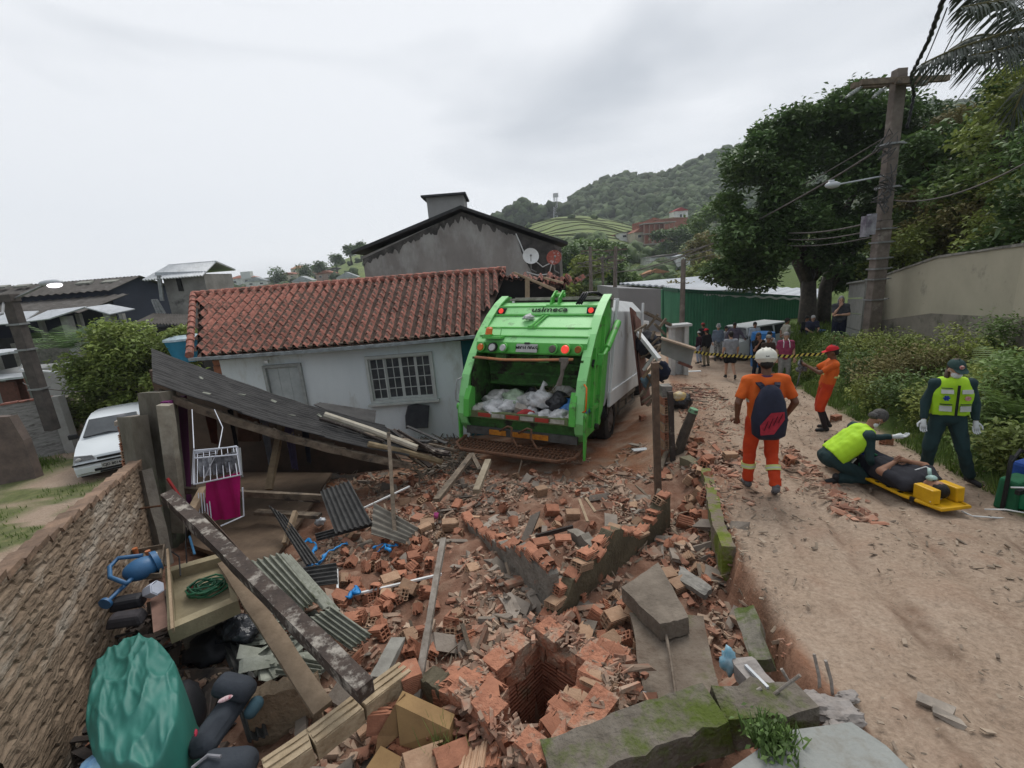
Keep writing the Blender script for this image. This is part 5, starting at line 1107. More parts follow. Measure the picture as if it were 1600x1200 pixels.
def person(label,pos,yaw,skin,hair,shirt,trous,shoes=SH_BLACK,pose={},h=1.72,vox=.022,sleeve='short',legs='long',build=1.,hat=None,look=(0,0),mask=False,group=None,gloves=False,longhair=False,extra=None,shirt_len=0,tilt=None,face=True,bald=False):
 J={k:V(*v)for k,v in J0.items()};J.update({k:V(*v)for k,v in pose.items()});sc=h/1.74
 J={k:v*sc for k,v in J.items()};b=build*sc
 t=thing('person',label,'person',pos,rot(math.radians(yaw))if tilt is None else tilt,group);t['wz']=1
 up=nrm(J['chest']-J['pelvis']);sd=nrm(J['shR']-J['shL']);hu=nrm(J['head']-J['neck']);fr=nrm(np.cross(up,sd));fr=fr if True else fr
 sdh=nrm(J['hipR']-J['hipL'])
 a=math.radians(look[0]);hf=fr*math.cos(a)+sd*math.sin(a);hs=nrm(np.cross(hf,hu));hf=np.cross(hu,hs);p_=math.radians(look[1]);hf2=hf*math.cos(p_)+hu*math.sin(p_);hu2=np.cross(hs,hf2);HM=np.stack([hs,hf2,hu2],1)
 hd=J['head'];H3=lambda x,y,z:hd+HM@(V(x,y,z)*sc)
 def torso(mb,g=0,bottom=True):
  for s in(-1,1):capsule(mb,J['pelvis']+sdh*s*.055*b,J['chest']+sd*s*.075*b-up*.02,(.105+g)*b,(.105+g)*b)
  for s in(-1,1):capsule(mb,J['chest']+sd*s*.08*b,J['neck']+sd*s*.085*b-up*.075*sc,(.105+g)*b,(.075+g)*b)
  capsule(mb,J['pelvis'],J['neck']-up*.08*sc,(.115+g)*b,(.09+g)*b)
  for s,k in((-1,'shL'),(1,'shR')):capsule(mb,J['neck']-up*.04*sc+sd*s*.05*b,J[k]-up*.01,(.055+g)*b,(.058+g)*b)
 mb=MB();torso(mb,-.012)
 capsule(mb,J['neck']-hu*.05*sc,hd-hu*.06*sc,.058*b,.052*sc)
 ell(mb,H3(0,-.01,.03),(.075*sc,.095*sc,.095*sc),14,R=HM);ell(mb,H3(0,.025,-.045),(.055*sc,.068*sc,.075*sc),12,R=HM);ell(mb,H3(0,.085,-.02),(.014*sc,.022*sc,.026*sc),8,R=HM)
 ell(mb,H3(0,.075,-.085),(.03*sc,.02*sc,.02*sc),8,R=HM)
 for s in(-1,1):ell(mb,H3(s*.078,0,-.01),(.013*sc,.022*sc,.034*sc),8,R=HM)
 for s in('L','R'):
  capsule(mb,J['sh'+s],J['el'+s],.048*b,.040*b);capsule(mb,J['el'+s],J['wr'+s],.041*b,.027*sc)
  capsule(mb,J['hip'+s],J['kn'+s],.085*b,.056*b);capsule(mb,J['kn'+s],J['kn'+s]+(J['an'+s]-J['kn'+s])*.4,.054*b,.054*b);capsule(mb,J['kn'+s]+(J['an'+s]-J['kn'+s])*.4,J['an'+s],.054*b,.034*sc)
  capsule(mb,J['an'+s]-V(0,0,.02),J['to'+s],.035*sc,.028*sc)
 me=remesh(mb,vox*.85,skin,'body',2);o=obj('body',me,t)
 for s,sg in(('L',-1),('R',1)):
  hb=MB();dd=nrm(J['wr'+s]-J['el'+s]);hand(hb,J['wr'+s],dd,nrm(np.cross(dd,sd))if abs(np.dot(dd,sd))<.9 else V(0,0,1),-sg,sc*(1.12 if gloves else 1))
  part('glove' if gloves else 'hand',hb,GLOVE if gloves else skin,t,local=True,smooth=True)
 if face:
  eb=MB()
  for s in(-1,1):ell(eb,H3(s*.03,.083,.008),(.012*sc,.008*sc,.008*sc),6,R=HM);ell(eb,H3(s*.032,.088,.028),(.018*sc,.006*sc,.004*sc),6,R=HM)
  part('eyes',eb,EYE,t,local=True)
  if not mask:mb=MB();ell(mb,H3(0,.088,-.068),(.025*sc,.008*sc,.006*sc),8,R=HM);part('mouth',mb,mat('lips',(.20,.07,.055),bump=0),t,local=True)
 if not bald:
  mb=MB();ell(mb,H3(0,-.025,.042),(.084*sc,.098*sc,.100*sc),16,R=HM,jit=.015);ell(mb,H3(0,-.06,-.02),(.072*sc,.05*sc,.06*sc),10,R=HM)
  if longhair:capsule(mb,H3(0,-.08,0),H3(0,-.10,-.22),.065*sc,.045*sc);capsule(mb,H3(-.06,-.03,.02),H3(-.075,-.03,-.16),.04*sc,.03*sc);capsule(mb,H3(.06,-.03,.02),H3(.075,-.03,-.16),.04*sc,.03*sc)
  part('hair',mb,HAIRS[hair],t,local=True,smooth=True)
 g=.014;mb=MB();torso(mb,g)
 if shirt_len:capsule(mb,J['pelvis']+up*.1,J['pelvis']-V(0,0,shirt_len),.15*b,.17*b,flat1=True)
 for s in('L','R'):
  u=J['sh'+s];e=J['el'+s];w=J['wr'+s]
  if sleeve=='short':capsule(mb,u,u+(e-u)*.82,.058*b,.058*b,flat1=True)
  elif sleeve=='long':capsule(mb,u,e,.060*b,.052*b);capsule(mb,e,e+(w-e)*.94,.052*b,.038*b,flat1=True)
 part_me(remesh(mb,vox,shirt,'shirt',2,.006,pos[0]),'shirt',t)
 mb=MB();g=.016
 for s in(-1,1):capsule(mb,J['pelvis']+sdh*s*.05*b+up*.08*sc,J['pelvis']+sdh*s*.06*b-V(0,0,.0),.108*b,.118*b)
 for s in('L','R'):
  u=J['hip'+s];k=J['kn'+s];a_=J['an'+s]
  if legs=='long':capsule(mb,u,k,.100*b,.076*b);capsule(mb,k,k+(a_-k)*.96,.074*b,.062*b,flat1=True)
  elif legs=='short':capsule(mb,u,u+(k-u)*.78,.106*b,.100*b,flat1=True)
  else:capsule(mb,u,k,.106*b,.088*b);capsule(mb,k,k+(a_-k)*.16,.088*b,.085*b,flat1=True)
 part_me(remesh(mb,vox,trous,'trousers',2,.008,pos[1]),'trousers' if legs=='long' else 'shorts',t)
 for s in('L','R'):
  mb=MB();a_,q=J['an'+s],J['to'+s];f=nrm(q-a_);capsule(mb,a_-f*.03*sc-V(0,0,.03)*sc,q-f*.02,.042*sc,.036*sc,10);capsule(mb,a_,a_+V(0,0,.03),.045*sc,.044*sc,10)
  part('shoe',mb,shoes,t,local=True,smooth=True)
 if mask:
  mb=MB();ell(mb,H3(0,.055,-.055),(.062*sc,.055*sc,.052*sc),12,R=HM);part('mask',mb,MASK,t,local=True,smooth=True)
  mb=MB();tube(mb,[H3(s*.055,.06,-.03)if False else H3(s*.058,.055,-.02)for s in(-1,)]+[H3(-.085,-.01,.0)],.003,4);tube(mb,[H3(.058,.055,-.02),H3(.085,-.01,0)],.003,4);part('mask_strap',mb,MASK,t,local=True)
 if hat:hat(t,H3,HM,sc)
 if extra:extra(t,J,dict(up=up,sd=sd,fr=fr,sc=sc,b=b,H3=H3,HM=HM))
 return t
def part_me(me,name,parent):me.name=name;return obj(name,me,parent)
def cap(m,brim=True,back=False):
 def f(t,H3,HM,sc):
  mb=MB();vs=[];fs=[];n=18;R_=.102*sc
  for i in range(6):
   th=math.pi/2*i/5*1.0
   for j in range(n):a=2*math.pi*j/n;vs.append(H3(0,-.012,.045)+HM@(V(math.cos(a)*math.cos(th)*.92,math.sin(a)*math.cos(th)*1.08,math.sin(th)*.95)*R_))
  for i in range(5):
   for j in range(n):fs.append((i*n+j,i*n+(j+1)%n,(i+1)*n+(j+1)%n,(i+1)*n+j))
  mb.add(vs,fs);tube(mb,[H3(0,-.012,.142),H3(0,-.012,.152)],.008,6);c=part('cap',mb,m,t,local=True,smooth=True)
  if brim:
   s=-1 if back else 1;pts=[(-.075,.06),(-.07,.13),(-.035,.168),(.035,.168),(.07,.13),(.075,.06)]
   mb=MB();prism(mb,[H3(x,s*y,.045-.012*(y-.06)/.1)for x,y in pts],HM@V(0,0,.008));part('visor',mb,m,c,local=True)
 return f
def helmet(m):
 def f(t,H3,HM,sc):
  mb=MB();ell(mb,H3(0,-.01,.065),(.115*sc,.135*sc,.105*sc),20,R=HM);c=part('helmet',mb,m,t,local=True,smooth=True)
  mb=MB()
  for s in(-.04,0,.04):tube(mb,[H3(s,-.125*1.03+abs(s)*.2,.08),H3(s,-.09,.145),H3(s,-.01,.174-abs(s)*.2),H3(s,.08,.15)],.007,5)
  pts=[(-.11,-.03),(-.10,-.1),(-.05,-.145),(.05,-.145),(.10,-.1),(.11,-.03),(.11,.05),(.06,.15),(-.06,.15),(-.11,.05)]
  prism(mb,[H3(x*1.04,y*1.0,.035)for x,y in pts],HM@V(0,0,.012));part('helmet_rim',mb,m,c,local=True)
  mb=MB();box(mb,H3(0,-.138,.06),(.035,.012,.012),HM);part('badge',mb,blackm,c,local=True)
 return f
def band_at(t,p,d,r,w,m,name='reflective_band',n=20,sq=None):
 d=nrm(d);mb=MB();s=nrm(np.cross(d,(0,1,.01))if sq is None else sq);u=np.cross(d,s);vs=[];fs=[];rx,ry=r if hasattr(r,'__len__')else(r,r)
 for i in range(n):
  a=2*math.pi*i/n;o_=s*math.cos(a)*rx+u*math.sin(a)*ry
  vs+=[p+o_-d*w/2,p+o_+d*w/2,p+o_*.9+d*w/2,p+o_*.9-d*w/2]
 for i in range(n):
  k=4*i;q=4*((i+1)%n)
  for j in range(4):fs.append((k+j,q+j,q+(j+1)%4,k+(j+1)%4))
 mb.add(vs,fs);return part(name,mb,m,t,local=True,smooth=40)
orange_c=mat('orange_cloth',(.68,.135,.02),(.52,.085,.012),s=3,rough=.85,bump=.4,bs=25,dist=.01);orange_r=mat('orange_red_cloth',(.58,.06,.012),(.42,.035,.01),s=3,rough=.85,bump=.4,bs=25,dist=.01)
hivis=mat('hi_vis_vest',(.44,.72,.03),(.34,.60,.02),s=4,rough=.7,bump=.3,bs=20,dist=.01);medg=mat('medic_green',(.018,.045,.048),(.012,.030,.032),s=4,rough=.85,bump=.4,bs=20)
def bp(t,J,d):
 sc=d['sc']
 for s in('L','R'):
  k,a=J['kn'+s],J['an'+s];dd=nrm(a-k);c=k+(a-k)*.42;band_at(t,c,dd,.083*sc,.028,REFY);band_at(t,c+dd*.022,dd,.0825*sc,.02,REFL);band_at(t,c+dd*.042,dd,.083*sc,.02,REFY)
 c=J['chest']-V(0,0,.06);band_at(t,c,d['up'],(.20*sc,.135*sc),.04,REFY,sq=d['sd']);band_at(t,c-V(0,0,.03),d['up'],(.20*sc,.135*sc),.03,REFL,sq=d['sd'])
 navy=mat('backpack_navy',(.018,.022,.045),(.012,.014,.028),s=6,rough=.7,bump=.4,bs=20)
 root=t;o=thing('backpack','navy backpack with a red logo worn by the man in the white helmet','backpack',V(*t.location)+np.array(t.rotation_euler.to_matrix())@V(0,-.2,.85),np.array(t.rotation_euler.to_matrix()));o['wz']=1
 off=V(0,.2,-.85)
 mb=MB();prof=[(.86,.11,.05),(.92,.175,.12),(1.12,.19,.13),(1.34,.155,.11),(1.48,.10,.07),(1.53,.045,.03)];vs=[];fs=[];n=20
 for z,w,dp in prof:
  for i in range(n):a=2*math.pi*i/n;vs.append((math.copysign(abs(math.cos(a))**.7,math.cos(a))*w*1.03,-.215+math.copysign(abs(math.sin(a))**.8,math.sin(a))*dp,z-.05))
 for i in range(len(prof)-1):
  for j in range(n):fs.append((i*n+j,i*n+(j+1)%n,(i+1)*n+(j+1)%n,(i+1)*n+j))
 fs+=[tuple(range(n))[::-1],tuple((len(prof)-1)*n+j for j in range(n))];mb.add(vs,fs);mb.xf(np.eye(3),off);me=part('bag',mb,navy,o,local=True,smooth=True)
 mb=MB();prism(mb,[(-.12,-.338,.90),(.02,-.352,.92),(.13,-.338,1.10),(.12,-.342,1.19),(-.02,-.348,1.18),(-.13,-.338,1.02)],(0,-.006,0));mb.xf(np.eye(3),off);lg=part('red_print',mb,mat('red_print',(.42,.03,.05),(.25,.02,.035),s=20),o,local=True)
 mb=MB()
 for k in range(4):beam(mb,(-.09+k*.05,-.357,.96+k*.035),(-.05+k*.05,-.357,1.08+k*.03),.012,.004)
 mb.xf(np.eye(3),off);part('logo_strokes',mb,mat('logo_dark',(.10,.01,.02)),lg,local=True)
 for s in(-1,1):
  mb=MB();pts=[(s*.05,-.20,1.38),(s*.085,-.155,1.46),(s*.12,-.04,1.50),(s*.125,.07,1.44)]
  for a,b_ in zip(pts,pts[1:]):beam(mb,a,b_,.062,.02,up=nrm(V(*b_)-V(*a))if 0 else(0,-.5,.8))
  mb.xf(np.eye(3),off);part('strap',mb,navy,o,local=True)
 mb=MB();tube(mb,[V(-.04,-.2,1.40)+off,V(0,-.22,1.45)+off,V(.04,-.2,1.40)+off],.01,6);part('handle',mb,navy,o,local=True)
 mb=MB();band_at(t,J['neck']+V(0,0,.0),d['up'],(.075,.07),.045,mat('purple_collar',(.12,.06,.14),bump=.3),'collar',sq=d['sd'])
P1=T(1187,768)
person('man in orange work clothes and white helmet, seen from behind on the road',P1,-14,skin_d,'black',orange_c,orange_r,mat('grey_trainers',(.14,.14,.15),(.07,.065,.065)),h=1.84,vox=.017,pose=dict(shL=(-.195,0,1.42),shR=(.195,0,1.42),elL=(-.30,-.07,1.16),wrL=(-.27,.08,.93),elR=(.30,-.07,1.16),wrR=(.25,.09,.93),knR=(.12,.08,.50),anR=(.13,-.16,.13),toR=(.15,-.03,.01),anL=(-.115,.10,.085),toL=(-.13,.25,.03),knL=(-.11,.12,.50)),hat=helmet(mat('helmet_white',(.66,.65,.58),(.55,.54,.47),rough=.5,bump=.1)),extra=bp,build=1.05,face=False,look=(8,-5))
def rc(t,J,d):
 band_at(t,J['chest']-V(0,0,.10),d['up'],(.175,.135),.035,REFY,sq=d['sd']);
 w=(J['wrL']+J['wrR'])/2+d['fr']*.10
 for s in('L','R'):
  mb=MB();k,a=J['kn'+s],J['an'+s];capsule(mb,k+(a-k)*.20,a,.058,.042);part('sock',mb,mat('dark_sock',(.03,.022,.025)),t,local=True,smooth=True)
P2=T(1285,672);ph=(.0)
person('man in orange shorts outfit and bright red cap, side view, holding up a phone',P2,68,skin_d,'black',orange_c,orange_r,SH_BLACK,h=1.70,vox=.02,legs='knee',pose=dict(chest=(0,-.06,1.24),neck=(0,-.09,1.43),head=(0,-.05,1.59),shL=(-.185,-.08,1.39),shR=(.185,-.08,1.39),elL=(-.19,.17,1.22),wrL=(-.05,.36,1.33),elR=(.19,.17,1.20),wrR=(.05,.36,1.32),knL=(-.11,.10,.50),knR=(.11,.07,.50),anL=(-.11,-.02,.08),toL=(-.12,.14,.03),anR=(.13,-.12,.08),toR=(.14,.05,.03)),hat=cap(mat('red_cap',(.55,.02,.03),(.45,.015,.02),bump=.1)),extra=rc)
Rm=rot(math.radians(68));pc=P2+Rm@V(0,.45,1.40)
mb=MB();box(mb,pc,(.07,.012,.14),Rm@rot(0,0,.1));solo('phone',mb,blackm,'dark phone held up by the man in the red cap','phone',bevel=.004)
mb=MB();q=P2+Rm@V(.06,.42,1.25)
for k in range(9):ell(mb,q+V(rng.normal()*.04,rng.normal()*.04,rng.normal()*.05),(.05,.05,.05),8,jit=.2)
tube(mb,[q,q+V(-.05,0,-.3),q+V(-.08,.02,-.45)],[.02,.012,.006],6,jit=.3);solo('work_gloves',mb,mat('dark_gloves',(.035,.04,.045),(.2,.2,.2),s=30),'dark work gloves dangling from the hands of the man in the red cap','gloves',smooth=True)
def vest(t,J,d,front=True,open_=True,kneel=False):
 sc=d['sc'];up,sd,fr,b=d['up'],d['sd'],d['fr'],d['b'];mb=MB();g=.026
 for s in(-1,1):
  capsule(mb,J['pelvis']+sd*s*.06*b+up*.04,J['chest']+sd*s*.085*b,(.118+g*.6)*b,(.112+g*.6)*b,flat0=True);capsule(mb,J['chest']+sd*s*.085*b,J['neck']+sd*s*.085*b-up*.06*sc,(.112+g*.6)*b,(.085+g*.4)*b)
 capsule(mb,J['pelvis']+up*.04,J['neck']-up*.06*sc,(.13+g*.6)*b,(.10+g*.5)*b,flat0=True);v=part_me(remesh(mb,.017,hivis,'vest',2,.004,3),'vest',t)
 P=lambda x,z,o:J['pelvis']*(1-z)+J['neck']*z+sd*x*b+fr*o*b
 def patch(x0,x1,z0,z1,m,o,name,th=.012,par=v):
  mb=MB();k0=o-.35*abs(x0)**1.5*1.2;k1=o-.35*abs(x1)**1.5*1.2;prism(mb,[P(x0,z0,k0),P(x1,z0,k1),P(x1,z1,k1-.012),P(x0,z1,k0-.012)],fr*th);return part(name,mb,m,par,local=True)
 f0=.158
 patch(-.012,.012,.12,.93,blackm,f0+.012,'zip')
 for s in(-1,1):
  a,c=(s*.04,s*.15);a,c=min(a,c),max(a,c)
  patch(a,c,.70,.80,REFL,f0-.002,'reflective_strip');patch(a,c,.22,.36,REFL,f0,'reflective_strip');patch(a,c,.40,.415,blackm,f0+.002,'pocket_flap')
 patch(.05,.15,.83,.845,blackm,f0-.01,'name_tape')
 st=MB();c=P(.10,.58,f0-.008)
 for k in range(3):
  a=math.pi*k/3;dx=sd*math.cos(a)+nrm(J['neck']-J['pelvis'])*math.sin(a);n_=np.cross(dx,fr);prism(st,[c-dx*.034-n_*.009,c+dx*.034-n_*.009,c+dx*.034+n_*.009,c-dx*.034+n_*.009],fr*(.014+.001*k))
 part('blue_star_emblem',st,mat('star_blue',(.02,.05,.35)),v,local=True)
 rb_=MB();c=P(-.10,.58,f0-.010);tube(rb_,[c,c+fr*.016],.030,14);part('round_badge',rb_,mat('badge_red',(.45,.05,.05),(.5,.45,.4),s=60),v,local=True)
def med1(t,J,d):
 vest(t,J,d);H3=d['H3']
 mb=MB();tube(mb,[H3(.05,-.05,-.04),H3(.085,.03,-.12),H3(.08,.10,-.22),H3(.07,.13,-.36),H3(.06,.12,-.43)],[.028,.026,.025,.022,.012],8,jit=.12);part('ponytail',mb,HAIRS['brown'],t,local=True,smooth=True)
 mb=MB();tube(mb,[H3(0,.075,.085),H3(0,.098,.085)],.026,12);part('cap_badge',mb,mat('badge_red',(.45,.05,.05)),t,local=True)
capg=mat('cap_green',(.03,.065,.06),(.02,.045,.042),bump=.2)
P3=T(1466,748);
person('medic woman in a hi-vis vest and dark green cap, standing with gloved hands down',P3,158,skin_l,'brown',medg,medg,SH_BLACK,h=1.66,vox=.018,sleeve='long',mask=True,gloves=True,hat=cap(capg),build=1.12,look=(-8,-12),extra=med1,pose=dict(elL=(-.27,0,1.13),wrL=(-.27,.08,.90),elR=(.27,0,1.13),wrR=(.29,.08,.90),knR=(.17,.05,.50),anR=(.13,-.06,.085),toR=(.13,.10,.03),knL=(-.17,.10,.52),anL=(-.30,.10,.085),toL=(-.38,.24,.03)))
P4=T(1300,752)
def med2(t,J,d):vest(t,J,d)
person('grey-haired medic kneeling on one knee beside the stretcher, pointing with a gloved hand',P4,-98,skin_m,'dgrey',medg,medg,SH_BLACK,h=1.74,vox=.018,sleeve='long',mask=True,gloves=True,build=1.05,look=(0,-32),extra=med2,pose=dict(pelvis=(0,-.05,.36),chest=(.0,.22,.60),neck=(0,.36,.74),head=(0,.47,.88),shL=(-.18,.31,.72),shR=(.18,.31,.72),elL=(-.24,.52,.52),wrL=(-.16,.80,.56),elR=(.22,.30,.42),wrR=(.12,.44,.20),hipL=(-.09,-.03,.34),hipR=(.09,-.03,.34),knL=(-.16,.36,.40),anL=(-.17,.30,.08),toL=(-.18,.46,.03),knR=(.12,.38,.09),anR=(.12,-.02,.10),toR=(.12,-.14,.05)))
B0,B1=T(1352,738,.10),T(1492,800,.05);bd=nrm(B1-B0);L_=1.9;Bc=B0+bd*L_/2;B0=B1-bd*L_
bz=nrm(np.cross(bd,np.cross((0,0,1),bd)));bz=nrm(V(0,0,1)-bd*np.dot(V(0,0,1),bd));bs_=np.cross(bd,bz);BM=np.stack([bs_,bd,bz],1)
yel=mat('board_yellow',(.70,.40,.01),(.55,.30,.01),s=4,rough=.4,bump=.1);SB=thing('spine_board','yellow spine board with handholds lying on the road beside the kneeling medic','stretcher',B0,BM);SB['wz']=1
mb=MB();w=.215
outl=[(-w,.18),(-w*.6,.02),(w*.6,.02),(w,.18),(w*1.05,1.5),(w*.75,1.9),(-w*.75,1.9),(-w*1.05,1.5)];prism(mb,[(x*.82,y,.03)for x,y in outl],(0,0,.03));part('deck',mb,yel,SB,local=True,bevel=.01)
mb=MB();tube(mb,[(x,y,.045)for x,y in outl+[outl[0]]],.024,8)
for s in(-1,1):
 for k in range(9):y=.25+k*.17;box(mb,(s*w*.92,y,.045),(.07,.035,.045))
part('rail',mb,yel,SB,local=True,smooth=40)
mb=MB()
for k in range(9):
 for s in(-1,1):box(mb,(s*w*1.03,.33+k*.16,.045),(.03,.05,.055))
part('strap_pin',mb,blackm,SB,local=True,kind='stuff')
def bw(x,y,z):return B0+BM@V(x,y,z)
pos=dict(pelvis=(0,.0,.78),chest=(0,0,1.12),neck=(0,.0,1.34),head=(0,.03,1.50),shL=(-.19,0,1.30),shR=(.19,0,1.30),elL=(-.30,.10,1.06),wrL=(-.06,.17,1.0),elR=(.30,.10,1.06),wrR=(.08,.18,1.04),hipL=(-.09,0,.76),hipR=(.09,0,.76),knL=(-.12,.10,.34),knR=(.12,.06,.34),anL=(-.10,0,-.05),anR=(.12,0,-.05),toL=(-.12,.12,-.10),toR=(.15,.12,-.10))
PM=BM@np.array([[1,0,0],[0,0,1],[0,1,0]]).astype(float);PM[:,0]*=-1
def pat(t,J,d):
 H3=d['H3'];mb=MB();ell(mb,H3(0,.10,-.04),(.05,.04,.06),10,R=d['HM']);tube(mb,[H3(0,.13,-.06),H3(.04,.2,-.1)],.02,8);part('oxygen_mask',mb,mat('mask_clear',(.42,.60,.55),rough=.2,bump=0),t,local=True,smooth=True)
 mb=MB();tube(mb,[H3(.04,.2,-.1),H3(.1,.2,-.2),H3(.02,.14,-.3)],.007,5);part('oxygen_tube',mb,white_p,t,local=True)
person('injured man in a dark shirt lying on the spine board, arms folded, oxygen mask on',bw(0,.20,.165),0,skin_m,'black',cloth('charcoal',(.035,.035,.042)),cloth('navytrousers',(.022,.024,.035)),SH_BLACK,h=1.70,vox=.018,pose=pos,tilt=PM,extra=pat,build=1.3,look=(0,0))
for x,lab in((-.145,'yellow foam head block on the left side of the injured man'),(.145,'yellow foam head block on the right side of the injured man')):
 mb=MB();box(mb,bw(x,1.70,.15),(.10,.24,.17),BM);solo('head_block',mb,yel,lab.replace('left side','medics side' if 0 else 'near side').replace('right side','far side')if 0 else lab,'head block',bevel=.012)
mb=MB();tube(mb,[bw(-.22,.75,.06),bw(-.2,.78,.2),bw(0,.8,.3),bw(.2,.82,.2),bw(.22,.84,.06)],.02,6);solo('green_strap',mb,mat('strap_green',(.02,.16,.07)),'green strap over the injured man on the spine board','strap')
mb=MB();tube(mb,[T(1500,770,.02),T(1505,778,.03),T(1500,790,.02),T(1488,792,.03)],.006,5);tube(mb,[bw(.2,1.8,.1),T(1496,772,.1),T(1500,765,.02)],.006,5);solo('oxygen_line',mb,white_p,'thin clear tube curling on the dirt by the head of the spine board','tube')
K0=T(1570,795);KT=thing('oxygen_kit','green and black oxygen kit bag with a hose, at the right edge of the road','medical bag',K0);kg=mat('kit_green',(.02,.13,.06),(.015,.09,.04),s=4,bump=.4);kz=rot(.3)
mb=MB();box(mb,K0+V(.08,0,.20),(.34,.20,.38),kz,taper=.92);part('bag',mb,kg,KT,bevel=.03)
mb=MB();
for x in(-.09,.17):tube(mb,[K0+V(x,-.05,.02),K0+V(x-.01,-.06,.4),K0+V(x+.02,-.03,.58),K0+V(x+.06,0,.66)],.022,6)
tube(mb,[K0+V(-.06,-.03,.6),K0+V(.05,0,.72),K0+V(.2,0,.64)],.02,6);box(mb,K0+V(.04,-.13,.30),(.30,.04,.05),kz);part('frame',mb,blackm,KT,smooth=40)
mb=MB();tube(mb,[K0+V(.05,-.12,.08),K0+V(.05,-.12,.30),K0+V(.05,-.12,.34)],[.055,.055,.03],12);part('cylinder',mb,mat('bottle_green',(.01,.19,.08),rough=.3,bump=0),KT,smooth=40)
mb=MB();tube(mb,[K0+V(-.12,-.12,.34),K0+V(.02,-.2,.36),K0+V(.18,-.18,.33),K0+V(.14,-.25,.2),K0+V(-.05,-.28,.10),K0+V(-.22,-.2,.12),K0+V(-.35,-.1,.08)],.009,6);tube(mb,[K0+V(.1,-.2,.02),K0+V(-.2,-.22,.02),K0+V(-.5,-.12,.02),K0+V(-.56,-.05,.05)],.009,6);part('hose',mb,white_p,KT,smooth=True)
K1=K0+V(.42,.12,0);KB=thing('medical_bag','blue medical bag with a red lower edge, standing on the right of the oxygen kit','medical bag',K1);mb=MB();box(mb,K1+V(0,0,.38),(.42,.3,.24),kz,taper=.9);part('bag',mb,mat('kit_blue',(.02,.07,.30),(.015,.05,.2),bump=.4),KB,bevel=.04)
mb=MB();box(mb,K1+V(0,0,.22),(.40,.28,.10),kz);part('pouch',mb,mat('kit_red',(.38,.02,.04),bump=.4),KB,bevel=.03);mb=MB();tube(mb,[K1+V(-.15,-.16,.02),K1+V(-.12,-.17,.15),K1+V(.1,-.18,.14),K1+V(.12,-.17,.02)],.03,8);part('mask',mb,white_p,KB,smooth=True)
# ---------- onlookers
def at(px,py):return T(px,py)
def onl(label,px,py,yaw,skin,hair,sc_,tc_,h=1.7,**k):
 k.setdefault('vox',.032);k.setdefault('face',abs(yaw)>80);return person(label,at(px,py)if py>0 else None,yaw,skin,hair,sc_,tc_,h=h,**k)
c=cloth
crossed=dict(elL=(-.25,.05,1.15),wrL=(.06,.18,1.20),elR=(.25,.05,1.15),wrR=(-.06,.19,1.16));chin=dict(elR=(.20,.14,1.12),wrR=(.04,.16,1.40),elL=(-.24,.08,1.12),wrL=(.05,.2,1.12))
walk=dict(knL=(-.1,.14,.50),anL=(-.11,.12,.085),toL=(-.12,.28,.03),knR=(.10,.0,.50),anR=(.13,-.22,.13),toR=(.15,-.08,.03))
onl('man in a grey T-shirt and black shorts walking away, bare legged',1140,592,-12,skin_l,'black',c('grey',(.30,.31,.33)),c('blackshort',(.015,.015,.018)),legs='short',pose=walk,face=False,build=1.08)
onl('man in black jacket, khaki trousers and red cap left of the walking man',1103,573,20,skin_m,'black',c('black',(.02,.02,.022)),c('khaki',(.22,.19,.13)),sleeve='long',hat=cap(mat('red_cap',(.55,.02,.03))),face=False)
onl('person in a dark plum jacket, grey knit cap and light blue trousers behind the tape',1092,568,30,skin_m,'black',c('plum',(.05,.025,.04)),c('lightblue',(.38,.44,.55)),h=1.5,sleeve='long',hat=cap(mat('greycap',(.48,.47,.45)),brim=False),face=False)
onl('man in black with a red hood, half hidden at the back of the crowd',1098,558,10,skin_m,'brown',c('black',(.02,.02,.022)),c('black',(.02,)*3),h=1.72,sleeve='long',hat=cap(mat('red_hat',(.35,.03,.03)),brim=False),face=False)
onl('person in a striped black and white beanie and blue-grey shirt with patterned trousers',1121,563,170,skin_l,'black',c('bluegrey',(.17,.21,.27)),mat('patterned',(.35,.36,.35),(.03,.035,.04),s=18),h=1.72,sleeve='long',hat=lambda t,H3,HM,sc:[band_at(t,H3(0,0,.03+.028*i),HM@V(0,0,1),.112-.012*i,.03,(blackm if i%2 else white_p),'beanie')for i in range(5)])
onl('woman in a white patterned blouse standing behind the walking man',1133,561,-160,skin_m,'black',mat('white_pattern',(.55,.55,.56),(.3,.3,.3),s=14),c('darkjean',(.03,.035,.06)),h=1.58)
onl('broad man in a grey-violet jacket with arms held out, behind the walking man',1146,562,175,skin_d,'black',c('violetgrey',(.13,.11,.15)),c('darkjean',(.03,.035,.06)),h=1.76,sleeve='long',build=1.2,pose=dict(elL=(-.33,.02,1.2),wrL=(-.42,.1,.98),elR=(.33,.02,1.2),wrR=(.42,.1,.98)))
onl('man in a light blue shirt with folded arms beside the silver car',1177,562,175,skin_m,'black',c('skyblue',(.40,.46,.55)),c('navyt',(.02,.025,.04)),h=1.76,sleeve='long',pose=crossed,build=1.05)
onl('man in a cream polo shirt, dark cap and grey trousers, hands behind his back',1226,560,-95,skin_m,'black',c('cream',(.50,.48,.40)),c('greytr',(.14,.15,.16)),h=1.72,hat=cap(mat('dark_cap',(.04,.045,.04))),build=1.1,pose=dict(elL=(-.24,-.12,1.15),wrL=(-.05,-.2,1.02),elR=(.24,-.12,1.15),wrR=(.05,-.2,1.02)))
onl('woman in black with her hand on her chin, standing in front of the blue drum',1182,594,180,skin_m,'brown',c('black',(.02,.02,.022)),c('navyt',(.02,.025,.04)),h=1.66,pose=chin,longhair=True)
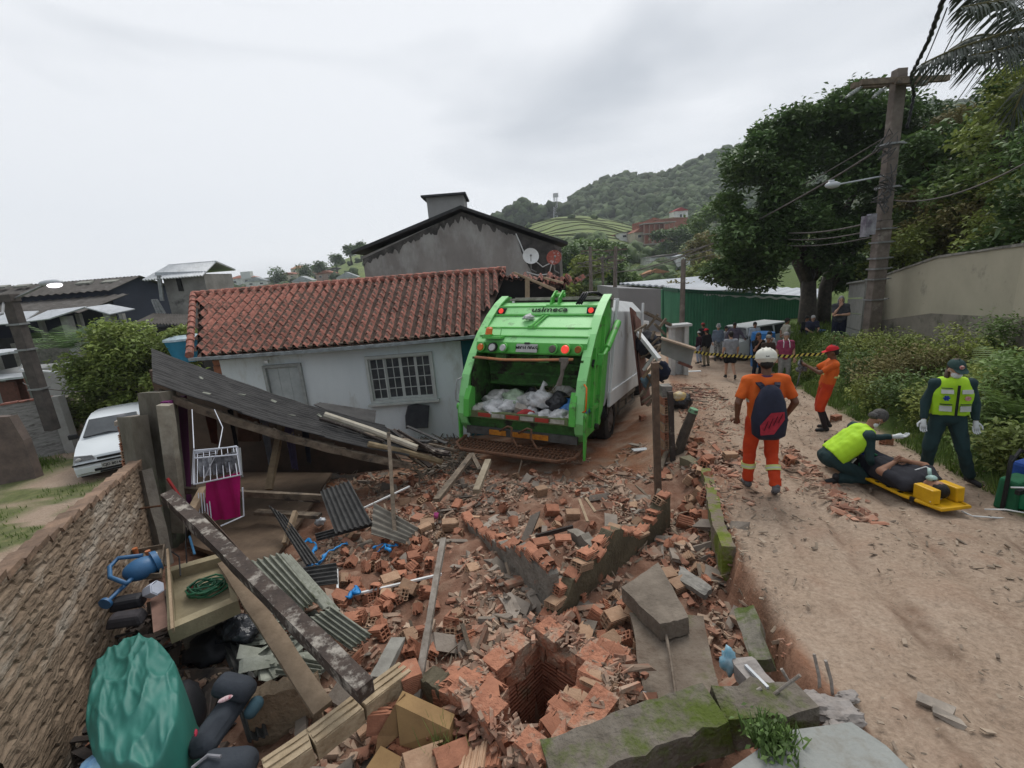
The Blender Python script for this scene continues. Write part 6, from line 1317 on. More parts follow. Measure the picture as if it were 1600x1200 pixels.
onl('person in a brown pullover, grey cap and pale trousers beside the woman in black',1197,597,175,skin_m,'black',c('brownp',(.065,.05,.04)),c('palegrey',(.30,.30,.29)),h=1.60,sleeve='long',hat=cap(mat('greycap2',(.25,.24,.22)),brim=False),pose=crossed)
onl('person in a white shirt with black hair, half hidden behind the brown pullover',1199,588,-170,skin_m,'black',c('whites',(.55,.57,.6)),c('navyt',(.02,.025,.04)),h=1.66,pose=chin)
onl('grey-haired person in a dark pink top with white straps behind the white helmet',1224,600,160,skin_l,'grey',c('darkpink',(.32,.06,.12)),c('palegrey',(.30,.30,.29)),h=1.70,build=1.1,extra=lambda t,J,d:[part('strap',(lambda m_:(tube(m_,[J['neck']+V(s*.07,-.06,.05),J['neck']+V(s*.08,.13,-.03),J['chest']+V(s*.09,.155,0)],.012,5),m_)[1])(MB()),white_p,t,local=True)for s in(-1,1)])
onl('heavy-set person in a dark grey T-shirt, hand at the mouth, standing on the bank',1308,541,150,skin_l,'grey',c('darkgrey',(.06,.062,.07)),c('navysh',(.018,.022,.04)),h=1.74,legs='knee',build=1.25,pose=chin,longhair=True,vox=.028)
seat=dict(pelvis=(0,0,.50),chest=(0,.08,.80),neck=(0,.12,1.0),head=(0,.16,1.14),shL=(-.185,.1,.96),shR=(.185,.1,.96),elL=(-.24,.14,.68),wrL=(-.12,.38,.60),elR=(.24,.14,.68),wrR=(.12,.38,.60),hipL=(-.09,.02,.48),hipR=(.09,.02,.48),knL=(-.15,.42,.48),knR=(.15,.42,.48),anL=(-.13,.40,.09),anR=(.13,.40,.09),toL=(-.14,.55,.03),toR=(.14,.55,.03))
q=D(1266,532,20);person('grey-haired man in a navy checked shirt sitting by the big tree',(q[0],q[1],q[2]-.15),165,skin_l,'white',c('navycheck',(.05,.055,.09)),c('darkjean',(.03,.035,.06)),h=1.74,vox=.032,pose=seat,build=1.15)
q=D(1254,530,20.6);person('person in dark clothes seated to the left of the grey-haired man',(q[0],q[1],q[2]-.15),200,skin_m,'black',c('black',(.02,.02,.022)),c('black',(.02,)*3),h=1.66,vox=.032,pose=seat,sleeve='long')
q=T(1053,572);person('small child with reddish hair and white trousers standing below the meter housing',q,190,skin_l,'brown',c('brownch',(.16,.09,.07)),c('whitet',(.55,.56,.6)),h=1.15,vox=.028)
q=D(1192,536,17.6);mb=MB();tube(mb,[q+V(0,0,-.9),q+V(0,0,-.45),q+V(0,0,-.42),q+V(0,0,.1),q+V(0,0,.13),q+V(0,0,.42)],[.40,.42,.44,.42,.44,.40],20);solo('blue_drum',mb,mat('drum_blue',(.02,.16,.42),(.015,.12,.34),rough=.4,bump=.1),'bright blue plastic drum in the crowd, in front of the silver car','drum',smooth=40)
q=D(1279,519,20);mb=MB();tube(mb,[q+V(0,0,-.6),q+V(0,0,.1)],[.25,.27],16);solo('blue_bin',mb,mat('bin_blue',(.03,.12,.28)),'small blue bin at the foot of the big tree','bin',smooth=40)
mb=MB();a,b_=D(1084,552,12.2),D(1300,553,9.6);n=62;w=.07;dn=nrm(b_-a)
def tp(t):return a+(b_-a)*t-V(0,0,.25*4*t*(1-t)*.45)+V(0,0,.01*math.sin(t*40))
for i in range(n):
 t0,t1=i/n,(i+1)/n;p,q=tp(t0),tp(t1);k=V(0,0,w);s_=(b_-a)/n*.8;nn=np.cross(dn,(0,0,1))*.004
 prism(mb,[p,q,q+k+s_,p+k+s_],nn,mi=i%2)
solo('hazard_tape',mb,[mat('tape_yellow',(.60,.50,.10),(.5,.42,.1)),blackm],'black and yellow hazard tape stretched across the road in front of the crowd','tape')
# ---------- rubble of the collapsed house
def TP(px,py,dz=0):return T(px,py,dz)
def hollow(L_=.19,H_=.14,W_=.115,nh=3,nw=2,broken=0,seed=0,mt=None):
 """hollow clay brick lying along x: outer shell and webs, open at both ends; broken: one end jagged"""
 r_=np.random.default_rng(seed);mb=MB();t=.011
 def web(cy,cz,sy,sz):
  x1=L_/2;e=r_.uniform(0,broken,4)*L_;x0=-L_/2
  v=V((x0,cy-sy/2,cz-sz/2),(x1-e[0],cy-sy/2,cz-sz/2),(x1-e[1],cy+sy/2,cz-sz/2),(x0,cy+sy/2,cz-sz/2),(x0,cy-sy/2,cz+sz/2),(x1-e[2],cy-sy/2,cz+sz/2),(x1-e[3],cy+sy/2,cz+sz/2),(x0,cy+sy/2,cz+sz/2))
  mb.add(v,BF)
 for i in range(nw+1):web(-W_/2+t/2+i*(W_-t)/nw,0,t,H_)
 for j in range(nh+1):
  for i in range(nw):web(-W_/2+t/2+(i+.5)*(W_-t)/nw,-H_/2+t/2+j*(H_-t)/nh,(W_-t)/nw-t+.0015,t)
 for k in(-1,1):
  for j in range(4):web(k*(W_/2+.0035),-H_/2+.02+j*(H_-.04)/3,.008,.015)
 return mesh_of(mb,mt or brick_m,False,'brick')
bmesh_=[hollow(broken=b,seed=k,L_=l,nh=nh,mt=m_)for k,(b,l,nh,m_)in enumerate([(0,.19,3,brick_m),(0,.19,3,brick_pale),(.5,.19,3,brick_m),(.8,.17,2,brick_m),(.6,.15,3,brick_pale),(.9,.19,2,brick_m),(.7,.13,2,brick_m),(.3,.24,3,brick_pale)])]
BN=[0]
def brick(p,R,k,label,group,name='hollow_brick',sc=1):
 o=link(bpy.data.objects.new(name,bmesh_[k]));o.location=p;o.rotation_euler=Matrix(np.asarray(R).tolist()).to_euler();o.scale=(sc,)*3
 BN[0]+=1;return props(o,label,'brick',group)
def inlot(p,m=.15):
 x,y=p[0],p[1];xl=interp(y,XLy,XLx);xw=-4.0-(y-3.2)*.42
 if x>xl-m or x<xw+.45 or y<1.9:return False
 q=abs((x-PITC[0])+(y-PITC[1]))*.7071;w=abs((x-PITC[0])-(y-PITC[1]))*.7071
 return max(q,w)>.5
GB_=[(958,970,.12,1,.5,.4,'pale ribbed hollow brick with mortar on it, beside the big flat slab'),(990,965,.10,4,-.6,.3,'grooved brick half tucked under the upper concrete slab'),(893,970,.16,0,1.4,1.2,'hollow brick standing on end with its six holes facing up, by the toppled wall'),(870,1000,.12,0,.2,.2,'hollow brick lying above the pit with three holes showing'),(910,1000,.14,7,1.2,.5,'long pale ribbed brick leaning over the pit rim'),(950,1010,.12,1,.7,.5,'pale brick with fluted face right of the pit'),(1010,1090,.10,2,.9,.5,'dark red brick beside the white scrap, right of the pit'),(1060,920,.12,7,.5,.3,'large fluted brick below the grey plank, near the slabs'),(1040,905,.06,1,.3,.3,'fluted brick partly buried left of the grey plank'),(500,705,.0,0,0,0,''),(612,760,.06,0,.3,.1,'orange brick block near the thin upright stick'),(845,770,.06,1,.5,.2,'ribbed brick lying on the red earth below the truck'),(862,800,.05,0,.2,.5,'brick with six dark holes in the middle of the debris field'),(895,808,.06,1,0,.2,'pinkish brick with white plaster patch in the middle of the debris'),(845,855,.09,0,.3,.2,'brick with six holes left of the low corner wall stub'),(880,850,.09,0,0,.1,'square-cut brick beside the six-hole brick behind the toppled wall'),(785,850,.09,7,2.2,.2,'long fluted brick resting on the end of the toppled wall'),(740,895,.05,4,.5,.3,'broken brick alone in the bare dusty patch'),(610,912,.08,1,.6,.3,'orange brick resting on the thin white pipe'),(668,823,.06,1,.2,.2,'fluted pale brick near the pink bundle'),(705,823,.06,7,.1,.2,'long pale brick right of the pink bundle'),(650,875,.06,2,.4,.2,'brick piece lying above the thin white pipe'),(535,940,.08,0,-.4,.2,'orange brick at the corner of the grey corrugated sheet'),(640,1000,.08,4,.8,.7,'tilted brick near the leaning pole'),(555,975,.05,2,.1,.1,'brick fragment behind the grey corrugated sheet'),(590,965,.05,6,.3,.3,'small brick block right of the grey sheet'),(1105,722,.08,0,.5,.2,'hollow brick on the road edge beside the leaning log'),(1140,716,.06,1,0,.1,'brick lying on the road left of the walking worker'),(1165,712,.05,2,.3,.1,'brick with small holes on the road just left of the worker'),(1306,656,.05,0,.3,0,'brown brick at the grass edge behind the man in the red cap'),(1386,692,.05,2,.1,0,'brick in the grass behind the kneeling medic'),(1235,722,.04,3,.3,.3,'dark brick fragment at the worker\'s right side on the road'),(1005,655,.06,3,.2,.1,'broken brick lying on the dirt right of the truck wheel'),(920,1030,.1,5,1.0,.6,'shattered brick on the right rim of the pit')]
for px,py,dz,k,a,b_,lab in GB_:
 if lab:p=TP(px,py,dz*.5);brick(p+V(0,0,.03),rot(a,b_*.4,b_),k,lab,None)
ZON=[((620,700,720,860),34,'broken hollow clay bricks between the thin stick and the truck step','broken clay brick between the thin upright stick and the rear step of the truck'),((530,840,680,960),52,'broken bricks heaped beside the dark corrugated sheets','orange brick piece in the heap right of the dark corrugated sheets'),((560,950,740,1030),20,'brick fragments around the leaning pole','brick fragment in the dusty patch around the leaning grey pole'),((740,740,1000,850),22,'brick fragments behind the V-shaped wall','brick fragment in the debris behind the toppled V-shaped wall'),((1040,770,1120,920),30,'brick fragments along the mossy kerb','brick fragment in the debris beside the mossy concrete kerb'),((860,940,1010,1060),26,'bricks heaped right of the pit','ribbed brick piece heaped between the pit and the big flat slab'),((1030,680,1110,760),22,'bricks around the leaning log','brick fragment heaped around the leaning log at the road edge'),((560,1120,960,1200),26,'bricks along the bottom edge','broken brick piece at the bottom edge of the photo')]
cnt=0
for(x0,y0,x1,y1),n,grp,lab in ZON:
 k=0;tr=0
 while k<n and tr<n*10:
  tr+=1;px,py=rng.uniform(x0,x1),rng.uniform(y0,y1);p=TP(px,py)
  if not inlot(p,-.05 if y1<=760 else .1):continue
  big=rng.random()<.3;brick(p+V(0,0,rng.uniform(.02,.07)),rot(rng.uniform(0,6.28),rng.normal()*.45,rng.normal()*.45),kk:=int(rng.choice([0,1,2,3,4,5,6,6,3])),['squarish ','pale ','torn ','shattered ','dusty ','split ','stubby '][kk]+lab,grp,'broken_brick',rng.uniform(.55,.95));k+=1
def scatter(name,n,fn,lo,hi,m,flat=.35,asp=1.0,kind='stuff'):
 mb_v=np.zeros((n,8,3));k=0;U=np.array([(-1,-1,-1),(1,-1,-1),(1,1,-1),(-1,1,-1),(-1,-1,1),(1,-1,1),(1,1,1),(-1,1,1)],float)
 while k<n:
  p=fn()
  if p is None:continue
  s=lo+(hi-lo)*rng.random()**2.6;d=V(s*rng.uniform(.8,2.8)*asp,s*rng.uniform(.35,.9),s*rng.uniform(flat*.3,flat*.9))/2
  v=U*d*(1+rng.uniform(-.3,.25,(8,3)));R=rot(rng.uniform(0,6.28),rng.normal()*.35,rng.normal()*.35);mb_v[k]=v@R.T+p+V(0,0,d[2]*.6);k+=1
 F=(np.array(BF)[None]+(np.arange(n)*8)[:,None,None]).reshape(-1,4);me=bpy.data.meshes.new(name);me.vertices.add(8*n);me.vertices.foreach_set('co',mb_v.reshape(-1));me.loops.add(F.size);me.loops.foreach_set('vertex_index',F.reshape(-1).astype(np.int32))
 me.polygons.add(len(F));me.polygons.foreach_set('loop_start',np.arange(0,F.size,4));me.polygons.foreach_set('loop_total',np.full(len(F),4));me.polygons.foreach_set('use_smooth',np.zeros(len(F),bool));me.update(calc_edges=True)
 at=me.attributes.new('rnd','FLOAT','FACE');at.data.foreach_set('value',np.repeat(rng.random(n),6).astype(np.float32));me.materials.append(m);return props(obj(name,me),kind=kind)
def gz(x,y):return zg(x,y)+lotmask(x,y)*(1-.75*sstep((y-7)/1.5))*(.09*fbm(x,y,3.1,4,1)+.05*fbm(x,y,11,2,3))
def lotpt(den=1.0,ymin=2.0,ymax=8.8):
 def f():
  y=ymin+(ymax-ymin)*rng.random();x=rng.uniform(-5.2,3.4)
  if not inlot((x,y,0),.02):return None
  d=2.4*fbm(x,y,1.3,3,12)+.42
  d*=1-.75*sstep((y-7.2)/1)*sstep((x+1.2)/.8)
  if x<-3.2-(y-3.2)*.35:d*=.2
  if abs(x+.7)<.55 and 3.2<y<4.6:d*=.45
  if rng.random()>d*den:return None
  return V(x,y,gz(x,y))
 return f
scatter('brick_shards',15000,lotpt(1.2),.012,.075,shard_m,.5)
scatter('brick_rubble',650,lotpt(1.2),.06,.16,shard_m,.42)
scatter('mortar_crumbs',8000,lotpt(1.0),.012,.07,mat('mortar_crumb',(.40,.30,.22),(.26,.18,.13),s=3,bump=.3,attr=.4),.7)
scatter('concrete_rubble',420,lotpt(1.0),.07,.22,mat('conc_rub',(.27,.23,.19),(.17,.14,.115),s=4,bump=.5,attr=.35),.45)
scatter('wood_splinters',700,lotpt(1.0,3),.02,.05,mat('splinter',(.24,.19,.14),(.12,.09,.065),s=4,attr=.4),.3,asp=5)
def roadpt(xa=-.1,xb=1.3,p=2.0,y0=3,y1=15):
 hi_=xb<3
 def f():
  y=y0+(y1-y0)*rng.random()**.8;xl=interp(y,XLy,XLx);x=xl+xa+(xb-xa)*rng.random()**p
  d=sstep((y-4.6)/1.2)if hi_ else 1
  if rng.random()>d*(fbm(x,y,1.1,3,8)+.62):return None
  return V(x,y,zg(x,y)+.01)
 return f
scatter('road_shards',1300,roadpt(),.015,.09,shard_m,.35)
scatter('road_stones',5500,roadpt(0,5,1.7,1.6,14),.006,.034,mat('stone',(.34,.27,.20),(.22,.17,.13),s=3,attr=.4),.5)
def strk():
 t=rng.random();a,b_=TP(1225,700),TP(1350,815);p=a+(b_-a)*t+V(rng.normal()*.09,rng.normal()*.09,0)
 return V(p[0],p[1],zg(p[0],p[1])+.005)
scatter('shard_streak',420,strk,.02,.10,shard_m,.35)
def nearw():
 p=TP(rng.uniform(1080,1160),rng.uniform(705,745));return p
scatter('road_rubble',260,nearw,.03,.13,shard_m,.4)
def jagged(P0,P1,hs,th,zb,mt,name,label,seed,cat='wall',n=26,top=None,z0=None,core=None):
 """a broken wall stub from P0 to P1 whose top follows hs (list of heights), with torn bricks along the top"""
 r_=np.random.default_rng(seed);P0=V(*P0);P1=V(*P1);d=P1-P0;nn=nrm(np.cross(nrm(d),(0,0,1)))*th/2
 t_=thing(name,label,cat,P0);mb=MB();vs=[];fs=[]
 for i in range(n+1):
  t=i/n;p=P0+d*t;h=float(np.interp(t,np.linspace(0,1,len(hs)),hs))*(1+r_.normal()*.07)+r_.normal()*.012
  zbb=zb if not hasattr(zb,'__len__')else zb[0]*(1-t)+zb[1]*t
  for s in(-1,1):
   for k in range(5):
    u=k/4;q=p+nn*s*(1+r_.normal()*.03);q[2]=zbb+(p[2]+h-zbb)*u+(r_.normal()*.008 if k==4 else 0);vs.append(q)
 for i in range(n):
  a=i*10;b=a+10
  for k in range(4):fs+=[(a+k,b+k,b+k+1,a+k+1),(a+5+k+1,b+5+k+1,b+5+k,a+5+k)]
  fs.append((a+4,b+4,b+9,a+9))
 fs+=[tuple([0,1,2,3,4,9,8,7,6,5])];a=n*10;fs+=[tuple(a+i for i in(5,6,7,8,9,4,3,2,1,0))]
 mb.add(vs,fs);part('wall',mb,mt,t_)
 if top:
  L_=np.linalg.norm(d);k=int(L_/.13)
  for i in range(k):
   t=(i+.5)/k;h=float(np.interp(t,np.linspace(0,1,len(hs)),hs));p=P0+d*t+V(0,0,h+r_.uniform(-.03,.03))
   o=obj('brick',bmesh_[int(r_.choice(top))],t_);o.location=p-V(*t_.location)+nn*r_.normal()*.25;o.scale=(r_.uniform(.6,1.1),.95*th/.115,r_.uniform(.2,.7));o.rotation_euler=(r_.normal()*.2,r_.normal()*.22,math.atan2(d[1],d[0])+r_.normal()*.12)
 return t_
rough_pl=mat('rough_render',(.26,.235,.20),(.165,.145,.12),s=7,bump=1,bs=28,c3=(.36,.15,.09),s3=3,th3=.68,dist=.025)
dark_pl=mat('mossy_render',(.13,.11,.07),(.075,.062,.04),s=4,bump=.8,bs=30,c3=(.30,.13,.08),s3=3.5,th3=.66,dist=.02)
A0,A1=TP(722,828,.05),TP(862,930,.05);A1=TP(868,958,.0);A0=TP(728,812,0)
jagged(A0,A1,[.03,.10,.16,.28,.44,.52],.12,-.3,rough_pl,'toppled_wall','low broken wall with rough diagonal render, the left arm of the V in the rubble',3,top=[2,5,3])
B0_,B1_=TP(838,1002,0),TP(1040,820,0)
jagged(B0_,B1_,[.06,.20,.42,.46,.52,.34,.16,.36,.50],.13,-.3,dark_pl,'toppled_wall','mossy broken wall with torn orange bricks on top, the right arm of the V',4,top=[2,5,3,1])
C0,C1=TP(893,842,.0),TP(938,870,.0);jagged(C0,C1,[.16,.17,.10],.12,-.2,plaster,'wall_stub','short smooth grey corner wall stub behind the V-shaped walls',5,top=None,n=8)
mb=MB();beam(mb,TP(838,838,.12),TP(895,823,.14),.03,.05);solo('timber_lath',mb,wood_dark,'dark lath lying against the grey corner wall stub','lath')
K=[(1106,706),(1122,742),(1132,800),(1140,850),(1136,885)]
P=[TP(1118,742,.06),TP(1122,790,.0),TP(1128,840,0),TP(1132,885,0)]
KW=thing('mossy_kerb','low concrete kerb wall with bright green moss along the crumbling road edge','kerb',TP(1132,880));mb=MB()
pk=[(interp(y,XLy,XLx)+o,y)for y,o in((6.25,-.10),(5.6,-.10),(5.0,-.12),(4.4,-.12),(3.95,-.06))]
for(a,b_)in zip(pk,pk[1:]):
 za,zb_=zroad(*a),zroad(*b_);beam(mb,(a[0],a[1],za-.32),(b_[0],b_[1],zb_-.32),.13,.70,seg=4,jit=.012)
kerb_m=mat('kerb_moss',(.17,.20,.02),(.10,.13,.015),s=6,bump=.9,bs=35,c3=(.17,.135,.10),s3=3,th3=.49,dist=.02);part('kerb',mb,kerb_m,KW)
mb=MB();a=(interp(6.9,XLy,XLx)-.35,6.9);b_=(interp(6.3,XLy,XLx)-.05,6.3);beam(mb,(*a,zroad(*a)-.1),(*b_,zroad(*b_)-.15),.14,.28,seg=3,jit=.02);part('kerb',mb,mat('kerb_old',(.17,.15,.10),(.10,.09,.05),s=5,bump=.8),KW)
PZ=gz(PITC[0]-.6,PITC[1]+.5)
PT=thing('brick_pit','square inspection pit of broken orange hollow bricks, open and dark inside','pit',(PITC[0],PITC[1],-.7));PT['wz']=1
ra=math.radians(45);hs_=.33;inner=mat('pit_brick',(.40,.175,.11),(.26,.11,.07),s=6,bump=.8,bs=40,wave=('Z',9,.6),c3=(.22,.15,.10),s3=3,th3=.6,dist=.02)
rim=mat('pit_rim',(.45,.20,.12),(.30,.125,.075),s=12,bump=1,bs=35,c3=(.36,.26,.19),s3=4,th3=.56,dist=.03)
TOPZ=[.42,.50,.50,.44]
cor=[V(PITC[0]+math.cos(ra+math.pi/2*i+math.pi/4)*hs_*1.414,PITC[1]+math.sin(ra+math.pi/2*i+math.pi/4)*hs_*1.414,0)for i in range(4)]
for i in range(4):
 a,b_=cor[i],cor[(i+1)%4];d=nrm(b_-a);n_=np.cross(d,(0,0,1));z1=TOPZ[i];rows=9;ch=(z1+.75)/rows
 for r in range(rows):
  zc=-.75+ch*(r+.5);off=(r%2)*.1;x=-.10+off
  while x<.70:
   l=.19;p=a+d*(x+l/2)+n_*(.062 if r<rows-2 else .075)+V(0,0,zc)
   if r==rows-1 and rng.random()<.3:x+=l+.01;continue
   w_=.135 if r<rows-2 else .165;o=MB();jj=.006 if r<rows-2 else .02
   box(o,p-V(PITC[0],PITC[1],-.7),(l,w_,ch-.012),rot(math.atan2(d[1],d[0])+rng.normal()*.015,0,rng.normal()*.02),jit=jj);q=part('brick',o,inner if r<rows-2 else rim,PT,local=True);x+=l+.012
def pitrub():
 i=rng.integers(4);a,b_=cor[i],cor[(i+1)%4];d=b_-a;n_=np.cross(nrm(d),(0,0,1));p=a+d*rng.uniform(-.1,1.1)+n_*rng.uniform(.0,.16);return V(p[0],p[1],TOPZ[i]-.04+rng.random()*.03)
scatter('pit_rim_rubble',900,pitrub,.008,.045,shard_m,.6)
def pitout():
 i=rng.integers(4);a,b_=cor[i],cor[(i+1)%4];d=b_-a;n_=np.cross(nrm(d),(0,0,1));u=rng.random();p=a+d*rng.uniform(-.15,1.15)+n_*(.16+.4*u);z0=gz(p[0],p[1]);return V(p[0],p[1],z0+(TOPZ[i]-z0)*max(0,(1-u*1.15))*rng.uniform(.6,1))
scatter('pit_bank_rubble',1500,pitout,.02,.10,shard_m,.7)
jagged(G(690,1075,.28),G(785,1120,.30),[.08,.12,.10,.14],.20,-.1,rim,'broken_wall','chunk of orange brick wall with a crumbled top, left of the pit',7,top=[3,5],n=10)
jagged(G(905,1130,.25),G(965,1030,.25),[.08,.16,.18,.12],.22,-.1,rim,'broken_wall','leaning mass of broken brick wall on the right side of the pit',8,top=[3,5,4],n=12)
jagged(G(845,1205,.2),G(900,1120,.25),[.02,.10,.12,.12],.24,-.1,rim,'broken_wall','crumbled brick wall end just below the pit',9,top=[3,5],n=10)
jagged(G(700,1165,.15),G(800,1210,.15),[.05,.12,.1,.05],.2,-.1,rim,'broken_wall','crumbled brick base at the bottom edge left of the pit',10,top=[2,0,1],n=10)
def slabq(name,pts,zs,th,mt,label,cat='concrete slab',jit=.006,nu=6,bump_=.012,world=None):
 P=[G(x,y,z)for(x,y),z in zip(pts,zs)]if world is None else world
 sd_=rng.random()*50;mb=MB();slab(mb,*P,th,nu,nu,lambda u,v:V(fbm(u*3,v*3,1,2,sd_)*jit*3*(1 if u in(0,1)or v in(0,1)else .3),fbm(v*3,u*3,1,2,sd_+3)*jit*3*(1 if u in(0,1)or v in(0,1)else .3),fbm(u*4,v*4,1,2,sd_+9)*bump_));return solo(name,mb,mt,label,cat)
slabc=mat('slab_soil',(.20,.165,.13),(.115,.085,.062),s=4,bump=.8,bs=30,c3=(.11,.10,.05),s3=2.2,th3=.6,dist=.02)
slabq('concrete_slab',[(1012,1118),(1128,1096),(1098,962),(985,958)],[.30,.34,.26,.20],.13,slabc,'largest flat concrete slab, soil-stained, lying just above the mossy beam')
mb=MB();tube(mb,[G(1058,1100,.385),G(1048,1030,.345),G(1036,965,.29)],.012,6,jit=.2);solo('slab_ridge',mb,slabc,'thin raised seam of mortar running along the largest slab','seam')
slabq('concrete_slab',[(1030,975),(1076,966),(1028,878),(972,918)],[.42,.42,.36,.34],.14,mat('slab_grey',(.20,.165,.13),(.11,.088,.068),s=4,bump=.8,bs=30,dist=.02),'rounded grey concrete slab lying across the top of the largest slab')
slabq('concrete_slab',[(1171,1035),(1206,1030),(1177,946),(1146,952)],[.34,.40,.38,.30],.10,mossy,'narrow pale slab leaning against the cut edge of the road')
slabq('concrete_slab',[(1060,905),(1100,930),(1112,915),(1062,882)],[.16,.18,.20,.16],.05,concrete,'grey concrete plank pointing at the mossy kerb','concrete plank')
slabq('mortar_slab',[(800,975),(815,950),(800,925),(778,930)],[.05,.05,.06,.05],.04,mortar,'flat mortar piece lying left of the toppled walls','mortar piece')
mb=MB();m0,m1=G(860,1215,.42),G(1256,1108,.58)
beam(mb,m0,G(1120,1118,.56),.26,.24,seg=14,jit=.012);beam(mb,G(1118,1118,.56),m1,.24,.20,seg=6,jit=.03);solo('mossy_beam',mb,mat('beam_moss',(.19,.165,.135),(.105,.088,.068),s=5,bump=1,bs=30,c3=(.075,.10,.015),s3=1.7,th3=.50,dist=.025),'long mossy concrete beam lying across the bottom of the photo','beam',smooth=30)
mb=MB();beam(mb,G(1158,1040,.58),G(1190,1082,.60),.13,.14,seg=3,jit=.02);solo('concrete_block',mb,mat('fresh_concrete',(.34,.31,.29),(.24,.21,.19),s=6,bump=.8),'broken pale concrete block with a steel rod beside the blue bag','concrete block')
mb=MB();beam(mb,G(1165,1040,.66),G(1200,1075,.68),.018,.018);solo('steel_rod',mb,galv,'grey rod along the top of the pale concrete block','rod')
for k,(a,za,b_,zb_,lab)in enumerate([((1221,1045),.72,(1243,1095),.55,'short rebar rod leaning left above the end of the mossy beam'),((1250,1055),.85,(1200,1092),.62,'rebar rod slanting up to the right above the mossy beam'),((1272,1022),.75,(1282,1096),.50,'upright rebar rod at the end of the road cut'),((1290,1032),.80,(1302,1100),.52,'upright rebar rod furthest right, beside the road'),((1190,1075),.70,(1165,1090),.64,'small horizontal rebar stub left of the crossing rods'),((1300,1098),.62,(1240,1110),.58,'horizontal rebar lying across the rubble end of the beam')]):
 mb=MB();p,q=G(*a,za),G(*b_,zb_);tube(mb,[p,(p+q)/2+V(.01,0,.01),q],.0095,7,jit=.05);solo('rebar',mb,mat('rebar_dusty',(.34,.31,.28),(.2,.16,.13),s=20,bump=.4),lab,'rebar')
mb=lump(G(1138,1032,.60),(.05,.05,.09),k=.5,seed=21);solo('blue_bag',mb,mat('cyan_bag',(.02,.30,.45),(.4,.5,.55),s=5,rough=.35,bump=.8,bs=10),'crumpled bright blue and white plastic bag on the pale concrete block','plastic bag',smooth=True)
mb=lump(G(1003,1088,.30),(.05,.04,.03),k=.4,seed=22);solo('white_scrap',mb,bagm(0),'small white plastic scrap right of the pit','plastic scrap',smooth=True)
for k,(px,py,z,r)in enumerate([(1275,1105,.60,.10),(1248,1112,.58,.08),(1305,1112,.60,.10),(1322,1122,.60,.08),(1290,1098,.58,.06),(1325,1088,.6,.05),(1265,1090,.56,.06),(1310,1135,.6,.06)]):
 mb=lump(G(px,py,z),(r*1.3,r*.8,r*.55),k=.35,seed=40+k);solo('concrete_lump',mb,mat('fresh_concrete',(.34,.31,.29)),'grey concrete lump at the broken right end of the mossy beam','concrete lump','concrete lumps at the end of the mossy beam')
pp_=[(1085,1240),(1200,1160),(1240,1140),(1330,1128),(1385,1165),(1480,1260)];P=[G(x,y,.70)for x,y in pp_];mb=MB();prism(mb,P,(0,0,-.12));props(obj('concrete_pad',mesh_of(mb,mat('pad_concrete',(.30,.31,.29),(.22,.225,.21),s=3,bump=.6,bs=40,c3=(.17,.15,.12),s3=1.5,th3=.6),name='concrete_pad')),kind='structure')
for px,py,r,lab in((1460,1105,.16,'pale flat stone standing up in the gravel at the lower right'),(1480,1125,.13,'grey flat stone below the pale one at the lower right')):
 p=TP(px,py);mb=MB();box(mb,p+V(0,0,.02),(r,r*.45,.03),rot(-.7,.15,.1),jit=.012);solo('flat_stone',mb,mat('flat_stone',(.35,.30,.25),(.22,.19,.16),s=9),lab,'stone')
def bxpost(name,a,b_,za,Yb,w,m,label,cat='post',d=None,R=0):
 p=TP(*b_,0);q=D(*a,p[1]+Yb);mb=MB();beam(mb,p-V(0,0,.2),q,w,d or w,up=(0,1,0),seg=4,jit=.004);return solo(name,mb,m,label,cat)
bxpost('timber_post',(1023,566),(1029,785),0,.05,.085,mat('post_brown',(.15,.10,.07),(.08,.055,.04),s=8,bump=.6),'tall brown timber post standing on the red earth right of the truck')
p=TP(1040,712);HC=thing('brick_column','standing column of hollow bricks with rows of dark holes, beside the tall brown post','column',p);q=D(1037,605,p[1]);n=8;stp_=(q[2]-p[2])/n
for k in range(n-1):
 o=obj('brick',bmesh_[k%2],HC);o.location=(0,0,stp_*(k+.5));o.rotation_euler=(0,0,math.pi/2+.15+rng.normal()*.04);o.scale=(1,1.2,(stp_-.015)/.14)
 if k<n-1:mb=MB();box(mb,p+V(0,0,stp_*(k+1)),(.15,.16,.018),jit=.004);part('mortar_joint',mb,mortar,HC)
mb=MB();box(mb,p+V(0,0,stp_*(n-.35)),(.17,.17,stp_*1.1),jit=.01);part('plaster_cap',mb,concrete,HC)
bxpost('timber_post',(1047,612),(1052,720),0,.1,.075,wood_dark,'short dark timber post right of the hollow brick column')
p,q=TP(1057,708,0),D(1084,640,TP(1057,708)[1]-.1);mb=MB();tube(mb,[p-V(0,0,.1),p+(q-p)*.5,q],[.085,.08,.075],10,jit=.12);lg=solo('leaning_log',mb,bark,'leaning bark-covered log with a pale green cloth on its tip','log')
mb=MB();tube(mb,[q-(q-p)*.06,q+(q-p)*.02],[.085,.07],10);part('wrapped_tip',mb,mat('tip_green',(.18,.34,.20)),lg,local=False)
lg.children[0].location=-V(*lg.location)
mb=MB();tube(mb,[TP(1032,735,.05),TP(1042,705,.12),TP(1058,698,.15)],[.05,.045,.04],8,jit=.15);solo('broken_branch',mb,wood_old,'curved grey branch lying at the foot of the leaning log','branch')
def pan(name,pts,Y,th,m,label,cat,wavy=0,seg=1):
 P=[D(*p,y)for p,y in zip(pts,Y)];mb=MB();slab(mb,*P,th,max(1,seg),1,(lambda u,v:wavy*math.sin(u*seg*1.5))if wavy else None);return solo(name,mb,m,label,cat)
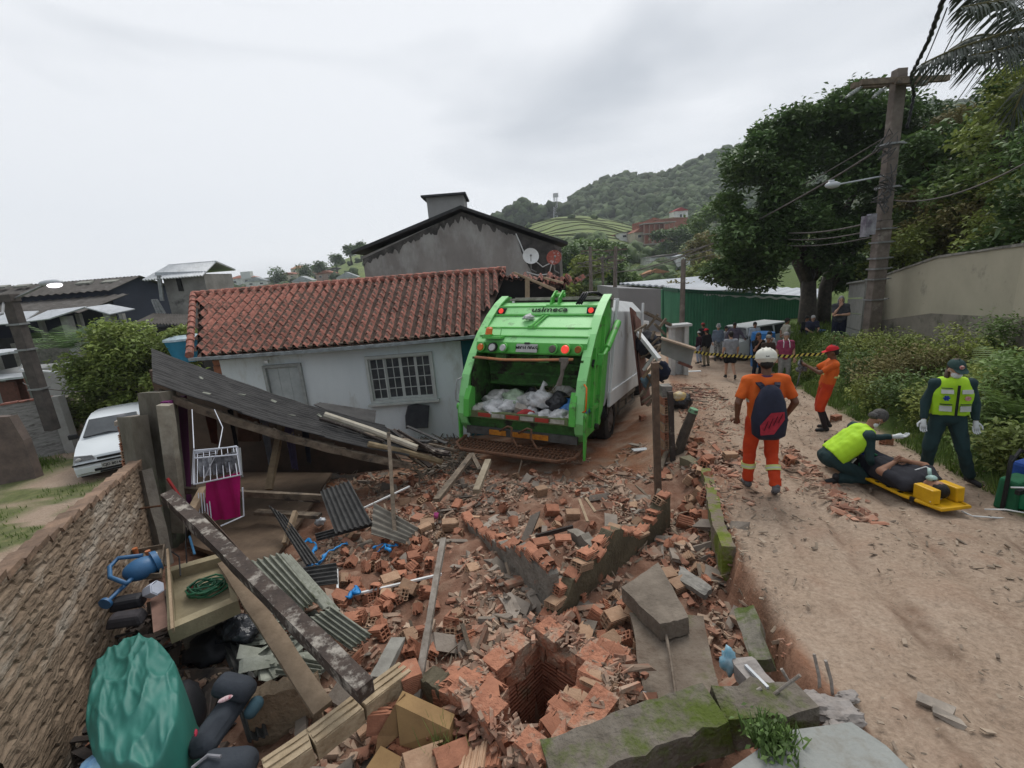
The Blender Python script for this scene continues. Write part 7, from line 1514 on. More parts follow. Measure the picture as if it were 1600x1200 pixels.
pan('door_leaf',[(1004,634),(1012,628),(994,488),(986,480)],[10.9,11.3,11.6,11.2],.04,mat('red_brown_wood',(.17,.075,.055),(.11,.05,.04),s=5,bump=.3),'tall red-brown wooden panel leaning against the white truck body','panel')
pan('door_leaf',[(1007,632),(1018,634),(1001,500),(992,490)],[10.8,11.0,11.4,11.2],.03,mat('pinkish_wood',(.26,.15,.12),(.19,.10,.08),s=5),'second pinkish wooden panel in front of the red-brown one','panel')
def pbeam(name,a,Ya,b_,Yb,w,h,m,label,cat='timber',seg=1,jit=0):mb=MB();beam(mb,D(*a,Ya),D(*b_,Yb),w,h,seg=seg,jit=jit);return solo(name,mb,m,label,cat)
pbeam('white_plank',(997,520),10.6,(1030,562),9.8,.09,.09,white_p,'white plank slanting down from the crushed cab towards the tall post')
pbeam('white_plank',(1006,578),10.4,(1022,556),10.2,.08,.06,white_p,'short white plank below the slanting one beside the crushed cab')
pbeam('white_plank',(1005,590),10.2,(1018,574),10.1,.07,.06,wood_pale,'short pale plank stub near the truck cab')
RB=thing('roof_beam','broken grey boxed roof beam with a brown edge, hanging out over the road','beam',D(1055,560,9.6))
mb=MB();P=[D(1032,553,9.2),D(1079,573,9.0),D(1085,545,9.0),D(1034,529,9.2)];slab(mb,*P,.16,4,1);part('panel',mb,mat('beam_grey',(.25,.25,.235),(.18,.18,.165),s=2,bump=.15),RB)
mb=MB();beam(mb,D(1033,528,9.15),D(1087,545,8.95),.20,.035);part('edge_board',mb,mat('edge_tan',(.36,.27,.20)),RB)
mb=MB();beam(mb,D(1060,566,9.0),D(1081,574,8.95),.1,.05);part('broken_edge',mb,mat('red_brown_wood',(.17,.075,.055)),RB)
mb=MB();
for k in range(26):p=D(rng.uniform(998,1040),rng.uniform(505,620),rng.uniform(9.8,11));beam(mb,p,p+V(rng.normal()*.25,rng.normal()*.1,rng.normal()*.25),.05,.05)
solo('splintered_timber',mb,wood_old,'tangle of splintered timber between the crushed cab and the post','timber',kind='stuff')
mb=MB();beam(mb,D(1008,488,11.5),D(1048,508,12),.08,.06);solo('timber_batten',mb,wood_old,'brown batten lying over the crushed cab roof','batten')
mb=lump(D(1012,540,11),(.3,.3,.35),k=.4,seed=61);solo('dark_cloth',mb,mat('black_cloth',(.02,.022,.03),bump=.5),'bundle of black cloth and cables hanging at the crushed cab','cloth',smooth=True)
mb=lump(D(1036,580,10),(.16,.12,.22),k=.4,seed=62);solo('dark_cloth',mb,mat('navy_rag',(.02,.025,.05),bump=.5),'navy rag hanging on top of the hollow brick column','cloth',smooth=True)
mb=lump(D(1013,595,10.6),(.18,.15,.16),k=.35,seed=63);solo('blue_grey_bag',mb,mat('bluegrey_bag',(.18,.27,.33),(.10,.16,.20),bump=.5),'blue-grey plastic bundle behind the tall brown post','bag',smooth=True)
p=TP(1063,632,.1);mb=lump(p+V(0,0,.1),(.30,.25,.20),k=.3,seed=64);solo('black_bag',mb,bagm(2),'black rubbish bag on the road edge right of the dark post','rubbish bag',smooth=True)
mb=lump(p+V(-.08,-.12,.25),(.16,.12,.13),k=.3,seed=65);solo('yellow_packet',mb,mat('yellow_pack',(.60,.38,.03),(.6,.55,.45),s=5,bump=.4),'yellow and white packet on top of the black rubbish bag','packet',smooth=True)
for k in range(16):
 a=TP(rng.uniform(1045,1100),rng.uniform(600,630),.03);an=rng.normal()*.35-.45;l=rng.uniform(.5,1.5);mb=MB();beam(mb,a,a+V(math.cos(an)*l,math.sin(an)*l*.6,rng.uniform(-.12,.0)-.05*l),.05,.035);solo('roof_lath',mb,[wood_old,mat('red_brown_wood',(.17,.075,.055)),mat('red_brown_wood',(.17,.075,.055))][k%3],'splintered roof lath in the pile on the road beyond the black rubbish bag','lath','roof laths fanned out on the road')
p=TP(1084,580,.02);mb=MB();box(mb,p,(.55,.16,.02),rot(-.2));solo('white_board',mb,white_p,'white strip of board lying on the road below the hanging beam','board')
p=TP(1000,704,.02);mb=MB();box(mb,p+V(0,0,.02),(.3,.12,.02),rot(.2,.05));solo('grey_sheet_scrap',mb,galv,'grey sheet scrap on the red earth right of the truck wheel','sheet scrap')
# ---------- collapsed lean-to on the left
def zs(px,py,z):return G(px,py,z)
blk=mat('black_bitumen_sheet',(.055,.053,.052),(.028,.027,.027),s=4,rough=.8,bump=.5,bs=30,c3=(.20,.19,.18),s3=11,th3=.76)
BR=thing('collapsed_roof','collapsed black corrugated roof sloping from the concrete post down to the rubble','roof',D(460,660,7.2))
cA,cB,cC,cD=D(240,601,6.3),D(640,712,7.3),D(600,664,8.6),D(237,547,8.4)
def bent(u,v):return 0
def rsheet(t0,t1,name='sheet',dz=0,lift=0):
 a=cA+(cB-cA)*t0;b=cA+(cB-cA)*t1;c=cD+(cC-cD)*t1;d=cD+(cC-cD)*t0;o=V(0,0,lift)
 mb=MB();sag=lambda t:-.10*math.sin(math.pi*t)
 A,B,C_,D_=a+o,d+o,c+o,b+o
 nu,nv=90,8;vs=[];fs=[]
 for th in(0,1):
  for j in range(nv+1):
   for i in range(nu+1):
    u=i/nu;v=j/nv;p=(A*(1-u)+B*u)*(1-v)+(D_*(1-u)+C_*u)*v;t=t0+(t1-t0)*v
    vs.append(p+V(0,0,.022*math.sin(u*2*math.pi*15)+sag(t)-th*.012+(.02*fbm(t*9,u*6,1,2,4)if 1 else 0)))
 w=nu+1;K_=w*(nv+1)
 for j in range(nv):
  for i in range(nu):q=j*w+i;fs+=[(q,q+1,q+w+1,q+w),(K_+q+w,K_+q+w+1,K_+q+1,K_+q)]
 for i in range(nu):q=nv*w+i;fs+=[(i+1,i,K_+i,K_+i+1),(q,q+1,K_+q+1,K_+q)]
 for j in range(nv):q=j*w;fs.append((q,q+w,K_+q+w,K_+q));q+=nu;fs.append((q+w,q,K_+q,K_+q+w))
 mb.add(vs,fs);return part(name,mb,blk,BR)
rsheet(0,.30,lift=.03);rsheet(.285,.62,lift=.012);rsheet(.60,1.0)
mb=MB();P=[D(490,632,8.7),D(585,668,8.9),D(588,641,9.5),D(500,628,9.4)];slab(mb,*P,.015,40,2,lambda u,v:.02*math.sin(v*50));part('sheet',mb,blk,BR)
for k,(a,ya,b,yb,w)in enumerate([((244,608),6.35,(640,722),7.3,.09),((240,575),7.2,(620,694),8.0,.07),((260,612),6.6,(520,690),7.1,.06)]):
 mb=MB();beam(mb,D(*a,ya)-V(0,0,.06),D(*b,yb)-V(0,0,.07),w,w*1.2,seg=14,jit=.012,bend=-.1);part('purlin',mb,wood_old,BR)
mb=MB()
for k in range(46):
 t=rng.random();p=cA+(cB-cA)*t+V(0,rng.uniform(0,.1),-.10-.10*math.sin(math.pi*t)-rng.random()*.05);tube(mb,[p,p+V(rng.normal()*.06,0,-rng.uniform(.02,.10))],.012,4,jit=.3)
part('ragged_edge',mb,wood_old,BR,kind='stuff')
for k in range(6):
 t=rng.uniform(.12,.9);v=rng.uniform(.15,.85);p=(cA+(cB-cA)*t)*(1-v)+(cD+(cC-cD)*t)*v+V(0,0,.04-.10*math.sin(math.pi*t));mb=MB();box(mb,p,(.12,.035,.01),rot(-.3+rng.normal()*.3,.25),jit=.012);solo('sheet_flake',mb,fibre,'pale flake of debris lying on the collapsed black roof','debris','pale flakes on the black roof')
for k in range(22):
 a=D(rng.uniform(560,640),rng.uniform(664,700),rng.uniform(7.6,8.6));b=D(rng.uniform(650,705),rng.uniform(690,730),rng.uniform(7.4,8.2));mb=MB();beam(mb,a,b,rng.uniform(.03,.1),rng.uniform(.02,.05));solo('roof_splinter',mb,[blk,wood_old,wood_dark][k%3],'dark splintered strip fanned out at the low end of the collapsed roof','roof strip','splintered strips at the end of the collapsed roof')
for a,ya,b,yb,w,m_,lab in[((508,648),7.55,(652,700),7.3,.10,mat('white_pole',(.48,.44,.36),(.36,.32,.25),s=7),'pale round pole lying on the collapsed black roof'),((575,694),7.15,(690,722),7.6,.10,mat('round_beam',(.26,.20,.12),(.16,.12,.07),s=7),'thick tan round beam under the low end of the collapsed roof'),((500,654),7.7,(600,690),7.5,.05,wood_dark,'dark batten lying along the collapsed roof below the pale pole'),((590,668),8.6,(690,712),8.2,.12,wood_dark,'dark rafter crossing above the splintered roof end'),((640,690),8.6,(715,705),8.6,.07,wood_old,'grey stick between the roof end and the truck step')]:
 mb=MB();tube(mb,[D(*a,ya),(D(*a,ya)+D(*b,yb))/2+V(0,0,.02),D(*b,yb)],w/2*1.1,8,jit=.04);solo('timber_pole',mb,m_,lab,'pole')
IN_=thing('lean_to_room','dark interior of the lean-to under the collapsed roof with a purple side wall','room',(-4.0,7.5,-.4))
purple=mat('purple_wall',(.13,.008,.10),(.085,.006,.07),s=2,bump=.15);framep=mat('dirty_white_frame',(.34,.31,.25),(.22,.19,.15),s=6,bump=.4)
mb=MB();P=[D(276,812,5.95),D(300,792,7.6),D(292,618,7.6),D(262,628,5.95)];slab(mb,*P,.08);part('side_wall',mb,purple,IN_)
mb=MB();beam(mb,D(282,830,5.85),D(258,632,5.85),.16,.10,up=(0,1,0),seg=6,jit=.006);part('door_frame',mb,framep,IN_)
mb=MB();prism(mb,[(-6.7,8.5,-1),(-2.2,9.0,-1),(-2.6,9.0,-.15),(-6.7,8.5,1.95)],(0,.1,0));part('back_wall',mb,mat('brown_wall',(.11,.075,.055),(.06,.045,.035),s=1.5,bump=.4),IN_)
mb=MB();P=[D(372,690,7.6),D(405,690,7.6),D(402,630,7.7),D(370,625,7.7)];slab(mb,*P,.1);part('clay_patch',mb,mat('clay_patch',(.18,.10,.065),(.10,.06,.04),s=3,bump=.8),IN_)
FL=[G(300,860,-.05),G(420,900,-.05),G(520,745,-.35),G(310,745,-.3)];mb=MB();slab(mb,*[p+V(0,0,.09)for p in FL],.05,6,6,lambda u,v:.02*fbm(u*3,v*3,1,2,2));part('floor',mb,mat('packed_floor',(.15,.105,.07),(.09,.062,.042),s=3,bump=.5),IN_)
mb=MB();beam(mb,D(420,765,6.6),D(440,660,7.3),.10,.07,seg=4,jit=.006);solo('timber_prop',mb,mat('prop_tan',(.24,.18,.11),(.15,.11,.07),s=8),'tan timber prop standing under the collapsed roof','post')
for a,b,y,c_,lab in[((320,645),(345,690),7.0,(.10,.03,.02),'dark red garment hanging in the gloom of the lean-to'),((402,640),(432,725),7.4,(.30,.32,.36),'grey garment hanging in the middle of the lean-to'),((440,650),(470,730),7.6,(.14,.12,.22),'violet garment hanging right of the timber prop'),((355,640),(375,700),7.2,(.04,.04,.05),'black garment hanging on the line in the lean-to'),((470,665),(490,720),7.8,(.05,.06,.09),'navy garment hanging deepest in the lean-to')]:
 p,q=D(*a,y),D(*b,y);mb=MB();slab(mb,(p[0],y,q[2]),(q[0]-.05,y,q[2]-.04),(q[0],y,p[2]),(p[0]+.02,y,p[2]),.02,14,6,lambda u,v:.035*math.sin(u*15+v*2));solo('hanging_garment',mb,mat('garment_%d'%a[0],c_,bump=.4),lab,'garment',smooth=60)
wire_w=mat('rack_white',(.62,.64,.70),(.5,.52,.58),bump=0,rough=.4);RK0=D(338,735,5.6)
DR_=thing('drying_rack','white wire clothes drying rack hung from the collapsed roof','drying rack',RK0);mb=MB()
Y1,Y2=5.55,5.95
qs=[D(303,757,Y1),D(376,742,Y1),D(369,697,Y2),D(304,708,Y2)];tube(mb,qs+[qs[0]],.011,6)
u_=[D(301,712,Y1),D(372,715,Y1)]
for a,b in((D(300,756,Y1),D(303,704,Y1)),(D(377,742,Y1),D(371,698,Y1)),(D(303,704,Y1),D(371,698,Y1)),(D(304,716,Y1),D(373,710,Y1))):tube(mb,[a,b],.009,6)
for k in range(7):t=(k+.5)/7;tube(mb,[qs[3]+(qs[2]-qs[3])*t,qs[0]+(qs[1]-qs[0])*t],.005,5)
for k in range(4):z=k*3.5;tube(mb,[D(304,706+z,Y2),D(340,701+z,Y2)],.005,5)
part('frame',mb,wire_w,DR_);mb=MB();tube(mb,[D(300,640,6.2),D(303,700,Y1),D(305,755,Y1)],.006,5);tube(mb,[D(335,640,6.4),D(348,668,6.0),D(342,700,Y1),D(318,750,Y1)],.006,5);part('cord',mb,wire_w,DR_)
def hang(a,b,c_,d,name,label,m_,fold=.02,th=.008):
 mb=MB();slab(mb,a,b,c_,d,th,16,10,lambda u,v:fold*math.sin(u*14+v*3));return solo(name,mb,m_,label,'towel' if 'towel' in name else 'garment',smooth=60)
hang(D(325,815,5.5),D(377,808,5.5),D(373,738,5.6),D(322,752,5.6),'magenta_towel','bright magenta towel hanging below the drying rack',mat('magenta',(.40,.005,.12),(.30,.004,.09),s=3,bump=.3),.025)
hang(D(312,745,5.75),D(332,742,5.75),D(330,712,5.8),D(310,714,5.8),'grey_cloth','white and grey patterned cloth on the left of the drying rack',mat('patt_grey',(.42,.43,.45),(.12,.12,.14),s=12))
hang(D(333,742,5.72),D(352,740,5.72),D(350,712,5.75),D(332,714,5.75),'black_cloth','black cloth with white figures in the middle of the drying rack',mat('patt_black',(.03,.03,.035),(.25,.25,.27),s=10))
hang(D(354,738,5.7),D(370,736,5.7),D(368,706,5.75),D(352,709,5.75),'dark_cloth','dark striped cloth on the right of the drying rack',mat('patt_dk',(.05,.05,.06),(.3,.3,.32),s=16))
hang(D(366,748,5.9),D(381,745,5.9),D(374,700,5.95),D(362,702,5.95),'pale_shirt','pale grey shirt hanging at the right end of the drying rack',mat('pale_sh',(.40,.42,.42)))
mb=MB();pts=[D(345,822,5.3),D(381,806,5.45),D(379,762,5.5)];tube(mb,pts,.010,6)
for k in range(5):tube(mb,[D(310+k*4,770,5.6),D(313+k*4.5,818,5.4)],.007,5)
solo('rack_leg',mb,wire_w,'bent white wire leg frame below the drying rack','wire frame')
CP=thing('concrete_post','stout mossy concrete pillar with green and white streaks at the corner of the lean-to','pillar',G(250,860,0))
moss_p=mat('pillar_moss',(.17,.155,.125),(.085,.075,.055),s=4,bump=.8,bs=25,c3=(.20,.24,.15),s3=2.2,th3=.58,stretch=(1,1,.4))
p0,p1=D(238,622,6.15),D(262,850,5.75);mb=MB();a=D(246,612,6.3);b=D(262,868,5.9);beam(mb,b-V(0,0,.4),a,.30,.34,up=(0,1,0),seg=8,jit=.010);part('shaft',mb,moss_p,CP,smooth=30)
a=D(207,650,5.9);b=D(236,860,5.5);mb=MB();beam(mb,b-V(0,0,.3),a,.24,.22,up=(.3,1,0),seg=8,jit=.012);solo('mossy_post',mb,moss_p,'lower mossy post with whitish lichen left of the stout pillar','post',smooth=30)
BS=thing('brick_stub','torn end of hollow brick wall in front of the white car','brick wall',D(200,700,6.1))
for k in range(5):
 o=obj('brick',bmesh_[k%2],BS);p=D(199+k*1.5,668+k*13,6.0);o.location=p-V(*BS.location);o.rotation_euler=(rng.normal()*.05,0,1.9+rng.normal()*.05);o.scale=(1.0,1.2,.78)
mb=MB();box(mb,D(201,656,6.0),(.24,.22,.05),rot(.3),jit=.01);part('mortar_cap',mb,mortar,BS)
a=D(222,735,5.6);b=D(252,868,5.25);mb=MB();beam(mb,b-V(0,0,.2),a,.20,.12,up=(.3,1,0),seg=5,jit=.008);solo('rendered_board',mb,plaster,'leaning grey rendered slab at the right end of the long brick wall','slab')
mb=MB();a,b=D(218,795,5.2),D(252,790,5.0);tube(mb,[a,b],.012,6);solo('iron_bar',mb,rust,'thin iron bar poking out of the leaning rendered slab','bar')
mb=MB();tube(mb,[D(296,838,5.3),D(304,866,5.1)],.014,6);solo('blue_stick',mb,mat('blue_stick',(.10,.28,.5)),'short light blue stick above the concrete trough','stick')
mb=MB();tube(mb,[D(262,748,5.5),D(290,790,5.3)],.02,6);solo('red_bar',mb,mat('red_bar',(.25,.02,.02)),'dark red bar leaning by the white door frame','bar')
W0,W1=G(222,722,1.15),G(-90,985,1.62)
LW=thing('long_brick_wall','long rough rendered wall running along the left edge down to the bottom corner','wall',(W0[0],W0[1],0));nn=nrm(np.cross(nrm(W1-W0),(0,0,1)))
if nn[0]>0:nn=-nn
lw_m=mat('rough_brick_render',(.27,.20,.14),(.155,.11,.075),s=5,bump=.8,bs=14,c3=(.34,.29,.235),s3=.8,th3=.58,dist=.03,stretch=(1,1,3.2))
nu,nv=160,110;vs=[];fs=[]
L_=np.linalg.norm(W1-W0)
for j in range(nv+1):
 for i in range(nu+1):
  t=i/nu;v=j/nv;p=W0+(W1-W0)*t;top=p[2]+.015*fbm(t*30,0,1,3,1);z=-1.3+(top+1.3)*v
  row=z/.105;mort=1 if(row%1)<.16 else 0;cell=fbm(t*L_*9+int(row)*3.7,int(row)*1.3,1,2,6)
  o=.008*fbm(t*L_*5,z*9,1,4,2)+.007*cell-.014*mort;vs.append(V(p[0],p[1],z)-nn*o)
for j in range(nv):
 for i in range(nu):a=j*(nu+1)+i;fs.append((a,a+1,a+nu+2,a+nu+1))
k0=len(vs)
for i in range(nu+1):t=i/nu;p=W0+(W1-W0)*t;vs.append(V(p[0],p[1],p[2]+.01)+nn*.14);vs.append(V(p[0],p[1],-1.3)+nn*.14)
for i in range(nu):a=nv*(nu+1)+i;fs.append((a,a+1,k0+2*i+2,k0+2*i));fs.append((k0+2*i,k0+2*i+2,k0+2*i+3,k0+2*i+1))
fs.append((0,nv*(nu+1),k0,k0+1));mb=MB();mb.add(vs,fs);part('render',mb,lw_m,LW)
k=int(L_/.215)
for i in range(k):
 t=(i+.5)/k;p=W0+(W1-W0)*t;mb=MB();box(mb,p+nn*.06+V(0,0,.012),(.2,.13+rng.random()*.02,.045),rot(math.atan2((W1-W0)[1],(W1-W0)[0])+rng.normal()*.03,rng.normal()*.02),jit=.008);part('brick',mb,mat('coping_brick',(.26,.17,.115),(.15,.10,.07),s=8,bump=.8,rnd=.25),LW)
 # ---------- timbers and sheets in front
def zbeam(name,a,za,b,zb_,w,h,m,label,cat='beam',seg=1,jit=0,bend=0):mb=MB();beam(mb,G(*a,za),G(*b,zb_),w,h,seg=seg,jit=jit,bend=bend);return solo(name,mb,m,label,cat)
zbeam('timber_beam',(262,775),1.05,(572,1080),.72,.12,.11,mat('beam_peeling',(.075,.055,.045),(.04,.03,.026),s=7,bump=.8,bs=40,c3=(.33,.30,.26),s3=6,th3=.57),'long dark timber beam with peeling white paint, lying diagonally across the left foreground',seg=14,jit=.006,bend=.03)
zbeam('timber_plank',(352,878),.72,(505,1108),.45,.13,.04,mat('plank_tan',(.25,.185,.125),(.16,.115,.075),s=6,bump=.5),'broad tan plank under the long dark beam','plank',seg=8,jit=.004)
zbeam('timber_rail',(270,765),.55,(512,778),.25,.06,.09,wood_old,'horizontal brown rail in front of the drying rack','rail',6,.006)
zbeam('timber_rail',(372,772),.40,(500,782),.22,.05,.05,wood_dark,'dark lower rail just under the brown rail','rail',4,.006)
zbeam('timber_stub',(300,800),.60,(318,765),.62,.09,.09,wood_pale,'short pale stub at the left end of the brown rail','timber')
zbeam('timber_plank',(400,800),.12,(500,806),.10,.10,.05,wood_old,'grey plank lying on the floor left of the black corrugated sheet','plank')
zbeam('timber_plank',(462,800),.30,(445,850),.08,.05,.08,wood_pale,'pale upright board end between the dark sheets','plank')
zbeam('timber_stick',(607,676),1.05,(617,832),.10,.05,.05,wood_old,'thin upright stick standing in the rubble near the low end of the roof','stick',6,.004)
zbeam('leaning_pole',(693,842),.80,(652,1092),.25,.05,.05,mat('silver_wood',(.34,.30,.26),(.19,.16,.13),s=9,bump=.5),'long silvery grey pole standing tilted in the middle of the rubble','pole',10,.004,.02)
zbeam('timber_plank',(738,710),.10,(682,782),.05,.10,.06,wood_old,'grey-brown plank slanting down from the truck step','plank',4,.004)
zbeam('timber_plank',(763,720),.12,(744,768),.06,.10,.07,mat('ply_pale',(.32,.27,.20),(.2,.16,.11),s=5),'short pale timber below the truck step','plank')
zbeam('timber_plank',(738,712),.10,(750,735),.0,.07,.06,wood_old,'short board meeting the slanting plank below the truck step','plank')
zbeam('timber_stick',(736,938),.05,(728,975),.25,.04,.03,wood_old,'short upright splinter left of the mortar piece','stick')if 0 else zbeam('timber_stick',(722,975),.22,(738,1030),.05,.035,.035,wood_old,'short leaning stake just above the pit','stick')
zbeam('timber_stick',(905,780),.10,(918,815),.04,.035,.02,wood_pale,'left one of two parallel sticks in the debris behind the V walls','stick')
zbeam('timber_stick',(915,778),.10,(930,800),.04,.035,.02,wood_pale,'right one of two parallel sticks in the debris behind the V walls','stick')
zbeam('timber_stick',(1020,800),.10,(1030,765),.25,.04,.04,wood_old,'grey stake sticking up at the right end of the V wall','stick')
zbeam('timber_stick',(992,758),.15,(1035,795),.10,.02,.02,wood_old,'thin root lying across the debris by the V wall end','root',4,.01)
zbeam('white_pipe',(520,937),.10,(690,897),.08,.022,.022,white_p,'thin white pipe lying across the brick rubble','pipe')
zbeam('white_pipe',(555,800),.12,(640,760),.10,.02,.02,white_p,'thin pale pipe near the upright stick','pipe')
zbeam('timber_plank',(590,1062),.30,(622,1000),.22,.12,.05,mat('grey_plank',(.27,.26,.23),(.17,.16,.14),s=6,bump=.5),'grey timber board between the corrugated sheet and the leaning pole','plank',3,.005)
zbeam('white_edging',(527,890),.12,(528,935),.06,.02,.02,white_p,'thin white strip at the right end of the small dark sheet','strip')
def zsheet(name,pts,zz,waves,amp,m,label,th=.012,bend=None,cat='corrugated sheet'):
 P=[G(*p,z)for p,z in zip(pts,zz)];mb=MB();corr(mb,*P,waves,amp,th,6,4,bend);return solo(name,mb,m,label,cat,smooth=50)
zsheet('corrugated_sheet',[(500,768),(546,752),(582,818),(524,834)],[.42,.46,.16,.12],7,.016,fibre_dk,'upright dark corrugated sheet in the middle left rubble')
zsheet('corrugated_sheet',[(495,846),(492,834),(580,810),(583,822)],[.06,.14,.16,.06],3,.012,fibre_dk,'low dark corrugated strip at the foot of the upright dark sheet')
zsheet('corrugated_sheet',[(580,835),(584,786),(655,826),(632,850)],[.10,.26,.14,.04],5,.016,mat('grey_sheet',(.20,.185,.155),(.13,.115,.095),s=6,bump=.4),'grey-brown corrugated sheet behind the thin upright stick')
zsheet('corrugated_sheet',[(420,790),(446,806),(500,878),(478,884)],[.26,.26,.12,.10],4,.014,fibre_dk,'long narrow dark corrugated strip pointing down right beside the blue plastic')
zsheet('corrugated_sheet',[(468,920),(468,888),(526,880),(528,912)],[.10,.20,.20,.10],5,.012,fibre_dk,'small dark ribbed sheet above the thin white pipe')
zsheet('corrugated_sheet',[(388,880),(436,866),(498,938),(466,958)],[.30,.36,.30,.20],5,.022,fibre,'pale grey-green corrugated fibre sheet beside the long dark beam')
zsheet('corrugated_sheet',[(482,968),(520,948),(582,992),(548,1016)],[.22,.30,.24,.14],5,.022,fibre,'lower pale corrugated fibre sheet pointing right')
zsheet('corrugated_sheet',[(436,866),(452,870),(530,958),(504,950)],[.33,.20,.18,.30],3,.02,fibre,'bent pale corrugated strip between the two larger fibre sheets')
zsheet('corrugated_sheet',[(430,1055),(440,1020),(505,1035),(500,1060)],[.16,.22,.20,.14],4,.018,fibre,'broken corrugated piece between the plank and the long dark beam')
zsheet('corrugated_sheet',[(332,975),(358,965),(400,1060),(372,1075)],[.16,.20,.12,.08],3,.018,fibre_dk,'dark ribbed sheet in the shade below the concrete trough')
zsheet('corrugated_sheet',[(362,1075),(392,1050),(420,1150),(388,1160)],[.16,.2,.12,.08],3,.018,fibre_dk,'dark ribbed sheet right of the black child seats')
zsheet('corrugated_sheet',[(300,812),(322,800),(402,888),(380,890)],[.72,.78,.62,.56],9,.02,mat('brown_sheet',(.12,.08,.06),(.07,.05,.04),s=6),'brown corrugated sheet edge showing above the long dark beam')
def fibpt():
 p=G(rng.uniform(400,500),rng.uniform(960,1050),.1);return V(p[0],p[1],.04+rng.random()*.12)
scatter('fibre_cement_pieces',120,fibpt,.05,.19,mat('fibre_pieces',(.33,.34,.29),(.2,.21,.17),s=5,attr=.3),.12)
def woodpt():
 p=TP(rng.uniform(640,740),rng.uniform(660,745));return p+V(0,0,rng.random()*.1)
scatter('roof_debris',320,woodpt,.03,.07,mat('dark_splinter',(.15,.12,.09),(.06,.05,.04),s=4,attr=.5),.35,asp=7)
bl=mat('blue_plastic',(.03,.26,.60),(.02,.18,.45),s=6,rough=.35,bump=.5)
for pts,lab in[([(472,862),(482,842),(495,852),(486,872),(500,878),(510,868)],'crumpled blue plastic strip behind the narrow dark sheet'),([(478,884),(500,878),(516,862),(535,852),(545,846)],'blue plastic ribbon running up to the right from the narrow dark sheet'),([(540,938),(552,922),(560,930),(556,915),(548,934)],'knot of blue plastic at the left end of the white pipe'),([(582,858),(596,850),(610,854),(625,850)],'blue plastic strip under the grey-brown corrugated sheet'),([(588,862),(600,856),(612,860)],'small blue plastic scrap below the grey-brown sheet')]:
 P=[TP(x,y,.10+.05*rng.random())for x,y in pts];mb=MB();P=[p+(q-p)*t+V(*rng.normal(size=3))*.012 for p,q in zip(P,P[1:])for t in(0,.25,.5,.75)];tube(mb,P,[.006+.022*rng.random()**2 for _ in P],6,jit=.5);solo('blue_plastic',mb,bl,lab,'plastic strip',smooth=True)
mb=lump(TP(682,806,.06),(.045,.045,.055),k=.5,seed=71);solo('pink_bundle',mb,mat('pink_b',(.62,.12,.32),(.5,.08,.25),bump=.5),'small bright pink bundle in the brick rubble','bundle',smooth=True)
mb=lump(TP(500,815,.1),(.08,.06,.06),k=.5,seed=72);solo('foil_bag',mb,galv,'crumpled silvery bag left of the upright dark sheet','bag',smooth=True)
# ---------- left foreground things
tro=mat('trough_concrete',(.33,.28,.18),(.22,.18,.11),s=4,bump=.5);P=[G(262,985,.62),G(372,938,.62),G(352,862,.62),G(258,888,.62)]
TG=thing('concrete_trough','square tan concrete wash trough with a green hose coiled in it','trough',P[0]*V(1,1,0));c_=sum(P)/4;inn_=[c_+(p-c_)*.82 for p in P];mb=MB()
for i in range(4):
 a,b,ci,di=P[i],P[(i+1)%4],inn_[(i+1)%4],inn_[i];vs=[a,b,ci,di];prism(mb,vs,(0,0,-.13))
prism(mb,[p-V(0,0,.10)for p in inn_],(0,0,-.03));part('basin',mb,tro,TG);mb=MB();box(mb,c_-V(0,0,.38),(.35,.3,.5),rot(.2));part('pedestal',mb,plaster,TG)
gh=mat('green_hose',(.01,.12,.05),(.008,.08,.035),s=6,rough=.4,bump=0,spec=.5);mb=MB();hp_=[]
for k in range(190):
 a=k*.33;r=.10+.045*math.sin(k*.21)+.01*rng.normal();hp_.append(c_+V(.06+math.cos(a)*r*1.15,math.sin(a)*r*.9,-.065+.0004*k+.01*math.sin(k*.5)))
tube(mb,hp_,.009,6);solo('garden_hose',mb,gh,'tangled dark green garden hose coiled in the concrete trough','hose',smooth=True)
mb=MB();box(mb,c_+V(-.10,.03,-.05),(.06,.05,.05),rot(.3));tube(mb,[c_+V(-.12,-.02,-.05),c_+V(-.06,.0,-.02)],.014,6);solo('hose_fitting',mb,mat('fitting',(.30,.16,.12),(.4,.05,.04),s=30),'brown and red tap fitting beside the coiled hose','fitting')
mb=MB();tube(mb,[G(268,862,.75),G(280,870,.72),G(282,900,.66)],.007,5);tube(mb,[G(292,800,1.0),G(290,850,.85),G(292,880,.7)],.006,5);solo('loose_wire',mb,blackm,'thin dark wire hanging over the back of the trough','wire')
P=[G(196,905,.70),G(252,902,.70),G(258,856,.72),G(205,866,.72)];TY=thing('wooden_tray','shallow wooden tray of odds and ends behind the blue watering can','tray',P[0]*V(1,1,0)+V(0,0,.6));mb=MB();slab(mb,*P,.015);part('base',mb,wood_old,TY)
for i in range(4):mb=MB();beam(mb,P[i]+V(0,0,.02),P[(i+1)%4]+V(0,0,.02),.012,.05);part('side',mb,wood_old,TY)
for a,lab,c_2 in(((212,862),'orange clay pot upright in the tray',(.5,.16,.06)),((232,866),'small orange item in the middle of the tray',(.5,.2,.1)),((243,870),'white packet in the wooden tray',(.6,.6,.55))):
 p=G(*a,.76);mb=MB();tube(mb,[p-V(0,0,.04),p+V(0,0,.04)],[.02,.024],10);solo('small_pot',mb,mat('pot_%d'%a[0],c_2,bump=.1),lab,'pot',smooth=40)
zbeam('wooden_strip',(262,860),.74,(270,985),.66,.02,.04,wood_pale,'pale wooden strip between the tray and the trough','strip')
zbeam('wooden_board',(252,985),.60,(243,905),.60,.10,.02,mat('red_board',(.22,.13,.10)),'reddish board under the white jug','board')
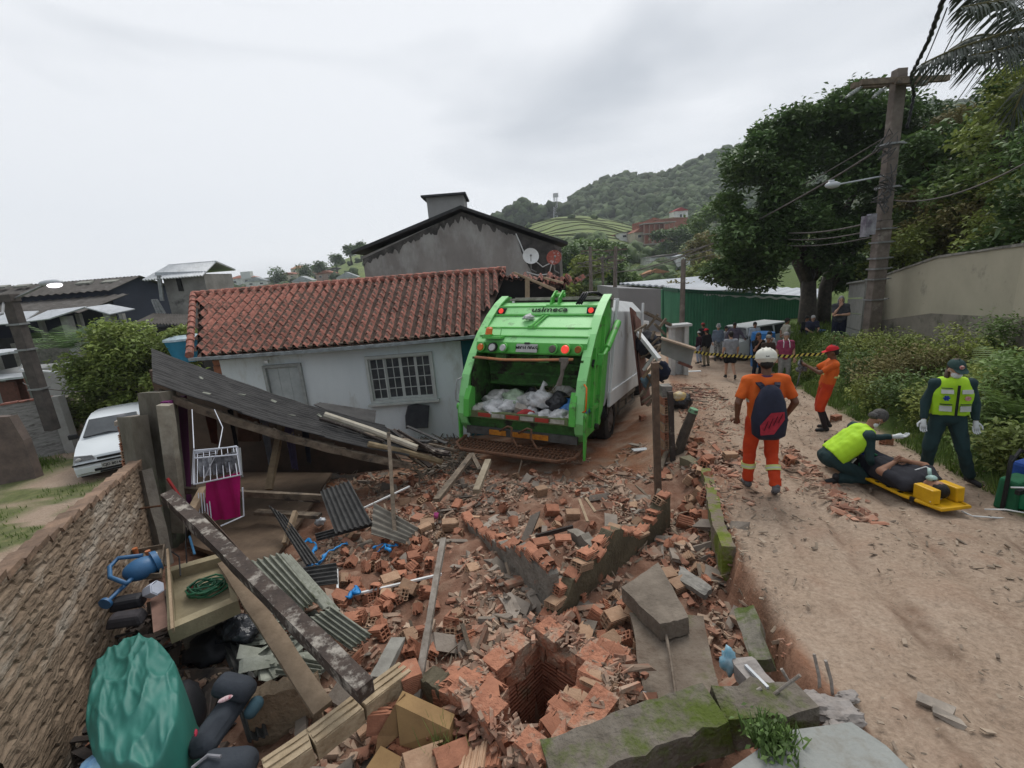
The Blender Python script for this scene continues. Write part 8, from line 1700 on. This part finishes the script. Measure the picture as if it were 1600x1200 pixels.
wc=mat('can_blue',(.035,.13,.27),(.028,.10,.22),s=3,rough=.45,bump=.1,spec=.4);cc=G(222,888,.78);WCN=thing('watering_can','blue plastic watering can with its spout pointing down to the left','watering can',cc)
mb=MB();ax_=nrm(G(252,872,.80)-G(195,900,.78));up2=V(0,0,1)
mb2=lump(cc,(.15,.115,.10),k=.03,R=rot(math.atan2(ax_[1],ax_[0])),seed=1);part('body',mb2,wc,WCN,smooth=True)
mb=MB();tube(mb,[cc+ax_*.09,cc+ax_*.135],[.11,.10],18);part('rim',mb,wc,WCN,smooth=40)
mb=MB();s0,s1=G(205,905,.76),G(170,938,.74);tube(mb,[cc-ax_*.04+V(0,0,-.02),s0,s1],[.032,.02,.016],10);tube(mb,[s1,s1+nrm(s1-s0)*.02,s1+nrm(s1-s0)*.045],[.018,.05,.052],14);part('spout',mb,wc,WCN,smooth=40)
mb=MB();tube(mb,[G(222,868,.86),G(185,872,.86),G(171,886,.84),G(172,902,.81),G(198,912,.80)],.02,8);part('handle',mb,wc,WCN,smooth=True)
jg=mat('white_jug',(.55,.58,.66),(.50,.53,.62),s=3,rough=.4,bump=0);c2=G(238,922,.72);mb=MB();axj=nrm(G(252,915,.80)-G(222,930,.70));tube(mb,[c2-axj*.07,c2-axj*.03,c2+axj*.06,c2+axj*.065,c2-axj*.01],[.045,.062,.066,.055,.05],6);solo('cut_jug',mb,jg,'cut white translucent plastic jug lying open beside the blue watering can','jug',smooth=20)
sd1=mat('seat_fabric',(.040,.047,.058),(.028,.033,.042),s=6,rough=.85,bump=.25,bs=60);sdk=mat('seat_black',(.018,.018,.022),rough=.6,bump=.15)
mb=MB();box(mb,G(200,940,.66),(.26,.14,.10),rot(.35,.1),taper=.8);solo('black_cushion',mb,sdk,'black cushion squeezed under the watering can spout','cushion',bevel=.03)
mb=MB();box(mb,G(198,966,.60),(.28,.15,.10),rot(.25,.1),taper=.8);solo('black_cushion',mb,mat('dark_cushion',(.05,.045,.05)),'dark folded cushion just above the green tarpaulin','cushion',bevel=.03)
tp_m=mat('green_tarp',(.028,.17,.135),(.02,.13,.105),s=2,rough=.55,bump=.25,bs=8,spec=.5,dist=.02)
q=[G(100,1205,.60),G(292,1240,.60),G(290,990,.70),G(150,985,.70)]
c_q=sum(q)/4;q=[c_q+(p-c_q)*1.12 for p in q];n=80;vs=[];fs=[]
for j in range(n+1):
 for i in range(n+1):
  u=-1+2*i/n;v=-1+2*j/n
  a=u*math.sqrt(1-v*v/3.4);b=v*math.sqrt(1-u*u/3.0);rr_=min(1,(abs(u)**3.4+abs(v)**3.4)**(1/3.4))
  U_=(a*.96+1)/2;V_=(b*.96+1)/2;p=(q[0]*(1-U_)+q[1]*U_)*(1-V_)+(q[3]*(1-U_)+q[2]*U_)*V_
  an=math.atan2(b,a);h=.06-.10*rr_**2-.42*max(0,(rr_-.80)/.2)**1.5;p=p-(p-sum(q)/4)*V(.10,.10,0)*max(0,(rr_-.8)/.2)
  f1=fbm(a*1.6+b*.6,b*.8-a*.3,1,2,31);r1=(1-abs(fbm(a*1.7-b*.9+4,b*1.1+a*.8,1,2,37))*2.2);r2=(1-abs(fbm(a*3.1+b*1.6,b*1.7-a,1,2,41))*2.2)
  r3=1-abs(fbm(a*5-b*3,b*3.3+a*2,1,2,47))*2.2;h+=.05*f1+.034*max(0,r1)**2+.014*max(0,r2)**2+.004*r3+.018*math.sin(7*an+3*f1)*max(0,rr_-.55)
  vs.append(p+V(0,0,h))
for j in range(n):
 for i in range(n):a=j*(n+1)+i;fs.append((a,a+1,a+n+2,a+n+1))
mb=MB();mb.add(vs,fs);tarp=solo('green_tarpaulin',mb,tp_m,'crumpled dark green tarpaulin draped over a heap in the bottom left corner','tarpaulin',smooth=True)
mb=lump(sum(q)/4-V(0,0,.42),(.26,.44,.26),k=.08,R=rot(-.1),seed=9);solo('covered_heap',mb,sdk,'dark heap hidden under the green tarpaulin','heap',smooth=True)
def lclut():
 p=G(rng.uniform(60,330),rng.uniform(930,1200),.1)
 if p[0]<-3.15-(p[1]-2.2)*.5+.05:return None
 return V(p[0],p[1],zg(p[0],p[1])+rng.random()*.05)
scatter('dark_clutter',520,lclut,.04,.13,mat('dark_clutter_m',(.10,.075,.06),(.03,.028,.028),s=4,attr=.5),.3,asp=2.2)
mb=lump(G(165,1200,.45),(.17,.10,.10),k=.2,seed=10);solo('blue_sack',mb,mat('blue_sack',(.05,.17,.42),(.30,.50,.62),s=6,rough=.4,bump=.5,bs=12),'blue and white printed plastic sack poking out below the green tarpaulin','sack',smooth=True)
mb=lump(G(372,985,.22),(.22,.16,.12),k=.5,seed=11);solo('black_bag',mb,mat('bin_liner',(.022,.025,.032),rough=.25,bump=1,bs=9,spec=.6,dist=.05),'glossy black bin liner below the concrete trough','rubbish bag',smooth=True)
mb=lump(G(330,1010,.12),(.20,.2,.12),k=.4,seed=12);solo('black_cloth_heap',mb,sdk,'black cloth heap in the dark gap right of the green tarpaulin','cloth',smooth=True)
CSH=[((355,1085),.55,(.12,.085,.06),'upper grey child seat shell with a white slot'),((330,1130),.50,(.085,.17,.055),'lower grey child seat backrest'),((330,1195),.45,(.13,.08,.06),'dark seat base at the bottom edge')]
CS=thing('child_seat','dark grey padded child car seat lying on its side near the green tarpaulin','child seat',G(345,1150,.2))
mb=MB();P0_,P1_=G(372,1075,.50),G(318,1155,.48);box(mb,(P0_+P1_)/2-V(0,0,.03),(.20,.52,.12),rot(math.atan2((P1_-P0_)[1],(P1_-P0_)[0])-math.pi/2,.25),taper=.82);a_=part('backrest',mb,sd1,CS,bevel=.045,smooth=50)
mb=MB();box(mb,G(366,1072,.58),(.30,.17,.13),rot(-.15,.2),taper=.8);hd_=part('headrest',mb,sd1,CS,bevel=.05,smooth=50);mb=MB();p=G(352,1092,.62);ell(mb,p+V(0,0,.0),(.045,.02,.012),12,R=rot(.5));part('label_patch',mb,mat('label_white',(.6,.55,.55),(.3,.05,.08),s=30),hd_)
mb=MB();p=G(306,1145,.55);ell(mb,p,(.01,.03,.015),8,R=rot(.5));part('red_tab',mb,mat('red_tab',(.4,.03,.06)),a_)
mb=MB();capsule(mb,G(400,1100,.42),G(392,1112,.40),.05,.045,12);part('side_knob',mb,mat('teal_knob',(.06,.12,.15)),CS,smooth=True)
CS2=thing('child_seat','second dark seat lying flat at the bottom edge right of the green tarpaulin','child seat',G(330,1200,.2));mb=MB();box(mb,G(355,1195,.40),(.36,.2,.14),rot(.1,.1),taper=.8);part('seat',mb,sd1,CS2,bevel=.05,smooth=50);mb=MB();tube(mb,[G(300,1200,.47),G(325,1180,.50),G(345,1182,.50)],.010,6);part('piping',mb,mat('grey_piping',(.25,.25,.27)),CS2)
jagged(G(400,1150,.0)*V(1,1,0)+V(0,0,.20),G(508,1118,.0)*V(1,1,0)+V(0,0,.22),[.16,.17,.15],.13,-.2,mat('tan_chunk',(.29,.22,.145),(.18,.13,.085),s=6,bump=1,bs=25,c3=(.30,.15,.09),s3=3,th3=.62,dist=.03),'wall_chunk','squat tan wall chunk right of the child seats',13,n=12)
pb_=mat('pale_brick_beam',(.42,.33,.22),(.28,.21,.13),s=6,bump=.7,bs=30,c3=(.16,.12,.08),s3=3,th3=.66,dist=.02);PB=thing('brick_beam','long row of pale tan bricks with a groove, pointing up from the bottom edge','brick beam',G(520,1140,.3))
pts=[G(415,1215,.40),G(488,1165,.42),G(562,1108,.42),G(636,1052,.36)]
for a,b in zip(pts,pts[1:]):
 mb=MB();d=nrm(b-a);s_=np.cross(d,(0,0,1));beam(mb,a+d*.004,b-d*.004,.15,.12,seg=3,jit=.004);bk=part('brick',mb,pb_,PB);mb=MB()
 for o_ in(-.055,0,.055):beam(mb,a+d*.01+s_*o_+V(0,0,.064),b-d*.01+s_*o_+V(0,0,.064),.030,.016,seg=3,jit=.002)
 part('rib',mb,pb_,bk)
mb=MB();a,b=G(628,1062,.36),G(656,1050,.36);beam(mb,a,b,.16,.15,seg=2,jit=.015);part('brick',mb,brick_m,PB)
bx=thing('cardboard_box','crushed yellow-brown cardboard box below the leaning pole','box',G(650,1160,.1));cbm=mat('cardboard',(.30,.19,.085),(.22,.135,.06),s=3,bump=.3);cbd=mat('cardboard_dark',(.20,.12,.055),(.14,.08,.04),s=3,bump=.3)
mb=MB();prism(mb,[G(618,1100,.42),G(702,1140,.42),G(708,1185,.22),G(625,1165,.22)],(.02,.12,-.02));part('side',mb,cbm,bx)
mb=MB();prism(mb,[G(618,1100,.42),G(622,1150,.25),G(585,1185,.22),G(590,1150,.30)],(.05,.08,0));part('side',mb,cbd,bx)
mb=MB();prism(mb,[G(595,1165,.26),G(640,1190,.26),G(600,1225,.24),G(565,1210,.24)],(0,.0,-.05));part('flap',mb,cbm,bx)
jagged(G(672,1085,.18),G(700,1100,.2),[.2,.2],.14,-.1,dark_pl,'wall_chunk','dark mossy wall chunk between the leaning pole and the pit',14,n=6)
for k,(px,py,a,kk,lab)in enumerate([(705,1190,.5,0,'hollow brick with round holes facing right at the bottom edge'),(665,1195,.45,7,'long brick left of the round-holed one at the bottom edge'),(745,1195,1.5,1,'upright brick at the bottom edge left of the pit rubble'),(770,1190,1.4,2,'second upright brick at the bottom edge'),(820,1198,.9,4,'mortar-covered brick at the bottom edge below the pit'),(600,1120,.2,5,'brick under the yellow box')]):
 p=G(px,py,.30);brick(p,rot(a,.2,.3 if k<2 else 1.3),kk,lab,None,sc=1.15)
def tuft(n,cx,cy,r,h,m,name='weed_tuft',label=None,zf=None,w=.008):
 vs=[]
 for k in range(n):
  x,y=cx+rng.normal()*r,cy+rng.normal()*r;z=(zf(x,y)if zf else zg(x,y));a=rng.random()*6.28;hh=h*rng.uniform(.5,1.2);l=V(math.cos(a),math.sin(a),0)*hh*rng.uniform(.1,.7);s=V(-math.sin(a),math.cos(a),0)*w
  vs+=[V(x,y,z)-s,V(x,y,z)+s,V(x,y,z)+l+V(0,0,hh)+s*.2,V(x,y,z)+l+V(0,0,hh)-s*.2]
 return np.array(vs)
p=G(1205,1158,.70);o=obj('weed_clump',leafmesh('weed_clump',np.vstack([tuft(260,p[0],p[1],.05,.10,grass_m,zf=lambda x,y:.69),leaves(np.array([p])+rng.normal(size=(260,3))*V(.06,.06,.02)+V(0,0,.04),.035)]),leaf_md));props(o,'clump of green weeds growing at the foot of the mossy beam by the concrete pad','weeds')
p=G(690,1160,.36);o=obj('weed_clump',leafmesh('weed_clump',tuft(60,p[0],p[1],.05,.16,grass_m,zf=lambda x,y:.30,w=.003),leaf_md));props(o,'thin green weed stems over the cardboard box','weeds')
# ---------- vegetation near and middle
BT=D(1262,520,23)
def cl(*q):return[(D(px,py,y),(r,r*.8,r*.85),k)for px,py,y,r,k in q]
tree('tree','big dark broad-crowned tree over the road bend behind the utility pole',(BT[0],BT[1],BT[2]-.8),D(1270,300,23),None,per=760,cr=.85,leaf=.22,m=leaf_dk,trunk=.42,limbs=9,crownlist=cl((1290,215,23,2.3,13),(1225,245,22.5,1.9,9),(1350,200,23.5,1.8,8),(1405,250,23.5,1.9,9),(1180,300,22,1.5,7),(1250,320,22,1.9,9),(1340,300,23,1.9,9),(1165,365,21.5,1.3,7),(1215,385,22,1.3,7),(1300,380,22.5,1.3,7),(1395,330,24,1.5,7),(1140,405,21.5,.8,4),(1262,175,23.5,1.2,5),(1440,210,24,1.2,5),(1330,430,24,.8,4),(1176,430,22,.8,5),(1220,205,23,.8,3)),squash=.7)
mb=MB();a=D(1290,520,24)
for pts,w in(([(1285,520),(1290,450),(1310,380)],.36),([(1262,520),(1258,440),(1230,380)],.30),([(1290,460),(1330,400),(1360,340)],.2)):tube(mb,[D(*p,23.6)for p in pts],[w,w*.8,w*.5],8,jit=.06)
solo('forked_tree',mb,bark,'second forked dark trunk beside the big tree at the road bend','tree trunk',smooth=True)
for(px,py,y,r,n,m_,lab,lf)in[(1500,270,19,(2.2,1.8,2.2),20,leaf_dk,'dark green tree on the right hillside under the palm',.24),(1585,215,15,(1.5,1.4,2.3),18,leaf_lt,'bright yellow-green tree at the right edge of the photo',.2),(1560,290,16,(1.6,1.5,1.5),14,leaf_md,'mid green tree below the yellow-green one at the right edge',.2),(1470,330,18,(1.5,1.2,1.3),13,leaf_ol,'olive scrubby bush right of the utility pole',.17),(1530,345,16,(1.6,1.2,1.1),13,leaf_ol,'olive-brown bush just above the rendered wall',.16),(1590,350,13,(1.3,1.2,1.0),12,leaf_lt,'yellow-green bush resting on the right end of the wall',.15),(1430,375,19,(1.3,1.2,1.0),11,leaf_md,'green bush directly behind the utility pole',.17),(1395,400,20,(1.0,1,.8),9,leaf_lt,'yellow-green bush left of the utility pole foot',.16),(1490,380,16.5,(1.6,1,.7),12,leaf_lt,'low bright bush along the top of the wall',.15),(1640,290,12,(1.5,1.5,2),12,leaf_dk,'dark tree cut off by the right edge',.2),(1575,160,17,(1.0,1,1.0),8,leaf_dk,'small dark crown poking up against the sky under the palm',.2),(1530,215,21,(1.6,1.6,1.4),12,leaf_ol,'olive crown on the skyline right of the big tree',.2),(1450,290,24,(2.0,1.6,1.8),12,leaf_md,'mid green tree behind the utility pole',.24)]:
 c_=D(px,py,y);tree('tree',lab,(c_[0],c_[1]+.3,max(zg(c_[0],c_[1]),c_[2]-3.5)),c_,r,n=n,per=330,cr=.62,leaf=lf,m=m_,trunk=.12,limbs=4,group=None)
def shrub(px,py,r,n,m_,lab,leaf=.085,dz=.28,per=150,asp=.4,cr=.30,cat='shrub'):
 p=T(px,py);c_=p+V(0,0,dz);t=thing('shrub',lab,cat,p);ce=blob_centers(c_,r,n,.3);ce[:,2]=np.maximum(ce[:,2],[zg(q[0],q[1])+.05 for q in ce])
 pt,sh=clump_pts(ce,cr*(.7+.6*rng.random(n)),per,.8);o=obj('foliage',leafmesh('foliage',leaves(pt,leaf,aspect=asp,up=.6),m_,sh),t);o.location=-V(*t.location)
 mb=MB()
 for i in range(5):tube(mb,[p,ce[i]],[.018,.006],5)
 part('stems',mb,bark,t);return t
SH_=[(1335,590,(.55,.5,.4),12,leaf_md,'leafy green shrub behind the man in the red cap'),(1390,600,(.6,.5,.45),13,leaf_ol,'brownish scrubby shrub below the utility pole'),(1440,590,(.6,.5,.5),13,leaf_ol,'reddish-olive scrub against the lower wall'),(1370,640,(.5,.4,.35),12,leaf_lt,'green shrub at the road side right of the red-capped man'),(1425,640,(.55,.45,.4),13,leaf_md,'dark shrub behind the kneeling medic'),(1500,570,(.6,.5,.55),15,leaf_lt,'tall leafy shrub left of the medic woman\'s head'),(1560,560,(.6,.5,.6),15,leaf_md,'tall dark shrub against the wall at the right'),(1530,640,(.5,.45,.5),14,leaf_lt,'green shrub right of the medic woman'),(1590,640,(.5,.45,.6),14,leaf_md,'dark shrub at the right edge'),(1470,650,(.4,.4,.35),11,leaf_lt,'low green shrub behind the medic woman'),(1560,705,(.4,.4,.35),12,leaf_md,'broad-leaved shrub above the medical kit'),(1600,740,(.35,.3,.3),10,leaf_lt,'leafy shrub at the right edge over the blue bag'),(1310,555,(.5,.4,.3),10,leaf_md,'shrub at the feet of the heavy-set person on the bank'),(1350,560,(.5,.4,.4),11,leaf_lt,'leafy shrub at the foot of the utility pole'),(1260,590,(.4,.35,.25),10,leaf_lt,'low yellow-green shrub left of the red-capped man'),(1620,540,(.5,.5,.7),12,leaf_md,'tall shrub leaning in at the far right edge'),(1400,560,(.5,.4,.3),10,leaf_lt,'green shrub hugging the wall base right of the pole')]
for a in SH_:shrub(*a)
def fronds(base,n,ln,m_,label,cat='fern',droop=.5,w=.035,name='fern'):
 vs=[];base=V(*base)
 for k in range(n):
  a=rng.random()*6.28;el=rng.uniform(.3,1.1);d=V(math.cos(a)*math.cos(el),math.sin(a)*math.cos(el),math.sin(el));s=nrm(np.cross(d,(0,0,1)));p=base.copy();L2=ln*rng.uniform(.6,1.1);m=12
  for i in range(m):
   t=i/m;p=p+d*L2/m;d=nrm(d-V(0,0,droop/m));l_=L2*.32*math.sin(math.pi*(t*.85+.12))
   for sg in(-1,1):e=p+s*sg*l_+d*l_*.5-V(0,0,l_*.2);vs+=[p-d*w*.4,p+d*w*.6,e+d*w*.2,e-d*w*.1]
 o=obj(name,leafmesh(name,np.array(vs),m_));v_=base;props(o,label,cat);return o
fronds(T(1575,690)+V(0,0,.3),16,.7,leaf_md,'fern-like plant with long leaflets at the right edge above the medical kit')
fronds(T(1590,620)+V(0,0,.3),14,.8,leaf_md,'large fern-like plant higher up at the right edge')
vs=[]
for _ in range(24000):
 y=rng.uniform(2.5,20);x=interp(y,XRy,XRx)-.1+4.5*rng.random()**1.5
 if fbm(x,y,1.3,2,15)<-.25:continue
 vs.append(tuft(1,x,y,.01,rng.uniform(.06,.3),grass_m,w=.007))
for _ in range(5000):
 y=rng.uniform(15,24);x=rng.uniform(interp(y,XRy,XRx)-.2,interp(y,XRy,XRx)+5);vs.append(tuft(1,x,y,.01,.28,grass_m,w=.02))
for _ in range(6000):
 y=rng.uniform(4,13);x=rng.uniform(-12,-4)
 xw=-4.2-(y-3.2)*.42
 if x>xw-.1 or fbm(x,y,.7,3,6)<.08:continue
 vs.append(tuft(1,x,y,.01,.09,grass_m,w=.009))
a=T(20,735)
for _ in range(2500):vs.append(tuft(1,a[0]+rng.normal()*.45,a[1]+rng.normal()*.35,.01,.16,grass_m,w=.010))
props(obj('grass',leafmesh('grass',np.vstack(vs),grass_m)),kind='stuff')
pts=[]
for _ in range(15000):
 y=rng.uniform(3.5,18);xr=interp(y,XRy,XRx);x=xr+.35+4.5*rng.random();f=fbm(x,y,.8,3,20)
 if f<-.12:continue
 pts.append((x,y,zg(x,y)+.05+rng.random()**2*.45*(f+.4)))
props(obj('ground_cover',leafmesh('ground_cover',leaves(np.array(pts),.09,up=.5),leaf_lt)),kind='stuff')
pts=[]
for _ in range(30000):
 px=rng.uniform(1380,1620);
 y=rng.uniform(17,30);x=rng.uniform(12.5,34)
 if proj((x,y,0))[0]<1392:continue
 pts.append((x,y,zg(x,y)+rng.random()**2*1.2+.8*abs(fbm(x,y,.5,3,22))))
props(obj('hillside_scrub',leafmesh('hillside_scrub',leaves(np.array(pts),.26,up=.5),leaf_lt)),kind='stuff')
palm_m=mat('palm_leaf',(.060,.075,.055),(.032,.042,.034),s=2,rough=.6,bump=0,attr=.35,transl=.15,spec=.3);PL=thing('palm_tree','palm with long drooping fronds leaning in at the top right corner','palm tree',(11.2,6.6,0))
pc_=D(1690,40,7.2);mb=MB();tube(mb,[(pc_[0]+1.8,pc_[1],0),(pc_[0]+.9,pc_[1],4),pc_],[.17,.14,.12],10,jit=.05);part('trunk',mb,bark,PL,smooth=True)
def palmfrond(pts,ll,n=46,droop=.75):
 P_=[V(*p)for p in pts];m=len(P_)-1;vs=[];mbx=MB();path=[]
 for i in range(n+1):
  t=i/n*m;k=min(int(t),m-1);f=t-k;a_=P_[max(k-1,0)];b_=P_[k];c_=P_[k+1];d_=P_[min(k+2,m)]
  path.append(.5*((2*b_)+(-a_+c_)*f+(2*a_-5*b_+4*c_-d_)*f*f+(-a_+3*b_-3*c_+d_)*f**3))
 for i in range(2,n):
  d=nrm(path[i+1]-path[i-1]);s=nrm(np.cross(d,(0,0,1)));t=i/n;l=ll*(.55+.6*math.sin(math.pi*min(1,t*.9+.15)))*(1.0 if t<.8 else(1.25-t)*2.2)
  for sg in(-1,1):
   e=path[i]+s*sg*l*.55+d*l*.55-V(0,0,droop*l*rng.uniform(.6,1.1));mid=path[i]+(e-path[i])*.5+V(0,0,l*.12);w=.017
   vs+=[path[i]-d*w,path[i]+d*w,mid+d*w*1.2,mid-d*w*1.2];vs+=[mid-d*w*1.2,mid+d*w*1.2,e+d*w*.2,e-d*w*.2]
 tube(mbx,path[::3],[.03*(1-i/len(path[::3]))+.008 for i in range(len(path[::3]))],5);return vs,mbx
for pts in([pc_,D(1600,45,7.1),D(1540,62,7.0),D(1485,80,6.9),D(1437,102,6.9)],[pc_,D(1600,20,7.3),D(1550,-8,7.4),D(1500,-15,7.5)],[pc_,D(1620,60,7.0),D(1560,78,6.8),D(1510,88,6.7)],[pc_,D(1620,0,6.6),D(1570,0,6.2),D(1500,12,6.0)],[pc_,D(1640,90,6.8),D(1600,140,6.5),D(1580,190,6.5)],[pc_,D(1700,20,7),D(1760,60,7.2),D(1800,150,7.2)],[pc_,D(1600,60,7.8),D(1530,55,8.4),D(1480,80,8.6)]):
 vv,rb_=palmfrond(pts,.5);fr_=obj('frond',leafmesh('frond',np.array(vv),palm_m),PL);fr_.location=-V(*PL.location);part('rib',rb_,leaf_ol,PL)
BU=T(205,660)*0+D(215,640,15.6)
tree('tree','bushy fruit tree with light green leaves behind the white car',(BU[0],BU[1],-1.4),D(205,575,15.6),None,per=330,cr=.5,leaf=.17,m=mat('bush_leaves',(.30,.36,.10),(.17,.24,.06),s=2,rough=.55,bump=0,attr=.5,transl=.25),trunk=.09,limbs=6,crownlist=cl((190,590,15.6,1.16,14),(150,610,15.6,0.73,7),(240,580,15.6,1.04,11),(205,545,15.6,0.98,9),(265,555,15.6,0.73,7),(180,525,15.6,0.43,4),(285,530,15.6,0.49,4),(140,570,15.6,0.55,5),(225,625,15.6,0.73,6),(130,640,15.6,0.37,3),(170,640,15.6,0.49,4)),aspect=.42)
SP=D(108,545,15.5);o=fronds(SP,22,1.4,leaf_dk,'small dark palm between the leaning pole and the bushy tree','palm',.9,.05,'small_palm')
for(px,py,y,r,n,m_,lab)in[(905,440,55,(3,3,2.2),12,leaf_lt,'yellow-green tree just behind the truck top'),(962,432,60,(2.4,2,1.8),10,leaf_md,'mid green tree around the crossarm poles'),(965,400,95,(3,3,2.0),9,leaf_dk,'dark tree below the left hillside cottage'),(1092,438,60,(2,2,1.6),8,leaf_lt,'light green tree above the grey metal roofs'),(1108,400,70,(3,3,3),10,leaf_ol,'olive tree left of the big dark tree'),(1110,355,95,(4,4,4),10,leaf_md,'green tree right of the brick houses'),(920,400,85,(4,3,2.4),10,leaf_md,'green tree on the slope left of the cottages'),(1048,372,150,(5,4,3.4),10,leaf_dk,'dark tree in front of the unfinished brick house'),(1075,470,40,(2.0,2,1.4),9,leaf_ol,'dull bush behind the green shed roof'),(1340,350,60,(5,4,3),12,leaf_lt,'bright meadow tree seen through the gap under the big crown'),(895,415,70,(3,3,3),9,leaf_dk,'dark shrubby tree by the right corner of the gable building')]:
 c_=D(px,py,y);k_=y/22;tree('tree',lab,(c_[0],c_[1],-4),c_,r,n=n,per=240,cr=1.3*r[2]/3+.3,leaf=.2+.006*y,m=m_,trunk=.2,limbs=3)
for px,py,y,r,lab in((524,405,230,4.0,'lone round dark tree on the skyline left of the gable building'),(546,390,215,3.2,'thin-stemmed tree on the skyline against the gable roof'),(562,386,210,3.0,'second small tree touching the left end of the gable roof'),(430,432,230,6,'dark bushy tree beside the long low village house'),(478,424,240,5,'dark round bush in the middle of the village ridge'),(350,450,200,5,'green tree in front of the leftmost village houses'),(500,418,235,4,'small tree above the ochre village house')):
 c_=D(px,py,y);tree('tree',lab,(c_[0],c_[1],c_[2]-6),c_,(r*.6,r*.6,r*.5),n=8,per=160,cr=r*.5,leaf=1.0,m=leaf_dk,trunk=.35,limbs=2)
 # ---------- haze
hz=bpy.data.materials.new('haze_air');hz.use_nodes=True;nt=hz.node_tree;nt.nodes.clear();o_=nt.nodes.new('ShaderNodeOutputMaterial');v_=nt.nodes.new('ShaderNodeVolumePrincipled')
v_.inputs['Color'].default_value=(.86,.91,.97,1);v_.inputs['Density'].default_value=.00045;v_.inputs['Anisotropy'].default_value=.2;nt.links.new(v_.outputs[0],o_.inputs['Volume'])
mb=MB();box(mb,(0,250,70),(1500,1400,190));props(obj('haze',mesh_of(mb,hz,name='haze')),kind='stuff')
